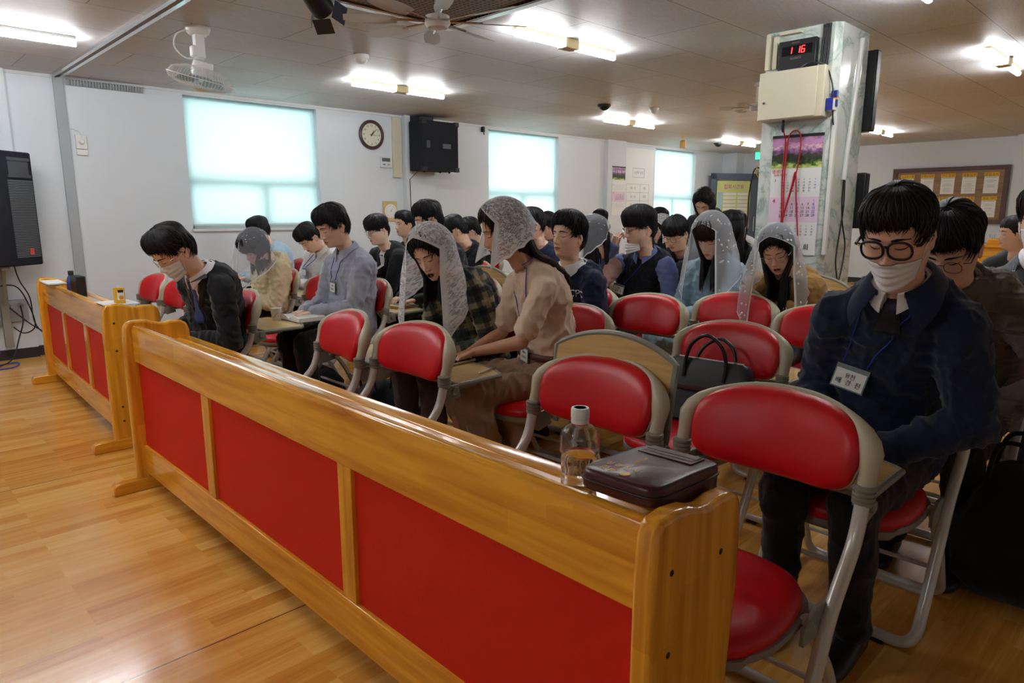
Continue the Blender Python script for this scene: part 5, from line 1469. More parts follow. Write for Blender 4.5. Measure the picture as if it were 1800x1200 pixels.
person('man in grey jacket and glasses looking ahead, under the small calendar', (6.50, 5.18, 1.19), (6.66, 5.20), head=(-28, 4, 0), lod=1, style='up', vol=.9, top='grey_suit', suit=dict(shirt='dark_grey', v=.25), glasses=dict(r=.0016), eyes='open', skin='skin_tan')
person('woman with small flowered veil between two dark heads in the back', (5.45, 3.62, 1.125), (5.62, 3.66), head=(20, 12, 0), lod=0, style='part', fem=True, top='suit_black', veil=dict(mat='lace_fine', len=(.26, .30), open=118, flare=.2), long_hair=dict(len=.2))
person('person with black hair far behind the knitted vest', (6.05, 4.05, 1.195), (6.2, 4.05), head=(15, 10, 0), lod=0, style='fringe', top='suit_black')
person('man in black sweater and glasses resting his cheek on his hand', (4.72, 3.00, 1.115), (5.00, 3.20), bow=0, head=(-2, 22, 0), lod=1, style='bowl', vol=1.1, top='suit_black', glasses=dict(r=.0013), L=dict(w=(.22, -.11, .985), pole=(.5, -.5, -1), d=(.05, .12, 1), pn=(-.3, 1, 0), curl=.25), scale=1.05)
person('standing woman with long black hair and dark coat bending over in the back', (6.25, 3.66, 1.375), (6.62, 3.86), head=(-10, 34, 0), lod=1, style='part', fem=True, stand=True, top='dark_grey', ease=.03, scale=1.15, long_hair=dict(len=.30, **{'from': 55}), badge=dict(at=(.3, -.05, .98), size=(.07, .09)), vneck=('shirt_white', .1))
person('woman in black with long dark hair beside the sheer veil', (5.30, 2.85, 1.16), (5.5, 2.92), head=(70, 8, 0), lod=1, style='part', fem=True, top='suit_black', long_hair=dict(len=.4))
person('man in white shirt turned away near the glass door', (6.85, 3.62, 1.165), (7.0, 3.6), head=(60, 6, 0), lod=0, style='fringe', top='shirt_white', ease=.02)
person('woman in black with raised dark hair beside the pillar', (6.50, 2.90, 1.11), (6.7, 2.92), head=(-10, 6, 0), lod=0, style='part', fem=True, top='suit_black', long_hair=dict(len=.3))
person('person with black hair in front of the wooden pulpit, far right', (6.5, 1.12, 1.12), (6.7, 1.12), head=(60, 0, 0), lod=0, style='fringe', top='dark_grey')
# white letters across the navy sweater
tx = MB()
def arch(u, v, w):
    a = u / .16; return UC['chest'](u * -1 - .088, v - .135 - .10 * u * u / .04 * .35, .004 + w)
text_into(tx, 'UCPC', .056, arch, .0006)
putmb('chest_letters', tx, M['paper'], UC['root'], smooth=False)
# ------------------------------------------------------------------ things on the walls
def Rx(a): return Matrix.Rotation(math.radians(a), 4, 'X')
def Ry(a): return Matrix.Rotation(math.radians(a), 4, 'Y')
def Rz(a): return Matrix.Rotation(math.radians(a), 4, 'Z')
# a wall thing on the window wall is built in a local frame: u = +x, v = up, w = out of the wall (-y)
WY = lambda u, v, w: (u, -w, v)
BX = lambda u, v, w: (-w, -u, v)        # on a wall seen when looking along +x: u runs to the viewer's right (-y)

t = thing('wall_clock', 'round wall clock with dark brown rim and cream dial', 'clock', (4.80, WALL_Y, 2.215))
rot = Matrix.Rotation(PI / 2, 4, 'X')
obj('clock_rim', MB().loft([[tuple(rot @ Vector((r_ * math.cos(2 * PI * k / 48), r_ * math.sin(2 * PI * k / 48), z))) for k in range(48)] for r_, z in [(.135, .0), (.168, .0), (.175, .012), (.172, .032), (.158, .040), (.146, .036), (.140, .024), (.135, .020), (.135, .0)]], False), mat('clock_brown', srgb(74, 54, 50), 0.35), t)
obj('clock_dial', MB().lathe([(.142, .0), (.142, .020), (.02, .0202)], 48, mat=rot), mat('clock_cream', srgb(214, 214, 190), 0.6), t, smooth=False)
mb = MB()
for k in range(1, 13):
    a = PI / 2 - k * PI / 6
    text_into(mb, str(k), .034, lambda u, v, w: WY(u + .108 * math.cos(a), v + .108 * math.sin(a), w + .0212), .0003)
for k in range(60):
    a = 2 * PI * k / 60; r0 = .128 if k % 5 else .124
    c, s = math.cos(a), math.sin(a)
    mb.prism([(r0 * c - .0006 * s, r0 * s + .0006 * c), (.134 * c - .0006 * s, .134 * s + .0006 * c), (.134 * c + .0006 * s, .134 * s - .0006 * c), (r0 * c + .0006 * s, r0 * s - .0006 * c)], .0206, .0212, fn=WY)
obj('dial_writing', mb, M['ink'], t, smooth=False)
def hand_mb(deg, L, w, z0, tail=.02):
    a = PI / 2 - math.radians(deg); c, s = math.cos(a), math.sin(a); P = [(-tail, -w), (L * .96, -w * .5), (L, 0), (L * .96, w * .5), (-tail, w)]
    return MB().prism([(p * c - q * s, p * s + q * c) for p, q in P], z0, z0 + .0015, fn=WY)
obj('hour_hand', hand_mb(34, .066, .0060, .023), M['ink'], t, smooth=False)
obj('minute_hand', hand_mb(46, .104, .0045, .026), M['ink'], t, smooth=False)
obj('second_hand', hand_mb(93, .100, .0016, .029, .035), M['ink'], t, smooth=False)

t = thing('hygrometer', 'small square wooden thermometer with round white dial below the clock', 'thermometer', (5.04, WALL_Y, 1.30))
obj('wood_plate', MB().box(-.105, .105, -.018, 0, -.125, .125), mat('plate_wood', srgb(206, 176, 116), 0.5), t, bevel=.004)
obj('dial', MB().lathe([(.088, .018), (.090, .026), (.086, .028), (.02, .0282)], 40, mat=rot), M['white_plastic'], t)
mb = MB()
for k in range(25):
    a = math.radians(-50 + 280 * k / 24); c, s = math.cos(a), math.sin(a); r0 = .062 if k % 4 == 0 else .068
    mb.prism([(r0 * c - .0012 * s, r0 * s + .0012 * c), (.074 * c - .0012 * s, .074 * s + .0012 * c), (.074 * c + .0012 * s, .074 * s - .0012 * c), (r0 * c + .0012 * s, r0 * s - .0012 * c)], .0284, .0290, fn=WY)
obj('dial_marks', mb, M['ink'], t, smooth=False)
obj('pointer', hand_mb(35, .05, .002, .0295, .01), M['ink'], t, smooth=False)

t = thing('thermostat', 'white thermostat panel with grey display beside the cream duct', 'thermostat', (5.00, WALL_Y, 1.90))
obj('panel_case', MB().box(-.085, .085, -.022, 0, -.065, .065), M['white_plastic'], t, bevel=.004)
obj('display', MB().box(-.065, .055, -.0235, -.022, .008, .052), mat('lcd', srgb(92, 104, 100), 0.3), t, smooth=False)
obj('button', MB().box(-.055, -.015, -.0245, -.022, -.035, -.02), mat('btn_blue', srgb(90, 130, 190), 0.5), t, bevel=.001)
obj('button', MB().box(.02, .05, -.0245, -.022, -.035, -.02), M['duct'], t, bevel=.001)

t = thing('wall_speaker', 'black box loudspeaker mounted on the white pilaster right of the clock', 'speaker', (5.545, WALL_Y - .09, 1.80))
obj('cabinet', MB().prism([(-.285, -.34), (-.285, -.06), (-.20, -.04), (.20, -.04), (.285, -.06), (.285, -.34)], .0, .60, fn=lambda u, v, w: (u, v, w)), M['carpet'], t, bevel=.012)
for x in (-.26, .26):
    for z in (.02, .58):
        obj('corner_cap', MB().box(x - .035, x + .035, -.346, -.30, z - .028, z + .028), M['black'], t, bevel=.006)
obj('jack_plate', MB().box(-.225, -.17, -.343, -.338, .27, .36), mat('plate_dark', srgb(44, 46, 54), 0.4), t, bevel=.002)
obj('carry_handle', MB().box(.03, .16, -.342, -.338, .275, .335).box(.045, .145, -.348, -.34, .325, .333), mat('handle_dark', srgb(60, 60, 66), 0.4), t, bevel=.002)
obj('wall_bracket', MB().box(-.22, .0, -.20, .0, .60, .66).box(-.22, 0, -.012, 0, .45, .68), M['black'], t, bevel=.004)
for x in (-.2, .05, .2): obj('rubber_foot', MB().lathe([(.015, 0), (.013, -.022)], 12, (x, -.25, 0)), M['rubber'], t)
tag(obj('speaker_cable', MB().tube([(5.27, WALL_Y - .40, 2.10), (5.26, WALL_Y - .30, 1.78), (5.28, WALL_Y - .12, 1.70), (5.30, WALL_Y - .10, 1.30), (5.33, WALL_Y - .10, .5)], .005, 8), M['cable_black']), 'thin black cable dropping from the wall speaker down the pilaster', 'cable')

t = thing('wall_socket', 'white two-part wall outlet box beside the grey vertical duct', 'outlet', (1.69, WALL_Y, 1.885))
obj('outlet_case', MB().box(-.045, .045, -.025, 0, -.03, .095).box(-.045, .045, -.022, 0, -.085, -.034), M['white_plastic'], t, bevel=.004)
obj('plug', MB().lathe([(.022, 0), (.020, .03), (.012, .045)], 16, (0, -.02, .03), mat=rot), M['white_plastic'], t)
tag(obj('thin_cable', MB().tube([(1.69, WALL_Y - .06, 1.93), (1.68, WALL_Y - .05, 2.0), (1.64, WALL_Y - .02, 2.03), (1.61, WALL_Y - .01, 2.03)], .004, 6), M['white_plastic']), 'short white cable from the outlet box to the grey duct', 'cable')

t = thing('slotted_duct', 'grey slotted cable tray under the ceiling near the grey duct', 'cable tray', (1.62, WALL_Y, CEIL))
mb = MB().box(0, .64, -.006, 0, -.075, -.028).box(0, .64, -.05, 0, -.028, -.022)
for k in range(26): mb.box(.01 + k * .024, .02 + k * .024, -.05, -.044, -.075, -.028)
obj('tray', mb, M['duct'], t, smooth=False)
t = tag(obj('ceiling_track', MB().box(1.50, 1.53, -1.5, WALL_Y - .02, CEIL - .022, CEIL).box(1.56, 1.59, -1.5, WALL_Y - .02, CEIL - .022, CEIL), M['chrome'], smooth=False), 'long metal curtain track running across the ceiling', 'track')

# loudspeaker at the left on a wall bracket
t = thing('loudspeaker', 'large black loudspeaker with grille on a wall bracket at the left edge', 'speaker', (0.93, 7.05, 0.845), math.radians(0))
prof = [(-.30, .20), (-.30, -.10), (.02, -.26), (.33, -.14), (.25, .20)]
prof = [(-.34, .12), (-.34, -.16), (.07, -.16), (.30, .02), (.24, .20), (-.26, .20)]
obj('cabinet', MB().prism(prof, 0, .93, fn=lambda u, v, w: (u, v, w)), M['carpet'], t, bevel=.014)
d = Vector((.23, .18, 0)).normalized(); nrm = Vector((d.y, -d.x, 0)); o0 = Vector((.07, -.16, 0))
gm = MB()
for k in range(46):
    z = .07 + k * .0138
    gm.add([tuple(o0 + d * a + nrm * b_ + Vector((0, 0, zz))) for a, b_, zz in ((.03, .001, z), (.27, .001, z), (.27, .006, z), (.03, .006, z), (.03, .001, z + .007), (.27, .001, z + .007), (.27, .006, z + .007), (.03, .006, z + .007))], [(0, 1, 2, 3), (4, 7, 6, 5), (0, 4, 5, 1), (1, 5, 6, 2), (2, 6, 7, 3), (3, 7, 4, 0)])
g = obj('grille', gm, mat('grille_grey', srgb(120, 122, 128), 0.4, metal=.5), t, smooth=False)
bxm = lambda a0, a1, b0, b1, z0, z1: [tuple(o0 + d * a + nrm * b_ + Vector((0, 0, z))) for z in (z0, z1) for b_ in (b0, b1) for a in (a0, a1)]
BF = [(0, 2, 3, 1), (4, 5, 7, 6), (0, 1, 5, 4), (2, 6, 7, 3), (0, 4, 6, 2), (1, 3, 7, 5)]
obj('horn', MB().add(bxm(.04, .26, .0, .010, .72, .745), BF).add(bxm(.04, .26, .0, .010, .855, .88), BF).add(bxm(.05, .25, .001, .003, .745, .855), BF), mat('horn_dark', srgb(64, 66, 74), 0.4), t, smooth=False)
obj('emblem', MB().add(bxm(.16, .20, .006, .009, .09, .14), BF), mat('emblem_red', srgb(214, 70, 50), 0.4), t, smooth=False)
obj('control_panel', MB().box(-.20, -.06, -.164, -.158, .28, .52), mat('ctl', srgb(34, 36, 44), 0.4), t, bevel=.003)
mb = MB()
for z in (.30, .36, .45): mb.lathe([(.008, 0), (.008, .006)], 10, (-.10, -.162, z), mat=rot)
obj('knob', mb, mat('knob_led', srgb(190, 90, 90), 0.4), t)
obj('wall_bracket', MB().box(-.02, .04, .20, .26, -.72, .6).box(-.02, .04, -.1, .2, -.03, .0), M['pan'], t, bevel=.003)
obj('bracket_strut', MB().tube([(.01, .23, -.38), (.01, -.02, -.02)], .012, 8), M['pan'], t)
t = thing('socket_box', 'grey four-socket box on the wall under the left speaker', 'outlet box', (1.01, WALL_Y - .06, .36))
obj('box_case', MB().box(-.10, .10, -.05, 0, -.02, .17), M['duct'], t, bevel=.004)
for k, (x, z) in enumerate(((-.045, .12), (.045, .12), (-.045, .03), (.045, .03))):
    obj('socket', MB().lathe([(.022, .0), (.024, .006), (.018, .004)], 16, (x, -.05, z), mat=rot), M['pan'] if k < 2 else M['shell'], t)
for i, (P, lab) in enumerate([
    ([(.965, 7.29, .48), (1.03, 7.26, .40), (1.12, 7.24, .30), (1.24, 7.25, .2), (1.40, 7.25, .06), (1.6, 7.2, .01)], 'black cord running from the socket box down to the right'),
    ([(1.055, 7.29, .48), (1.05, 7.22, .35), (1.0, 7.2, .2), (.93, 7.12, .05), (.8, 7.0, .012), (.6, 6.95, .012)], 'black cord hanging from the socket box to the floor'),
    ([(.6, 7.28, .52), (.85, 7.26, .64), (1.02, 7.2, .66), (1.10, 7.2, .5), (1.13, 7.2, .3), (1.05, 7.24, .24), (.98, 7.25, .30)], 'black cord looping over the socket box'),
    ([(1.02, 7.1, .84), (1.06, 7.2, .7), (1.12, 7.22, .55), (1.14, 7.2, .3), (1.3, 7.2, .12), (1.5, 7.1, .01)], 'black cord dropping from the left speaker'),
    ([(.55, 7.0, .012), (.75, 7.05, .012), (.95, 7.1, .012), (.9, 6.9, .012), (.7, 6.85, .012)], 'blue cord curled on the floor under the speaker')]):
    sp = []
    P = [Vector(p) for p in P]
    for k in range(len(P) - 1):
        p0, p1, p2, p3 = P[max(k - 1, 0)], P[k], P[k + 1], P[min(k + 2, len(P) - 1)]
        for q in np.linspace(0, 1, 7)[:-1]:
            sp.append(.5 * ((2 * p1) + (p2 - p0) * q + (2 * p0 - 5 * p1 + 4 * p2 - p3) * q * q + (3 * p1 - p0 - 3 * p2 + p3) * q ** 3))
    sp.append(P[-1])
    tag(obj('power_cord', MB().tube(sp, .0055, 8), M['cable_black'] if i < 4 else M['blue']), lab, 'cord')
t = thing('wall_notice', 'small grey and white notice on the wall at the left edge', 'notice', (0.76, WALL_Y - .062, 1.92))
obj('notice_sheet', MB().box(-.10, .10, -.006, 0, -.10, .10), M['paper'], t, smooth=False)
obj('notice_picture', MB().box(-.09, .09, -.0075, -.006, .02, .09), mat('photo_grey', srgb(90, 100, 112), 0.5, noise_amt=.5, noise_scale=30), t, smooth=False)

# calendars: sheet, garden photograph, three months
def garden_mat():
    m = mat('calendar_picture', srgb(80, 110, 60), 0.35); nt, b = nodes(m)
    tc = nt.nodes.new('ShaderNodeTexCoord'); sx = nt.nodes.new('ShaderNodeSeparateXYZ'); nt.links.new(tc.outputs['Generated'], sx.inputs[0])
    n1 = nt.nodes.new('ShaderNodeTexNoise'); n1.inputs['Scale'].default_value = 9; n1.inputs['Detail'].default_value = 8; nt.links.new(tc.outputs['Generated'], n1.inputs[0])
    n2 = nt.nodes.new('ShaderNodeTexNoise'); n2.inputs['Scale'].default_value = 3.1; n2.inputs['Detail'].default_value = 3; nt.links.new(tc.outputs['Generated'], n2.inputs[0])
    a = nt.nodes.new('ShaderNodeMath'); a.operation = 'MULTIPLY_ADD'; a.inputs[1].default_value = .55; nt.links.new(n1.outputs[0], a.inputs[0]); nt.links.new(sx.outputs[2], a.inputs[2])
    r = ramp(nt, [(.16, srgb(214, 220, 150)), (.34, srgb(206, 216, 120)), (.42, srgb(96, 130, 50)), (.52, srgb(40, 56, 34)), (.70, srgb(58, 60, 48)), (.84, srgb(150, 96, 160)), (1.0, srgb(196, 140, 190)), (1.25, srgb(236, 196, 196))])
    nt.links.new(a.outputs[0], r.inputs[0])
    r2 = ramp(nt, [(.46, (1, 1, 1, 1)), (.56, (.35, .42, .3, 1))]); nt.links.new(n2.outputs[0], r2.inputs[0])
    mx = nt.nodes.new('ShaderNodeMix'); mx.data_type = 'RGBA'; mx.blend_type = 'MULTIPLY'; mx.inputs[0].default_value = .7
    nt.links.new(r.outputs[0], mx.inputs[6]); nt.links.new(r2.outputs[0], mx.inputs[7]); nt.links.new(mx.outputs[2], b.inputs['Base Color'])
    return m
M['garden'] = garden_mat()
M['cal_pink'] = mat('cal_pink', srgb(232, 206, 226), .7); M['magenta'] = mat('cal_magenta', srgb(206, 60, 160), .7)
def calendar(label, loc, w, h, fn, full):
    t = thing('wall_calendar', label, 'calendar', loc)
    B_ = lambda mb, u0, u1, v0, v1, w0, w1: mb.add([fn(u, v, q) for q in (w0, w1) for v in (v0, v1) for u in (u0, u1)], BF)
    obj('calendar_sheet', B_(MB(), -w / 2, w / 2, -h, 0, .002, .004), M['paper'], t, smooth=False)
    obj('binding', B_(MB(), -w / 2 - .002, w / 2 + .002, -.012, .006, .001, .009), M['black'], t, smooth=False)
    obj('garden_picture', B_(MB(), -w / 2, w / 2, -h * .27, -.012, .004, .0048), M['garden'], t, smooth=False)
    obj('pink_band', B_(MB(), -w / 2, w / 2, -h * .72, -h * .51, .004, .0046), M['cal_pink'], t, smooth=False)
    months = [('3', 3, 31, .36, .018 / .34), ('4', 6, 30, .535, .024 / .34), ('5', 1, 31, .75, .016 / .34)]
    blk, red, blu = MB(), MB(), MB()
    for nm, first, nd, v0, sz in months:
        sz = sz * w; rowh = (.031 if nm == '4' else .024) * h; big = nm == '4'
        text_into(blk if not big else red, nm, sz * (1.7 if big else 1.4), lambda u, v, q: fn(u - w * .40, v - h * (v0 - .0) - rowh * .3, q + .006), .0003)
        for day in range(1, nd + 1):
            cell = first + day - 1; r_, c_ = divmod(cell, 7)
            cx = w * (-.245 + c_ * .108); cy = -h * v0 - rowh * r_ - (rowh * .2)
            if r_ == 5: cx += 0; cy += rowh * .55 if c_ == 0 and big else 0
            tgt = red if c_ == 0 else (blu if c_ == 6 else blk)
            if full or big:
                text_into(tgt, str(day), sz * (1.0 if big else .8), lambda u, v, q: fn(u + cx, v + cy, q + .006), .0003)
            else: B_(tgt, cx - .008 * w, cx + .008 * w, cy - .004 * h, cy + .004 * h, .005, .0055)
    if full:
        text_into(red, '영생의', .030, lambda u, v, q: fn(u - w * .36, v - h * .295, q + .006), .0003)
        text_into(red, '되게 하소서', .019, lambda u, v, q: fn(u - w * .30, v - h * .325, q + .006), .0003)
        text_into(blk, '교     회', .046, lambda u, v, q: fn(u + w * .16, v - h * .935, q + .006), .0003)
    obj('black_dates', blk, M['ink'], t, smooth=False); obj('red_dates', red, M['magenta'] if not full else M['ink_red'], t, smooth=False); obj('blue_dates', blu, M['ink_blue'], t, smooth=False)
    return t
calendar('large wall calendar with blossoming park picture on the marble pillar', (4.728, 2.085, 1.795), .345, .80, BX, True)
calendar('smaller wall calendar with park picture on the white pilaster in the back', (9.66, WALL_Y - .092, 2.05), .36, .81, WY, False)
t = thing('wall_chart', 'large white paper chart with ruled table between the small calendar and the far window', 'chart', (10.36, WALL_Y - .002, 2.40))
obj('chart_sheet', MB().box(-.46, .46, -.004, 0, -1.5, 0), M['paper'], t, smooth=False)
mb = MB()
for k in range(8): mb.box(-.36, .32, -.0048, -.004, -.62 - k * .145, -.616 - k * .145)
for x in (-.36, .05, .32): mb.box(x - .002, x + .002, -.0048, -.004, -1.635 + .0, -.616)
mb.box(-.18, .16, -.0048, -.004, -.345, -.340).box(-.18, .16, -.0048, -.004, -.50, -.495).box(-.184, -.18, -.0048, -.004, -.5, -.34).box(.155, .165, -.0048, -.004, -.5, -.34)
obj('ruled_lines', mb, M['ink_grey'], t, smooth=False)
mb = MB(); text_into(mb, '수련회 일정', .055, lambda u, v, w: (u - .01, -w - .006, v - .42), .0004)
for k in range(6):
    text_into(mb, ['05 - 12', '22 - 12', '05 - 03', '26 - 10', '26 - 12', '20 - 11'][k], .055, lambda u, v, w: (u - .16, -w - .006, v - .69 - k * .145), .0004)
    text_into(mb, ['기도', '성경', '예배', '강의', '찬송', '간증'][k], .055, lambda u, v, w: (u + .18, -w - .006, v - .69 - k * .145), .0004)
obj('chart_writing', mb, M['ink_grey'], t, smooth=False)

# notice board on the back wall
t = thing('notice_board', 'brown framed notice board with ten papers under yellow headings', 'notice board', (BACK_X - .02, 3.36, 1.10))
W_, H_ = 1.72, .94
mbf = lambda u0, u1, v0, v1, w0, w1: MB().add([BX(u, v, q) for q in (w0, w1) for v in (v0, v1) for u in (u0, u1)], BF)
obj('board_panel', mbf(-W_ / 2, W_ / 2, 0, H_, 0, .02), M['cork'], t, smooth=False)
fm = MB()
for a in ((-W_ / 2, W_ / 2, 0, .07), (-W_ / 2, W_ / 2, H_ - .07, H_), (-W_ / 2, -W_ / 2 + .07, .07, H_ - .07), (W_ / 2 - .07, W_ / 2, .07, H_ - .07)):
    fm.add([BX(u, v, q) for q in (0, .035) for v in (a[2], a[3]) for u in (a[0], a[1])], BF)
obj('board_frame', fm, M['brown_frame'], t, smooth=False)
heads = ['설교주소록', '구역담당자', '전도집회', '생활집회', '모임소식', '교회소식', '나눔마당', '학생집회', '결혼소식', '선교 기타']
rnd = random.Random(4)
for k in range(10):
    r_, c_ = divmod(k, 5); cu = -.62 + c_ * .31; cv = .80 - r_ * .385
    hd = obj('yellow_heading', mbf(cu - .105, cu + .105, cv - .03, cv + .03, .0202, .0215), M['yellow'], t, smooth=False)
    tx = MB(); text_into(tx, heads[k], .052 if len(heads[k]) < 5 else .043, lambda u, v, w: BX(u + cu, v + cv - .004, w + .0222), .0003); obj('heading_writing', tx, M['ink'], hd, smooth=False)
    pg = mbf(cu - .10, cu + .10, cv - .32 + .015, cv - .035, .0205, .022); p = obj('notice_paper', pg, M['paper'], t, smooth=False)
    lines = MB()
    for j in range(13):
        if rnd.random() < .25: continue
        L_ = rnd.uniform(.04, .075); v = cv - .075 - j * .0165
        lines.add([BX(u, vv, q) for q in (.0221, .0225) for vv in (v, v + .0035) for u in (cu - L_, cu + L_)], BF)
    obj('printed_lines', lines, M['ink_grey'], p, smooth=False)
    gs = MB().add([BX(u, vv, q) for q in (.0221, .0225) for vv in (cv - .052, cv - .046) for u in (cu - .08, cu + .08)], BF)
    obj('green_stripe', gs, mat('stripe_green', srgb(110, 160, 60), .7), p, smooth=False)

# exit sign
t = thing('exit_sign', 'small green exit sign hanging near the doorway', 'exit sign', (13.45, 6.68, 2.33))
obj('sign_case', mbf(-.10, .10, 0, .15, -.02, .02), M['white_plastic'], t, smooth=False)
obj('sign_face', mbf(-.09, .09, .01, .14, .02, .022), mat('exit_green', srgb(30, 160, 110), .4, emit=srgb(60, 210, 160), emit_s=1.5), t, smooth=False)
obj('running_figure', MB().tube([BX(-.01, .10, .024), BX(.0, .07, .024), BX(-.03, .03, .024)], .006, 6).tube([BX(.0, .07, .024), BX(.035, .035, .024)], .006, 6).tube([BX(-.035, .075, .024), BX(.0, .09, .024), BX(.03, .07, .024)], .005, 6).lathe([(.010, -.01), (.010, .0), (.001, .01)], 10, BX(-.005, .118, .024)), M['paper'], t)
# poster on the glazed door leaf
t = thing('door_poster', 'yellow-green timetable poster on the open door leaf', 'poster', dr.location, dr.rotation_euler[2])
PF = lambda u, v, w: (-.003 - w, .93 - u, v)
pb = lambda u0, u1, v0, v1, w0, w1: MB().add([PF(u, v, q) for q in (w0, w1) for v in (v0, v1) for u in (u0, u1)], BF)
obj('poster_sheet', pb(0, .76, .95, 1.90, 0, .003), mat('poster_green', srgb(206, 214, 140), .6), t, smooth=False)
obj('time_column', pb(.03, .12, 1.15, 1.68, .003, .004), mat('poster_blue', srgb(160, 196, 222), .6), t, smooth=False)
for k in range(8):
    obj('white_row', pb(.15, .44, 1.62 - k * .075, 1.67 - k * .075, .003, .004), M['paper'], t, smooth=False); obj('white_row', pb(.47, .70, 1.62 - k * .075, 1.67 - k * .075, .003, .004), M['paper'], t, smooth=False)
tx = MB(); text_into(tx, '집회시간표', .10, lambda u, v, w: PF(u + .38, v + 1.78, w + .005), .0005); obj('poster_writing', tx, M['magenta'], t, smooth=False)

# ------------------------------------------------------------------ things on the pillar
PXf = 4.73
t = thing('digital_clock', 'black digital clock reading 1:16 in red on the pillar', 'clock', (PXf, 2.115, 2.20))
obj('clock_case', mbf(-.125, .125, 0, .20, 0.005, .055), mat('clock_black', srgb(34, 34, 38), .35), t, bevel=.004)
obj('display', mbf(-.10, .10, .105, .165, .055, .0565), mat('display_dark', srgb(14, 10, 14), .2), t, smooth=False)
LED = mat('led_red', srgb(220, 10, 20), .5, emit=(1, .03, .03, 1), emit_s=2.2)
segs = {'1': 'bc', '6': 'afgcde'}; sm = MB()
def seg7(ch, u0, v0, hgt):
    w_ = hgt * .5; P = dict(a=(0, hgt, w_, hgt), b=(w_, hgt, w_, hgt / 2), c=(w_, hgt / 2, w_, 0), d=(0, 0, w_, 0), e=(0, 0, 0, hgt / 2), f=(0, hgt / 2, 0, hgt), g=(0, hgt / 2, w_, hgt / 2))
    for s in segs[ch]:
        a, b_, c, d_ = P[s]; sl = .12
        sm.tube([BX(u0 + a + b_ * sl, v0 + b_, .058), BX(u0 + c + d_ * sl, v0 + d_, .058)], .0030, 6)
for ch, u0 in (('1', -.055), ('1', -.003), ('6', .030)):
    sm = MB(); seg7(ch, u0, .115, .040); obj('red_digit', sm, LED, t)
tx = MB(); text_into(tx, 'DIGITAL', .014, lambda u, v, w: BX(u - .01, v + .182, w + .056), .0003); text_into(tx, 'QUARTZ', .018, lambda u, v, w: BX(u - .005, v + .085, w + .056), .0003)
obj('clock_writing', tx, M['pan'], t, smooth=False)
t = thing('metal_cabinet', 'cream metal switch cabinet on the pillar under the digital clock', 'cabinet', (PXf, 2.125, 1.895))
obj('cabinet_box', mbf(-.215, .225, 0, .315, 0.002, .10), M['cream_plastic'], t, bevel=.004)
obj('cabinet_door', mbf(-.21, .18, .006, .31, .10, .108), M['cream_plastic'], t, bevel=.003)
obj('door_knob', MB().lathe([(.010, 0), (.008, .012)], 12, BX(-.165, .115, .108), mat=Matrix.Rotation(-PI / 2, 4, 'Y')), M['chrome'], t)
t = thing('router_box', 'blue and white adapter on the side of the cream cabinet', 'adapter', (PXf - .03, 1.896, 1.93))
obj('adapter_case', MB().box(-.03, .04, -.045, .0, 0, .07), M['white_plastic'], t, bevel=.004)
obj('blue_side', MB().box(-.034, -.030, -.045, .0, .0, .075), mat('adapter_blue', srgb(40, 50, 150), .4), t, bevel=.001)
t = thing('blue_coupler', 'dark blue cable coupler with yellow band beside the cabinet', 'coupler', (PXf - .012, 1.862, 1.955))
obj('coupler_body', MB().box(-.014, .014, -.02, .02, 0, .10), mat('coupler_blue', srgb(30, 40, 130), .4), t, bevel=.004)
obj('yellow_band', MB().box(-.0155, .0155, -.0215, .0215, .042, .054), M['yellow'], t, bevel=.001)
for (a, b_, z0, z1, m_, lab) in ((2.315, 2.345, 2.24, 2.47, 'cream_plastic', 'cream cable duct at the left edge of the pillar above the cabinet'), (2.262, 2.292, 2.24, 2.45, 'cream_plastic', 'second cream cable duct beside the digital clock')):
    tag(obj('cable_duct', MB().box(PXf - .028, PXf - .001, a, b_, z0, z1), M[m_], bevel=.003), lab, 'duct')
tag(obj('cable_duct', MB().box(PXf + .002, PXf + .03, 1.845, 1.872, 1.0, 1.90), M['white_plastic'], bevel=.003), 'white cable duct running down the pillar corner below the cabinet', 'duct')
tag(obj('cable_duct', MB().tube([(5.05, 1.842, 2.42), (4.93, 1.842, 1.50)], .016, 8), M['white_plastic']), 'slanting white cable duct on the right side of the pillar', 'duct')
tag(obj('cable_tray', MB().box(PXf - .05, PXf - .001, 2.10, 2.24, 2.445, 2.462), M['cream_plastic'], bevel=.002), 'small cream terminal strip on the pillar just under the ceiling', 'terminal strip')
def spline(P, n=8):
    P = [Vector(p) for p in P]; sp = []
    for k in range(len(P) - 1):
        p0, p1, p2, p3 = P[max(k - 1, 0)], P[k], P[k + 1], P[min(k + 2, len(P) - 1)]
        for q in np.linspace(0, 1, n)[:-1]:
            sp.append(.5 * ((2 * p1) + (p2 - p0) * q + (2 * p0 - 5 * p1 + 4 * p2 - p3) * q * q + (3 * p1 - p0 - 3 * p2 + p3) * q ** 3))
    return sp + [P[-1]]
t = thing('cable_bundle', 'bundle of black cables between the digital clock and the pillar corner', 'cable bundle', (0, 0, 0))
for k in range(5):
    y = 1.965 - k * .011
    (obj('cable_strand', MB().tube(spline([(PXf - .012, y, 2.475), (PXf - .014, y - .003 * (k % 2), 2.35), (PXf - .016, y + .002, 2.22)]), .0052, 6), M['cable_black'], t))
tag(obj('black_cable', MB().tube(spline([(PXf - .05, 2.10, 2.212), (PXf - .09, 2.0, 2.235), (PXf - .06, 1.92, 2.21), (PXf - .03, 1.885, 2.12), (PXf - .025, 1.868, 2.03), (PXf - .02, 1.862, 1.9), (PXf - .015, 1.855, 1.84)]), .005, 6), M['cable_black']), 'black cable draped over the cream cabinet to the blue coupler', 'cable')
CX = PXf - .016
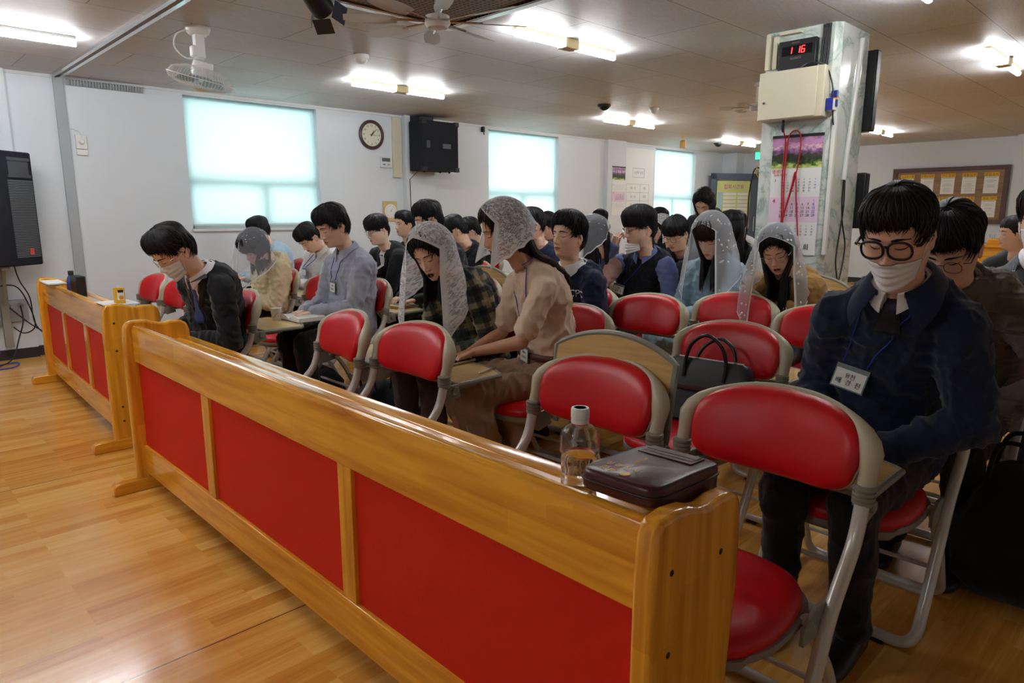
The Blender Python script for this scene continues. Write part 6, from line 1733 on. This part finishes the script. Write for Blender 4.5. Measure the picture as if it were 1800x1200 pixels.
tag(obj('red_cable', MB().tube(spline([(CX - .045, 2.17, 1.90), (CX - .03, 2.168, 1.82), (CX, 2.165, 1.75), (CX, 2.17, 1.5), (CX, 2.155, 1.25), (CX, 2.16, 1.18), (CX, 2.145, 1.24), (CX, 2.155, 1.5), (CX - .004, 2.150, 1.72), (CX - .006, 2.135, 1.80), (CX - .006, 2.10, 1.825), (CX - .004, 2.066, 1.80), (CX, 2.058, 1.72), (CX, 2.075, 1.55), (CX, 2.12, 1.35), (CX, 2.165, 1.18), (CX - .004, 2.13, 1.10), (CX - .004, 2.15, 1.2), (CX - .004, 2.10, 1.45), (CX - .004, 2.078, 1.55), (CX, 2.06, 1.35), (CX, 2.03, 1.1), (CX, 2.02, .95)], 10), .0048, 8), M['cable_red']), 'long red cable looped over the pillar calendar', 'cable')
tag(obj('cable_plug', MB().lathe([(.006, 0), (.009, .02), (.009, .06), (.004, .08)], 10, (CX, 2.175, 1.135)), M['cable_black']), 'black plug on the end of the red cable', 'plug')
tag(obj('cable_plug', MB().lathe([(.004, 0), (.010, .02), (.010, .05)], 10, (CX - .045, 2.17, 1.815)).lathe([(.008, .05), (.008, .085)], 10, (CX - .045, 2.17, 1.815)), M['black']), 'silver and black plug under the cream cabinet', 'plug')
for k, (P, lab) in enumerate((([(4.93, 1.84, 1.50), (4.92, 1.835, 1.35), (4.95, 1.83, 1.2), (5.0, 1.82, 1.05), (4.9, 1.80, .85), (4.85, 1.82, .7)], 'black cable hanging below the slanting duct, left strand'), ([(4.95, 1.84, 1.50), (4.94, 1.83, 1.3), (4.90, 1.83, 1.1), (4.86, 1.82, .95), (4.9, 1.81, .8)], 'black cable hanging below the slanting duct, right strand'))):
    tag(obj('black_cable', MB().tube(spline(P), .005, 6), M['cable_black']), lab, 'cable')
tag(obj('cable_loop', MB().tube(spline([(4.80, 2.36, 1.52), (4.80, 2.375, 1.58), (4.80, 2.40, 1.60), (4.80, 2.43, 1.56), (4.80, 2.45, 1.40), (4.80, 2.45, 1.2), (4.80, 2.47, 1.0)]), .005, 6), M['cable_black']), 'black cable loop hanging on the left side of the pillar', 'cable')
tag(obj('yellow_string', MB().tube(spline([(4.78, 2.355, 1.76), (4.78, 2.38, 1.72), (4.78, 2.36, 1.66), (4.78, 2.40, 1.58), (4.78, 2.37, 1.52)]), .0028, 6), M['yellow']), 'thin yellow string knotted on the left side of the pillar', 'string')
# screens hung on the far side of the pillar
for (z0, z1, x0, lab) in ((1.84, 2.38, 5.24, 'black screen hung high on the right side of the pillar, seen edge on'), (1.17, 1.56, 5.16, 'black screen hung low on the right side of the pillar, seen edge on')):
    t = thing('wall_screen', lab, 'screen', (5.245, 1.745, z0))
    obj('screen_case', MB().box(0, .08, .06, .16, 0, z1 - z0), M['black'], t, bevel=.010)
    obj('screen_face', MB().box(.08, .084, .065, .155, .015, z1 - z0 - .015), mat('screen_glass', srgb(10, 10, 12), .1), t, smooth=False)
    obj('mount_arm', MB().box(-.023, .0, .12, .155, (z1 - z0) / 2 - .05, (z1 - z0) / 2 + .05), M['pan'], t, bevel=.003)

# ------------------------------------------------------------------ things on the ceiling
t = thing('oscillating_fan', 'white caged fan hanging from the ceiling above the first window', 'fan', (1.86, 4.88, CEIL))
obj('ceiling_plate', MB().lathe([(.075, 0), (.078, -.012), (.070, -.035), (.055, -.05)], 28), M['white_plastic'], t)
obj('fan_neck', MB().box(-.03, .03, -.035, .035, -.20, -.04).tube([(0, 0, -.17), (-.01, -.02, -.24)], .028, 14).box(-.055, .02, -.03, .03, -.19, -.12), M['white_plastic'], t, bevel=.01)
FM = Matrix.Translation((-.02, -.05, -.315)) @ Rx(14) @ Ry(8)
mbm = MB().lathe([(.02, .10), (.06, .09), (.068, .04), (.06, .0), (.02, -.01)], 24, mat=FM)
obj('motor', mbm, M['white_plastic'], t)
cg = MB()
for k in range(60):
    a = 2 * PI * k / 60; P = []
    for r_, z in ((.035, .055), (.10, .05), (.18, .02), (.205, -.02), (.19, -.05), (.12, -.075), (.045, -.085)):
        P.append(tuple(FM @ Vector((r_ * math.cos(a), r_ * math.sin(a), z))))
    cg.tube(P, .0013, 5)
for r_, z in ((.206, -.018), (.15, .035), (.15, -.066), (.09, -.080)):
    cg.tube([tuple(FM @ Vector((r_ * math.cos(2 * PI * k / 48), r_ * math.sin(2 * PI * k / 48), z))) for k in range(49)], .0028 if r_ > .2 else .0016, 6)
obj('cage', cg, M['white_plastic'], t)
def blade_mb(Mf, r0, r1, w, ang, pitch=18):
    mb = MB(); n_ = 9; rings = []
    for k in range(n_):
        q = k / (n_ - 1); r_ = r0 + (r1 - r0) * q; ww = w * (.35 + .65 * math.sin(PI * min(1, q * .8 + .12)) ** .8)
        T_ = Mf @ Rz(ang) @ Matrix.Translation((r_, 0, 0)) @ Rx(pitch)
        rings.append([tuple(T_ @ Vector((0, y, z))) for y, z in ((-ww, -.001), (0, .002), (ww, -.001), (ww, -.003), (0, -.0005), (-ww, -.003))])
    return mb.loft(rings)
for k in range(4): obj('blade', blade_mb(FM @ Matrix.Translation((0, 0, -.03)), .03, .175, .06, k * 90 + 20, 25), mat('blade_clear', srgb(196, 224, 226), .2, trans=.4), t)
obj('hub', MB().lathe([(.002, -.1), (.04, -.09), (.045, -.083), (.04, -.078)], 20, mat=FM), M['cream_plastic'], t)
obj('power_loop', MB().tube(spline([(-.06, .02, -.02), (-.13, .03, -.06), (-.15, .02, -.14), (-.10, .0, -.20), (-.04, 0, -.20)]), .005, 8), M['white_plastic'], t)

t = thing('ceiling_vent', 'brown perforated ceiling unit in a silver frame at the top edge', 'ceiling vent', (2.35, 3.05, CEIL))
def perf_mat():
    m = mat('perforated_brown', srgb(122, 100, 78), .5); nt, b = nodes(m)
    tc = nt.nodes.new('ShaderNodeTexCoord'); v = nt.nodes.new('ShaderNodeTexVoronoi'); v.inputs['Randomness'].default_value = 0; v.inputs['Scale'].default_value = 30
    nt.links.new(tc.outputs['Object'], v.inputs[0])
    r = ramp(nt, [(.30, srgb(36, 28, 24)), (.36, srgb(136, 112, 88))]); nt.links.new(v.outputs['Distance'], r.inputs[0]); nt.links.new(r.outputs[0], b.inputs['Base Color'])
    return m
obj('perforated_panel', MB().box(-.52, .56, -.56, .52, -.035, -.01), perf_mat(), t, smooth=False)
mb = MB()
for a in ((-.60, .64, .54, .60), (-.60, .64, -.64, -.58), (.58, .64, -.58, .54), (-.60, -.54, -.58, .54)):
    mb.box(a[0], a[1], a[2], a[3], -.05, 0)
obj('vent_frame', mb, M['chrome'], t, smooth=False, bevel=.006)
def ceiling_fan(label, loc, drop, R_, nb_, a0):
    t = thing('ceiling_fan', label, 'ceiling fan', loc)
    obj('drop_rod', MB().lathe([(.03, 0), (.03, -.03), (.012, -.04), (.012, -drop + .06), (.035, -drop + .05)], 16), M['white_plastic'], t)
    obj('motor_hub', MB().lathe([(.02, -drop + .06), (.06, -drop + .045), (.065, -drop + .01), (.05, -drop - .01), (.02, -drop - .014)], 28), M['white_plastic'], t)
    for k in range(nb_):
        Mf = Matrix.Translation((0, 0, -drop + .02)); an = a0 + 360 / nb_ * k
        b_ = obj('blade', blade_mb(Mf, .20, R_, .046, an, 14), mat('blade_cream', srgb(222, 220, 214), .3, trans=.5) if k == 0 else bpy.data.materials.get('blade_cream'), t)
        obj('blade_arm', MB().tube([tuple(Mf @ Rz(an) @ Vector((.05, 0, 0))), tuple(Mf @ Rz(an) @ Vector((.23, 0, .002)))], .0055, 8), M['chrome'], b_)
    return t
ceiling_fan('large ceiling fan with pale blades under the brown vent at the top edge', (2.28, 2.88, CEIL), .28, .46, 8, 12)
ceiling_fan('small far ceiling fan just left of the pillar', (6.35, 3.22, CEIL), .24, .34, 6, 0)
t = thing('stage_light', 'black stage spotlight with barn doors at the top edge', 'spotlight', (1.95, 3.48, CEIL), math.radians(30)); t.scale = (.72, .72, .72)
obj('yoke', MB().tube([(0, -.11, -.12), (0, -.11, -.03), (0, .11, -.03), (0, .11, -.12)], .008, 8).tube([(0, 0, -.03), (0, 0, 0)], .014, 8), M['black'], t)
obj('lamp_can', MB().lathe([(.03, -.13), (.075, -.11), (.085, .0), (.085, .10), (.075, .10), (.07, .0)], 24, mat=Matrix.Translation((0, 0, -.14)) @ Ry(115)), M['black'], t)
Q = Matrix.Translation((0, 0, -.14)) @ Ry(115) @ Matrix.Translation((0, 0, .10))
for k in range(4):
    fl = MB().box(-.075, .075, -.001, .001, 0, .11); T_ = Q @ Rz(k * 90) @ Matrix.Translation((0, .085, 0)) @ Rx(-28)
    fl.v = [tuple(T_ @ Vector(p)) for p in fl.v]; obj('barn_door', fl, mat('barn_door_grey', srgb(74, 80, 98), .4) if k in (1, 2) else M['black'], t, smooth=False)
def dome(label, loc, m_, r_=.06, name='smoke_detector', cat='smoke detector'):
    t = thing(name, label, cat, loc)
    obj('base_ring', MB().lathe([(r_, 0), (r_ * 1.02, -.012), (r_ * .92, -.03)], 24), m_, t)
    obj('dome', MB().lathe([(r_ * .78, -.028), (r_ * .72, -.045), (r_ * .45, -.062), (.004, -.07)], 24), m_ if cat != 'camera' else mat('dome_glass', srgb(20, 22, 26), .08), t)
    return t
dome('white smoke detector between the vent and the first ceiling lamp', (3.07, 4.83, CEIL), M['white_plastic'])
dome('white smoke detector right of the dark dome camera', (6.99, 4.81, CEIL), M['white_plastic'], .055)
dome('dark dome camera on the ceiling', (6.36, 5.05, CEIL), M['black'], .075, 'dome_camera', 'camera')
dome('small dark dome camera far back near the corner', (11.2, 6.05 + .3, CEIL), M['black'], .075, 'dome_camera', 'camera')
t = thing('spot_lamp', 'small brass spot lamp under the ceiling before the far window', 'spot lamp', (9.9, 6.24, CEIL))
obj('lamp_stem', MB().lathe([(.03, 0), (.03, -.015), (.008, -.02), (.008, -.06)], 14), M['gold'], t)
obj('lamp_shade', MB().lathe([(.02, .0), (.045, -.02), (.05, -.12), (.044, -.12), (.04, -.02)], 20, (0, 0, -.05)), M['gold'], t)
t = tag(obj('ceiling_hook', MB().box(6.60, 6.63, WALL_Y - .05, WALL_Y, CEIL - .09, CEIL - .02).tube([(6.615, WALL_Y - .04, CEIL - .09), (6.615, WALL_Y - .05, CEIL - .13)], .008, 8), M['black']), 'small black hook under the ceiling at the left edge of the middle window', 'hook')

# pulpit in the back at the right
t = thing('pulpit', 'orange-brown wooden pulpit at the right edge behind the brown quilted jacket', 'pulpit', (8.0, 1.2, 0))
obj('pulpit_front', MB().box(0, .03, -.6, .65, 0, .95), M['wood_y'], t, bevel=.004)
obj('pulpit_side', MB().box(.03, .5, -.6, -.57, 0, .95), M['wood_y'], t, bevel=.004); obj('pulpit_side', MB().box(.03, .5, .62, .65, 0, .95), M['wood_y'], t, bevel=.004)
obj('pulpit_top', MB().box(-.03, .53, -.63, .68, .95, .98), M['wood_y'], t, bevel=.004)
t = thing('desk_stand', 'small wooden box with a glass on top of the pulpit', 'box', (8.15, 1.55, .98))
obj('stand_body', MB().prism([(-.06, 0), (.06, 0), (.05, .05), (-.04, .05)], -.06, .06, fn=lambda u, v, w: (w, u, v)), M['wood_y'], t, bevel=.004)
obj('glass_cup', MB().lathe([(.02, .05), (.022, .09), (.020, .09), (.018, .053)], 14, (0, .03, 0)), M['glass'], t)

# ------------------------------------------------------------------ things on the pews
t = thing('water_bottle', 'half full clear water bottle with white cap on the pew shelf', 'bottle', (1.058, .884, .700))
bo = [(r_ * 1.24, z * .965) for r_, z in [(.004, .0), (.026, .0), (.0305, .006), (.0305, .040), (.0290, .045), (.0305, .050), (.0305, .080), (.0290, .086), (.0335, .092), (.0335, .100), (.0325, .104), (.0330, .125), (.0300, .138), (.022, .148), (.0150, .153), (.0135, .156), (.0135, .163)]]
sc = 1.02
obj('bottle_body', MB().lathe([(r_ * sc, z) for r_, z in bo] + [((r_ - .0011) * sc, z + .0006) for r_, z in bo[::-1] if r_ > .01], 40), mat('pet_plastic', (1, 1, 1, 1), .03, trans=1.0, ior=1.35), t, angle=70)
obj('water', MB().lathe([(r_ * sc - .0016, z + .001) for r_, z in bo if z < .088] + [(.0005, .0885)], 36), mat('water', (1, 1, 1, 1), .0, trans=1.0, ior=1.33), t, angle=70)
ribs = [(.0185, .150), (.0188, .151), (.0185, .160), (.0192, .161), (.0192, .179), (.0180, .182), (.0006, .182)]
obj('bottle_cap', MB().lathe(ribs, 36), M['white_plastic'], t, angle=30)
obj('cap_mark', MB().lathe([(.0145, .1822), (.0140, .1826), (.0125, .1826), (.0122, .1822)], 30), mat('cap_blue', srgb(190, 215, 245), .5), t)
t = thing('bible_case', 'dark brown leather zip case with gold lettering beside the water bottle', 'book case', (1.030, .684, .783)); t.rotation_euler = (0, math.radians(4.5), math.radians(3)); t.scale = (1, 1, .85)
M['leather'] = mat('leather_brown', srgb(66, 24, 28), .33, spec=.45, bump=.25, bump_scale=90, noise_amt=.1, noise_scale=10)
cs = MB(); rings = []
for q, z in ((.985, .0), (1.0, .006), (1.0, .032), (.985, .038), (.94, .042)):
    ring = []
    for k in range(48):
        c, s = se(2 * PI * k / 48, .28); bul = .004 * (1 - c * c) if z > .036 else 0
        x_ = c * .125 * q; ring.append((x_, s * .083 * q, z + bul - (max(0, x_ + .09) * .24 if z < .03 else 0)))
    rings.append(ring)
cs.loft(rings); obj('leather_case', cs, M['leather'], t, angle=50)
zp = MB(); zp.tube([(se(2 * PI * k / 48, .28)[0] * .1255, se(2 * PI * k / 48, .28)[1] * .0835, .020) for k in range(49)], .003, 8)
obj('zipper', zp, mat('zip_dark', srgb(36, 14, 16), .5), t)
obj('front_pocket', MB().box(.052, .108, -.050, .066, .0428, .0450).box(.066, .106, -.045, .062, .0450, .0458).box(.082, .106, -.045, .062, .0458, .0466), M['leather'], t, bevel=.0005)
gx = MB()
GF = lambda u, v, w: (-.045 + v * 1.0, .030 + -u * 1.0, w + .0556)
text_into(gx, '성 경 전 서', .019, lambda u, v, w: (-.066 + v, .024 - u * .8, w + .0455), .0002)
text_into(gx, '큰글', .024, lambda u, v, w: (-.092 + v, .036 - u * .8, w + .0440), .0002)
gx.lathe([(.010, .0425), (.010, .0445), (.008, .0447), (.008, .0445), (.001, .0445)], 24, (-.095, .000, 0))
text_into(gx, '찬송가 합본', .010, lambda u, v, w: (-.01 + u, .02 + v, w + .0470), .0002)
obj('gold_lettering', gx, M['gold'], t, smooth=False)
t = thing('juice_box', 'yellow juice carton on the end of the shorter pew', 'juice carton', (1.06, 4.20, .790))
obj('carton', MB().box(-.024, .024, -.022, .022, 0, .085), M['yellow'], t, bevel=.002)
obj('carton_label', MB().box(-.015, .019, -.0232, -.0222, .02, .068), M['paper'], t, smooth=False)
obj('dark_band', MB().box(-.012, .016, -.0238, -.0230, .060, .074), M['ink'], t, smooth=False)
obj('mango', MB().lathe([(.001, -.0115), (.0115, 0), (.001, .0115)], 14, (.003, -.0238, .033), mat=Matrix.Scale(.2, 4, (0, 1, 0)) @ rot), mat('mango_orange', srgb(230, 150, 20), .5), t)
obj('carton_spout', MB().lathe([(.009, .085), (.009, .095), (.006, .098)], 14), M['white_plastic'], t)
t = thing('tissue', 'crumpled white tissue beside the juice carton', 'tissue', (1.14, 4.16, .700))
V_ = []; nn = 22
for i in range(nn):
    for j in range(nn):
        u, v = i / (nn - 1) - .5, j / (nn - 1) - .5
        V_.append((u * .14, v * .10, .012 + .016 * noise.noise((u * 7, v * 7, 3)) + .006 * noise.noise((u * 20, v * 20, 1))))
tm = MB(); tm.add(V_, grid_faces(nn, nn, False)); o = obj('crumpled_sheet', tm, M['paper'], t); sdm = o.modifiers.new('s', 'SOLIDIFY'); sdm.thickness = .001
t = tag(obj('paper_sheet', MB().box(0.97, 1.14, 4.12, 4.36, .7885, .7900), M['paper'], smooth=False), 'white paper sheet under the juice carton', 'paper')
t = thing('drink_bottle', 'blue bottle with black cap on the far end of the shorter pew', 'bottle', (1.16, 5.78, .700))
obj('bottle_body', MB().lathe([(.004, 0), (.030, .0), (.034, .01), (.034, .08), (.026, .12), (.016, .135), (.016, .14)], 24), mat('bottle_blue', srgb(62, 82, 150), .2), t)
obj('bottle_cap', MB().lathe([(.018, .138), (.018, .165), (.016, .168), (.001, .168)], 24), M['black'], t)
t = thing('notebook', 'white notebook with pen lying on the far end of the shorter pew rail', 'notebook', (1.04, 5.76, .788), math.radians(-2))
obj('pages', MB().box(-.055, .06, -.16, .16, 0, .012), M['paper'], t, bevel=.002)
obj('cover', MB().box(-.058, .063, -.163, .163, -.003, .0), M['black'], t, bevel=.001)
tag(obj('dark_case', MB().box(1.13, 1.19, 5.50, 5.68, .700, .845), M['black'], bevel=.006), 'small black box beside the blue bottle', 'box')

# books, cups and bags ------------------------------------------------
def open_book(label, loc, rz, w=.26, d=.18, h=.022, cover='black', cat='book'):
    t = thing('open_book', label, cat, loc, rz)
    for sg in (-1, 1):
        rings = []
        for k in range(13):
            q = k / 12; u = sg * (w / 2) * q; z = h * (math.sin(min(1, q * 1.6 + .15) * PI * .5) * (1 - .35 * q))
            rings.append([(-d / 2, u, .002), (-d / 2, u, z), (d / 2, u, z), (d / 2, u, .002)])
        pg = obj('page_block', MB().loft(rings), M['page'], t, angle=50)
        ln = MB()
        for j in range(12):
            x = -d / 2 + .018 + j * (d - .036) / 11; q0, q1 = .22, .88
            zz = lambda q: h * (math.sin(min(1, q * 1.6 + .15) * PI * .5) * (1 - .35 * q)) + .0008
            Q_ = np.linspace(q0, q1, 6); ln.tube([(x, sg * w / 2 * q, zz(q)) for q in Q_], .0009, 4)
        obj('printed_lines', ln, M['ink_grey'], pg)
    obj('book_cover', MB().box(-d / 2 - .006, d / 2 + .006, -w / 2 - .008, w / 2 + .008, -.001, .002), M[cover], t, bevel=.001)
    return t
M['page'] = mat('page', srgb(232, 230, 220), .8, noise_amt=.05, noise_scale=300, stretch=(1, 1, 40))
DZ_ = .6125
open_book('thick open book on the desk in front of the man in the grey shirt', (2.04, 4.02, DZ_ + .002), 0, cover='dark_grey', h=.040, w=.28)
open_book('open book on the desk before the man in the navy jacket', (2.02, .76, DZ_ + .002), 0, w=.26, h=.03, cover='leather')
open_book('open book on the desk of the bowed man in the white shirt', (2.98, 5.32, DZ_ + .002), .1, w=.24)
open_book('open book on the desk behind the cream cardigan', (2.96, 4.72, DZ_ + .002), -.1, w=.24)
open_book('open book on the desk before the veiled woman in light blue', (3.93, 1.98, DZ_ + .002), 0, w=.22)
open_book('open book on the desk before the woman in the mustard cardigan', (3.66, 1.36, DZ_ + .002), 0.1, w=.22)
def cup(label, loc, lying=False):
    t = thing('paper_cup', label, 'cup', loc)
    if lying: t.rotation_euler = (PI / 2 - .12, 0, .9)
    m_ = mat('cup_paper', srgb(226, 222, 216), .6)
    obj('cup_wall', MB().lathe([(.001, 0), (.026, .0), (.027, .001), (.0345, .075), (.036, .077), (.0355, .079), (.034, .077), (.0255, .004), (.001, .004)], 32), m_, t)
    dm = MB()
    for k in range(7):
        a = k * .9; P = [((.0272 + .0072 * (z / .075) + .0006) * math.cos(a + q), (.0272 + .0072 * (z / .075) + .0006) * math.sin(a + q), z) for q, z in ((0, .016 + .006 * (k % 3)), (.25, .03), (.55, .036 + .005 * (k % 2)), (.9, .05))]
        dm.tube(P, .0011, 5)
    obj('red_swirl', dm, M['ink_red'], t)
    return t
cup('white paper cup with red swirls on the desk behind the black suit', (1.91, 4.10, DZ_ + .0))
cup('white paper cup with red swirls lying on the floor by the brown skirt', (2.52, 2.86, .034), True)
t = thing('tablet', 'black tablet in a thin case on the desk before the tan top', 'tablet', (1.92, 2.36, DZ_ + .001), .12)
obj('tablet_case', MB().box(-.09, .09, -.06, .06, 0, .010), M['shell'], t, bevel=.002)
obj('tablet_screen', MB().box(-.084, .084, -.054, .054, .010, .0112), mat('tablet_glass', srgb(16, 18, 24), .08), t, smooth=False)
t = thing('phone', 'dark phone leaning between the first two empty chairs', 'phone', (1.86, 2.62, DZ_ + .004)); t.rotation_euler = (0, math.radians(-62), .2)
obj('phone_body', MB().box(0, .15, -.036, .036, 0, .009), mat('phone_dark', srgb(60, 40, 44), .3), t, bevel=.003)
obj('phone_screen', MB().box(.006, .144, -.032, .032, .009, .0098), M['black'], t, smooth=False)
tag(obj('pen', MB().tube([(1.84, 2.09, DZ_ + .006), (1.97, 2.13, DZ_ + .006)], .004, 8), M['chrome']), 'silver pen on the desk beside the tablet', 'pen')
t = thing('yellow_book', 'yellow book with papers on the desk behind the grey shirt', 'book', (2.84, 4.06, DZ_ + .001), .1)
obj('book_block', MB().box(-.10, .10, -.07, .07, 0, .016), M['page'], t, bevel=.001)
obj('yellow_cover', MB().box(-.102, .104, -.073, .073, .016, .019).box(-.102, .104, -.073, .073, -.0, .002), mat('cover_yellow', srgb(228, 206, 110), .5), t, bevel=.001)
obj('loose_paper', MB().box(-.06, .08, -.05, .06, .0195, .021), M['ink_grey'], t, smooth=False)
# leather briefcase on the seat
M['bag_black'] = mat('bag_black', srgb(34, 36, 40), .42, spec=.5, bump=.2, bump_scale=250)
t = thing('briefcase', 'black leather briefcase with two handles on an empty red chair', 'bag', (2.40, 1.37, .45), math.radians(4)); t.rotation_euler = (0, math.radians(14), math.radians(4))
rings = []
for q, z in ((.92, 0), (1.0, .012), (1.0, .15), (.97, .20), (.90, .235), (.80, .250)):
    rings.append([(se(2 * PI * k / 40, .45)[0] * .055 * (q if z > .1 else 1) * (1.1 - z * 1.5), se(2 * PI * k / 40, .35)[1] * .19 * q, z) for k in range(40)])
obj('bag_body', MB().loft(rings), M['bag_black'], t, angle=50)
obj('bag_zip', MB().tube([(0, -.14, .252), (0, .14, .252)], .004, 6), M['chrome'], t)
obj('bag_band', MB().box(-.066, -.050, -.188, .188, .12, .14), M['leather'], t, bevel=.004)
for x in (-.045, .040):
    obj('bag_handle', MB().tube(spline([(x, -.085, .17), (x * 1.1, -.085, .245), (x * 1.4 , -.06, .31), (x * 1.6, 0, .345), (x * 1.4, .06, .31), (x * 1.1, .085, .245), (x, .085, .17)]), .0075, 10), mat('handle_brown', srgb(30, 22, 22), .3), t)
# soft bags on the floor
def soft_bag(label, name, loc, rx, ry, h, m_, seed, cat='bag', handles=True, rz=0):
    t = thing(name, label, cat, loc, rz); V_ = []; nu, nv = 40, 22
    for i in range(nv):
        q = i / (nv - 1); zz = h * q; pr = (math.sin(min(1, q * 3 + .35) * PI / 2)) * (1 - .55 * q ** 3) if q < 1 else .3
        for j in range(nu):
            c, s = se(2 * PI * j / nu, .6); n_ = 1 + .16 * noise.noise((c * 2 + seed, s * 2, q * 3)) + .07 * noise.noise((c * 6 + seed, s * 6, q * 8))
            V_.append((c * rx * pr * n_, s * ry * pr * n_, zz * (1 + .05 * c)))
    mb = MB(); mb.add(V_, grid_faces(nv, nu) + [tuple(range((nv - 1) * nu, nv * nu)), tuple(range(nu - 1, -1, -1))]); obj('bag_body', mb, m_, t, angle=60)
    if handles:
        for sg in (-1, 1): obj('strap', MB().tube(spline([(sg * rx * .3, -ry * .5, h * .85), (sg * rx * .5, -ry * .35, h * 1.18), (sg * rx * .5, ry * .3, h * 1.22), (sg * rx * .3, ry * .5, h * .85)]), .008, 8), m_, t)
    return t
M['bag_beige'] = mat('bag_beige', srgb(176, 156, 130), .5, bump=.2, bump_scale=200)
M['cloth_black'] = cloth('cloth_black', srgb(20, 20, 22))
soft_bag('black cloth bag on the floor between the two empty front chairs', 'cloth_bag', (1.98, 3.10, 0), .13, .16, .38, M['cloth_black'], 3)
soft_bag('beige leather handbag on the floor behind the second empty front chair', 'handbag', (2.10, 2.86, 0), .09, .16, .30, M['bag_beige'], 8)
soft_bag('black coat bundled on the floor behind the first empty front chair', 'folded_coat', (2.30, 4.38, 0), .16, .22, .20, M['cloth_black'], 13, cat='coat', handles=False)
soft_bag('dark backpack on the floor right of the man in the navy jacket', 'backpack', (2.70, .36, 0), .14, .17, .44, M['cloth_black'], 21)
soft_bag('dark backpack standing on the chair desk behind the yellow book', 'backpack', (3.14, 3.98, .615), .10, .13, .26, M['bag_black'], 27) if False else soft_bag('dark backpack on the empty seat behind the yellow book', 'backpack', (2.92, 3.68, .45), .10, .15, .42, M['bag_black'], 27)
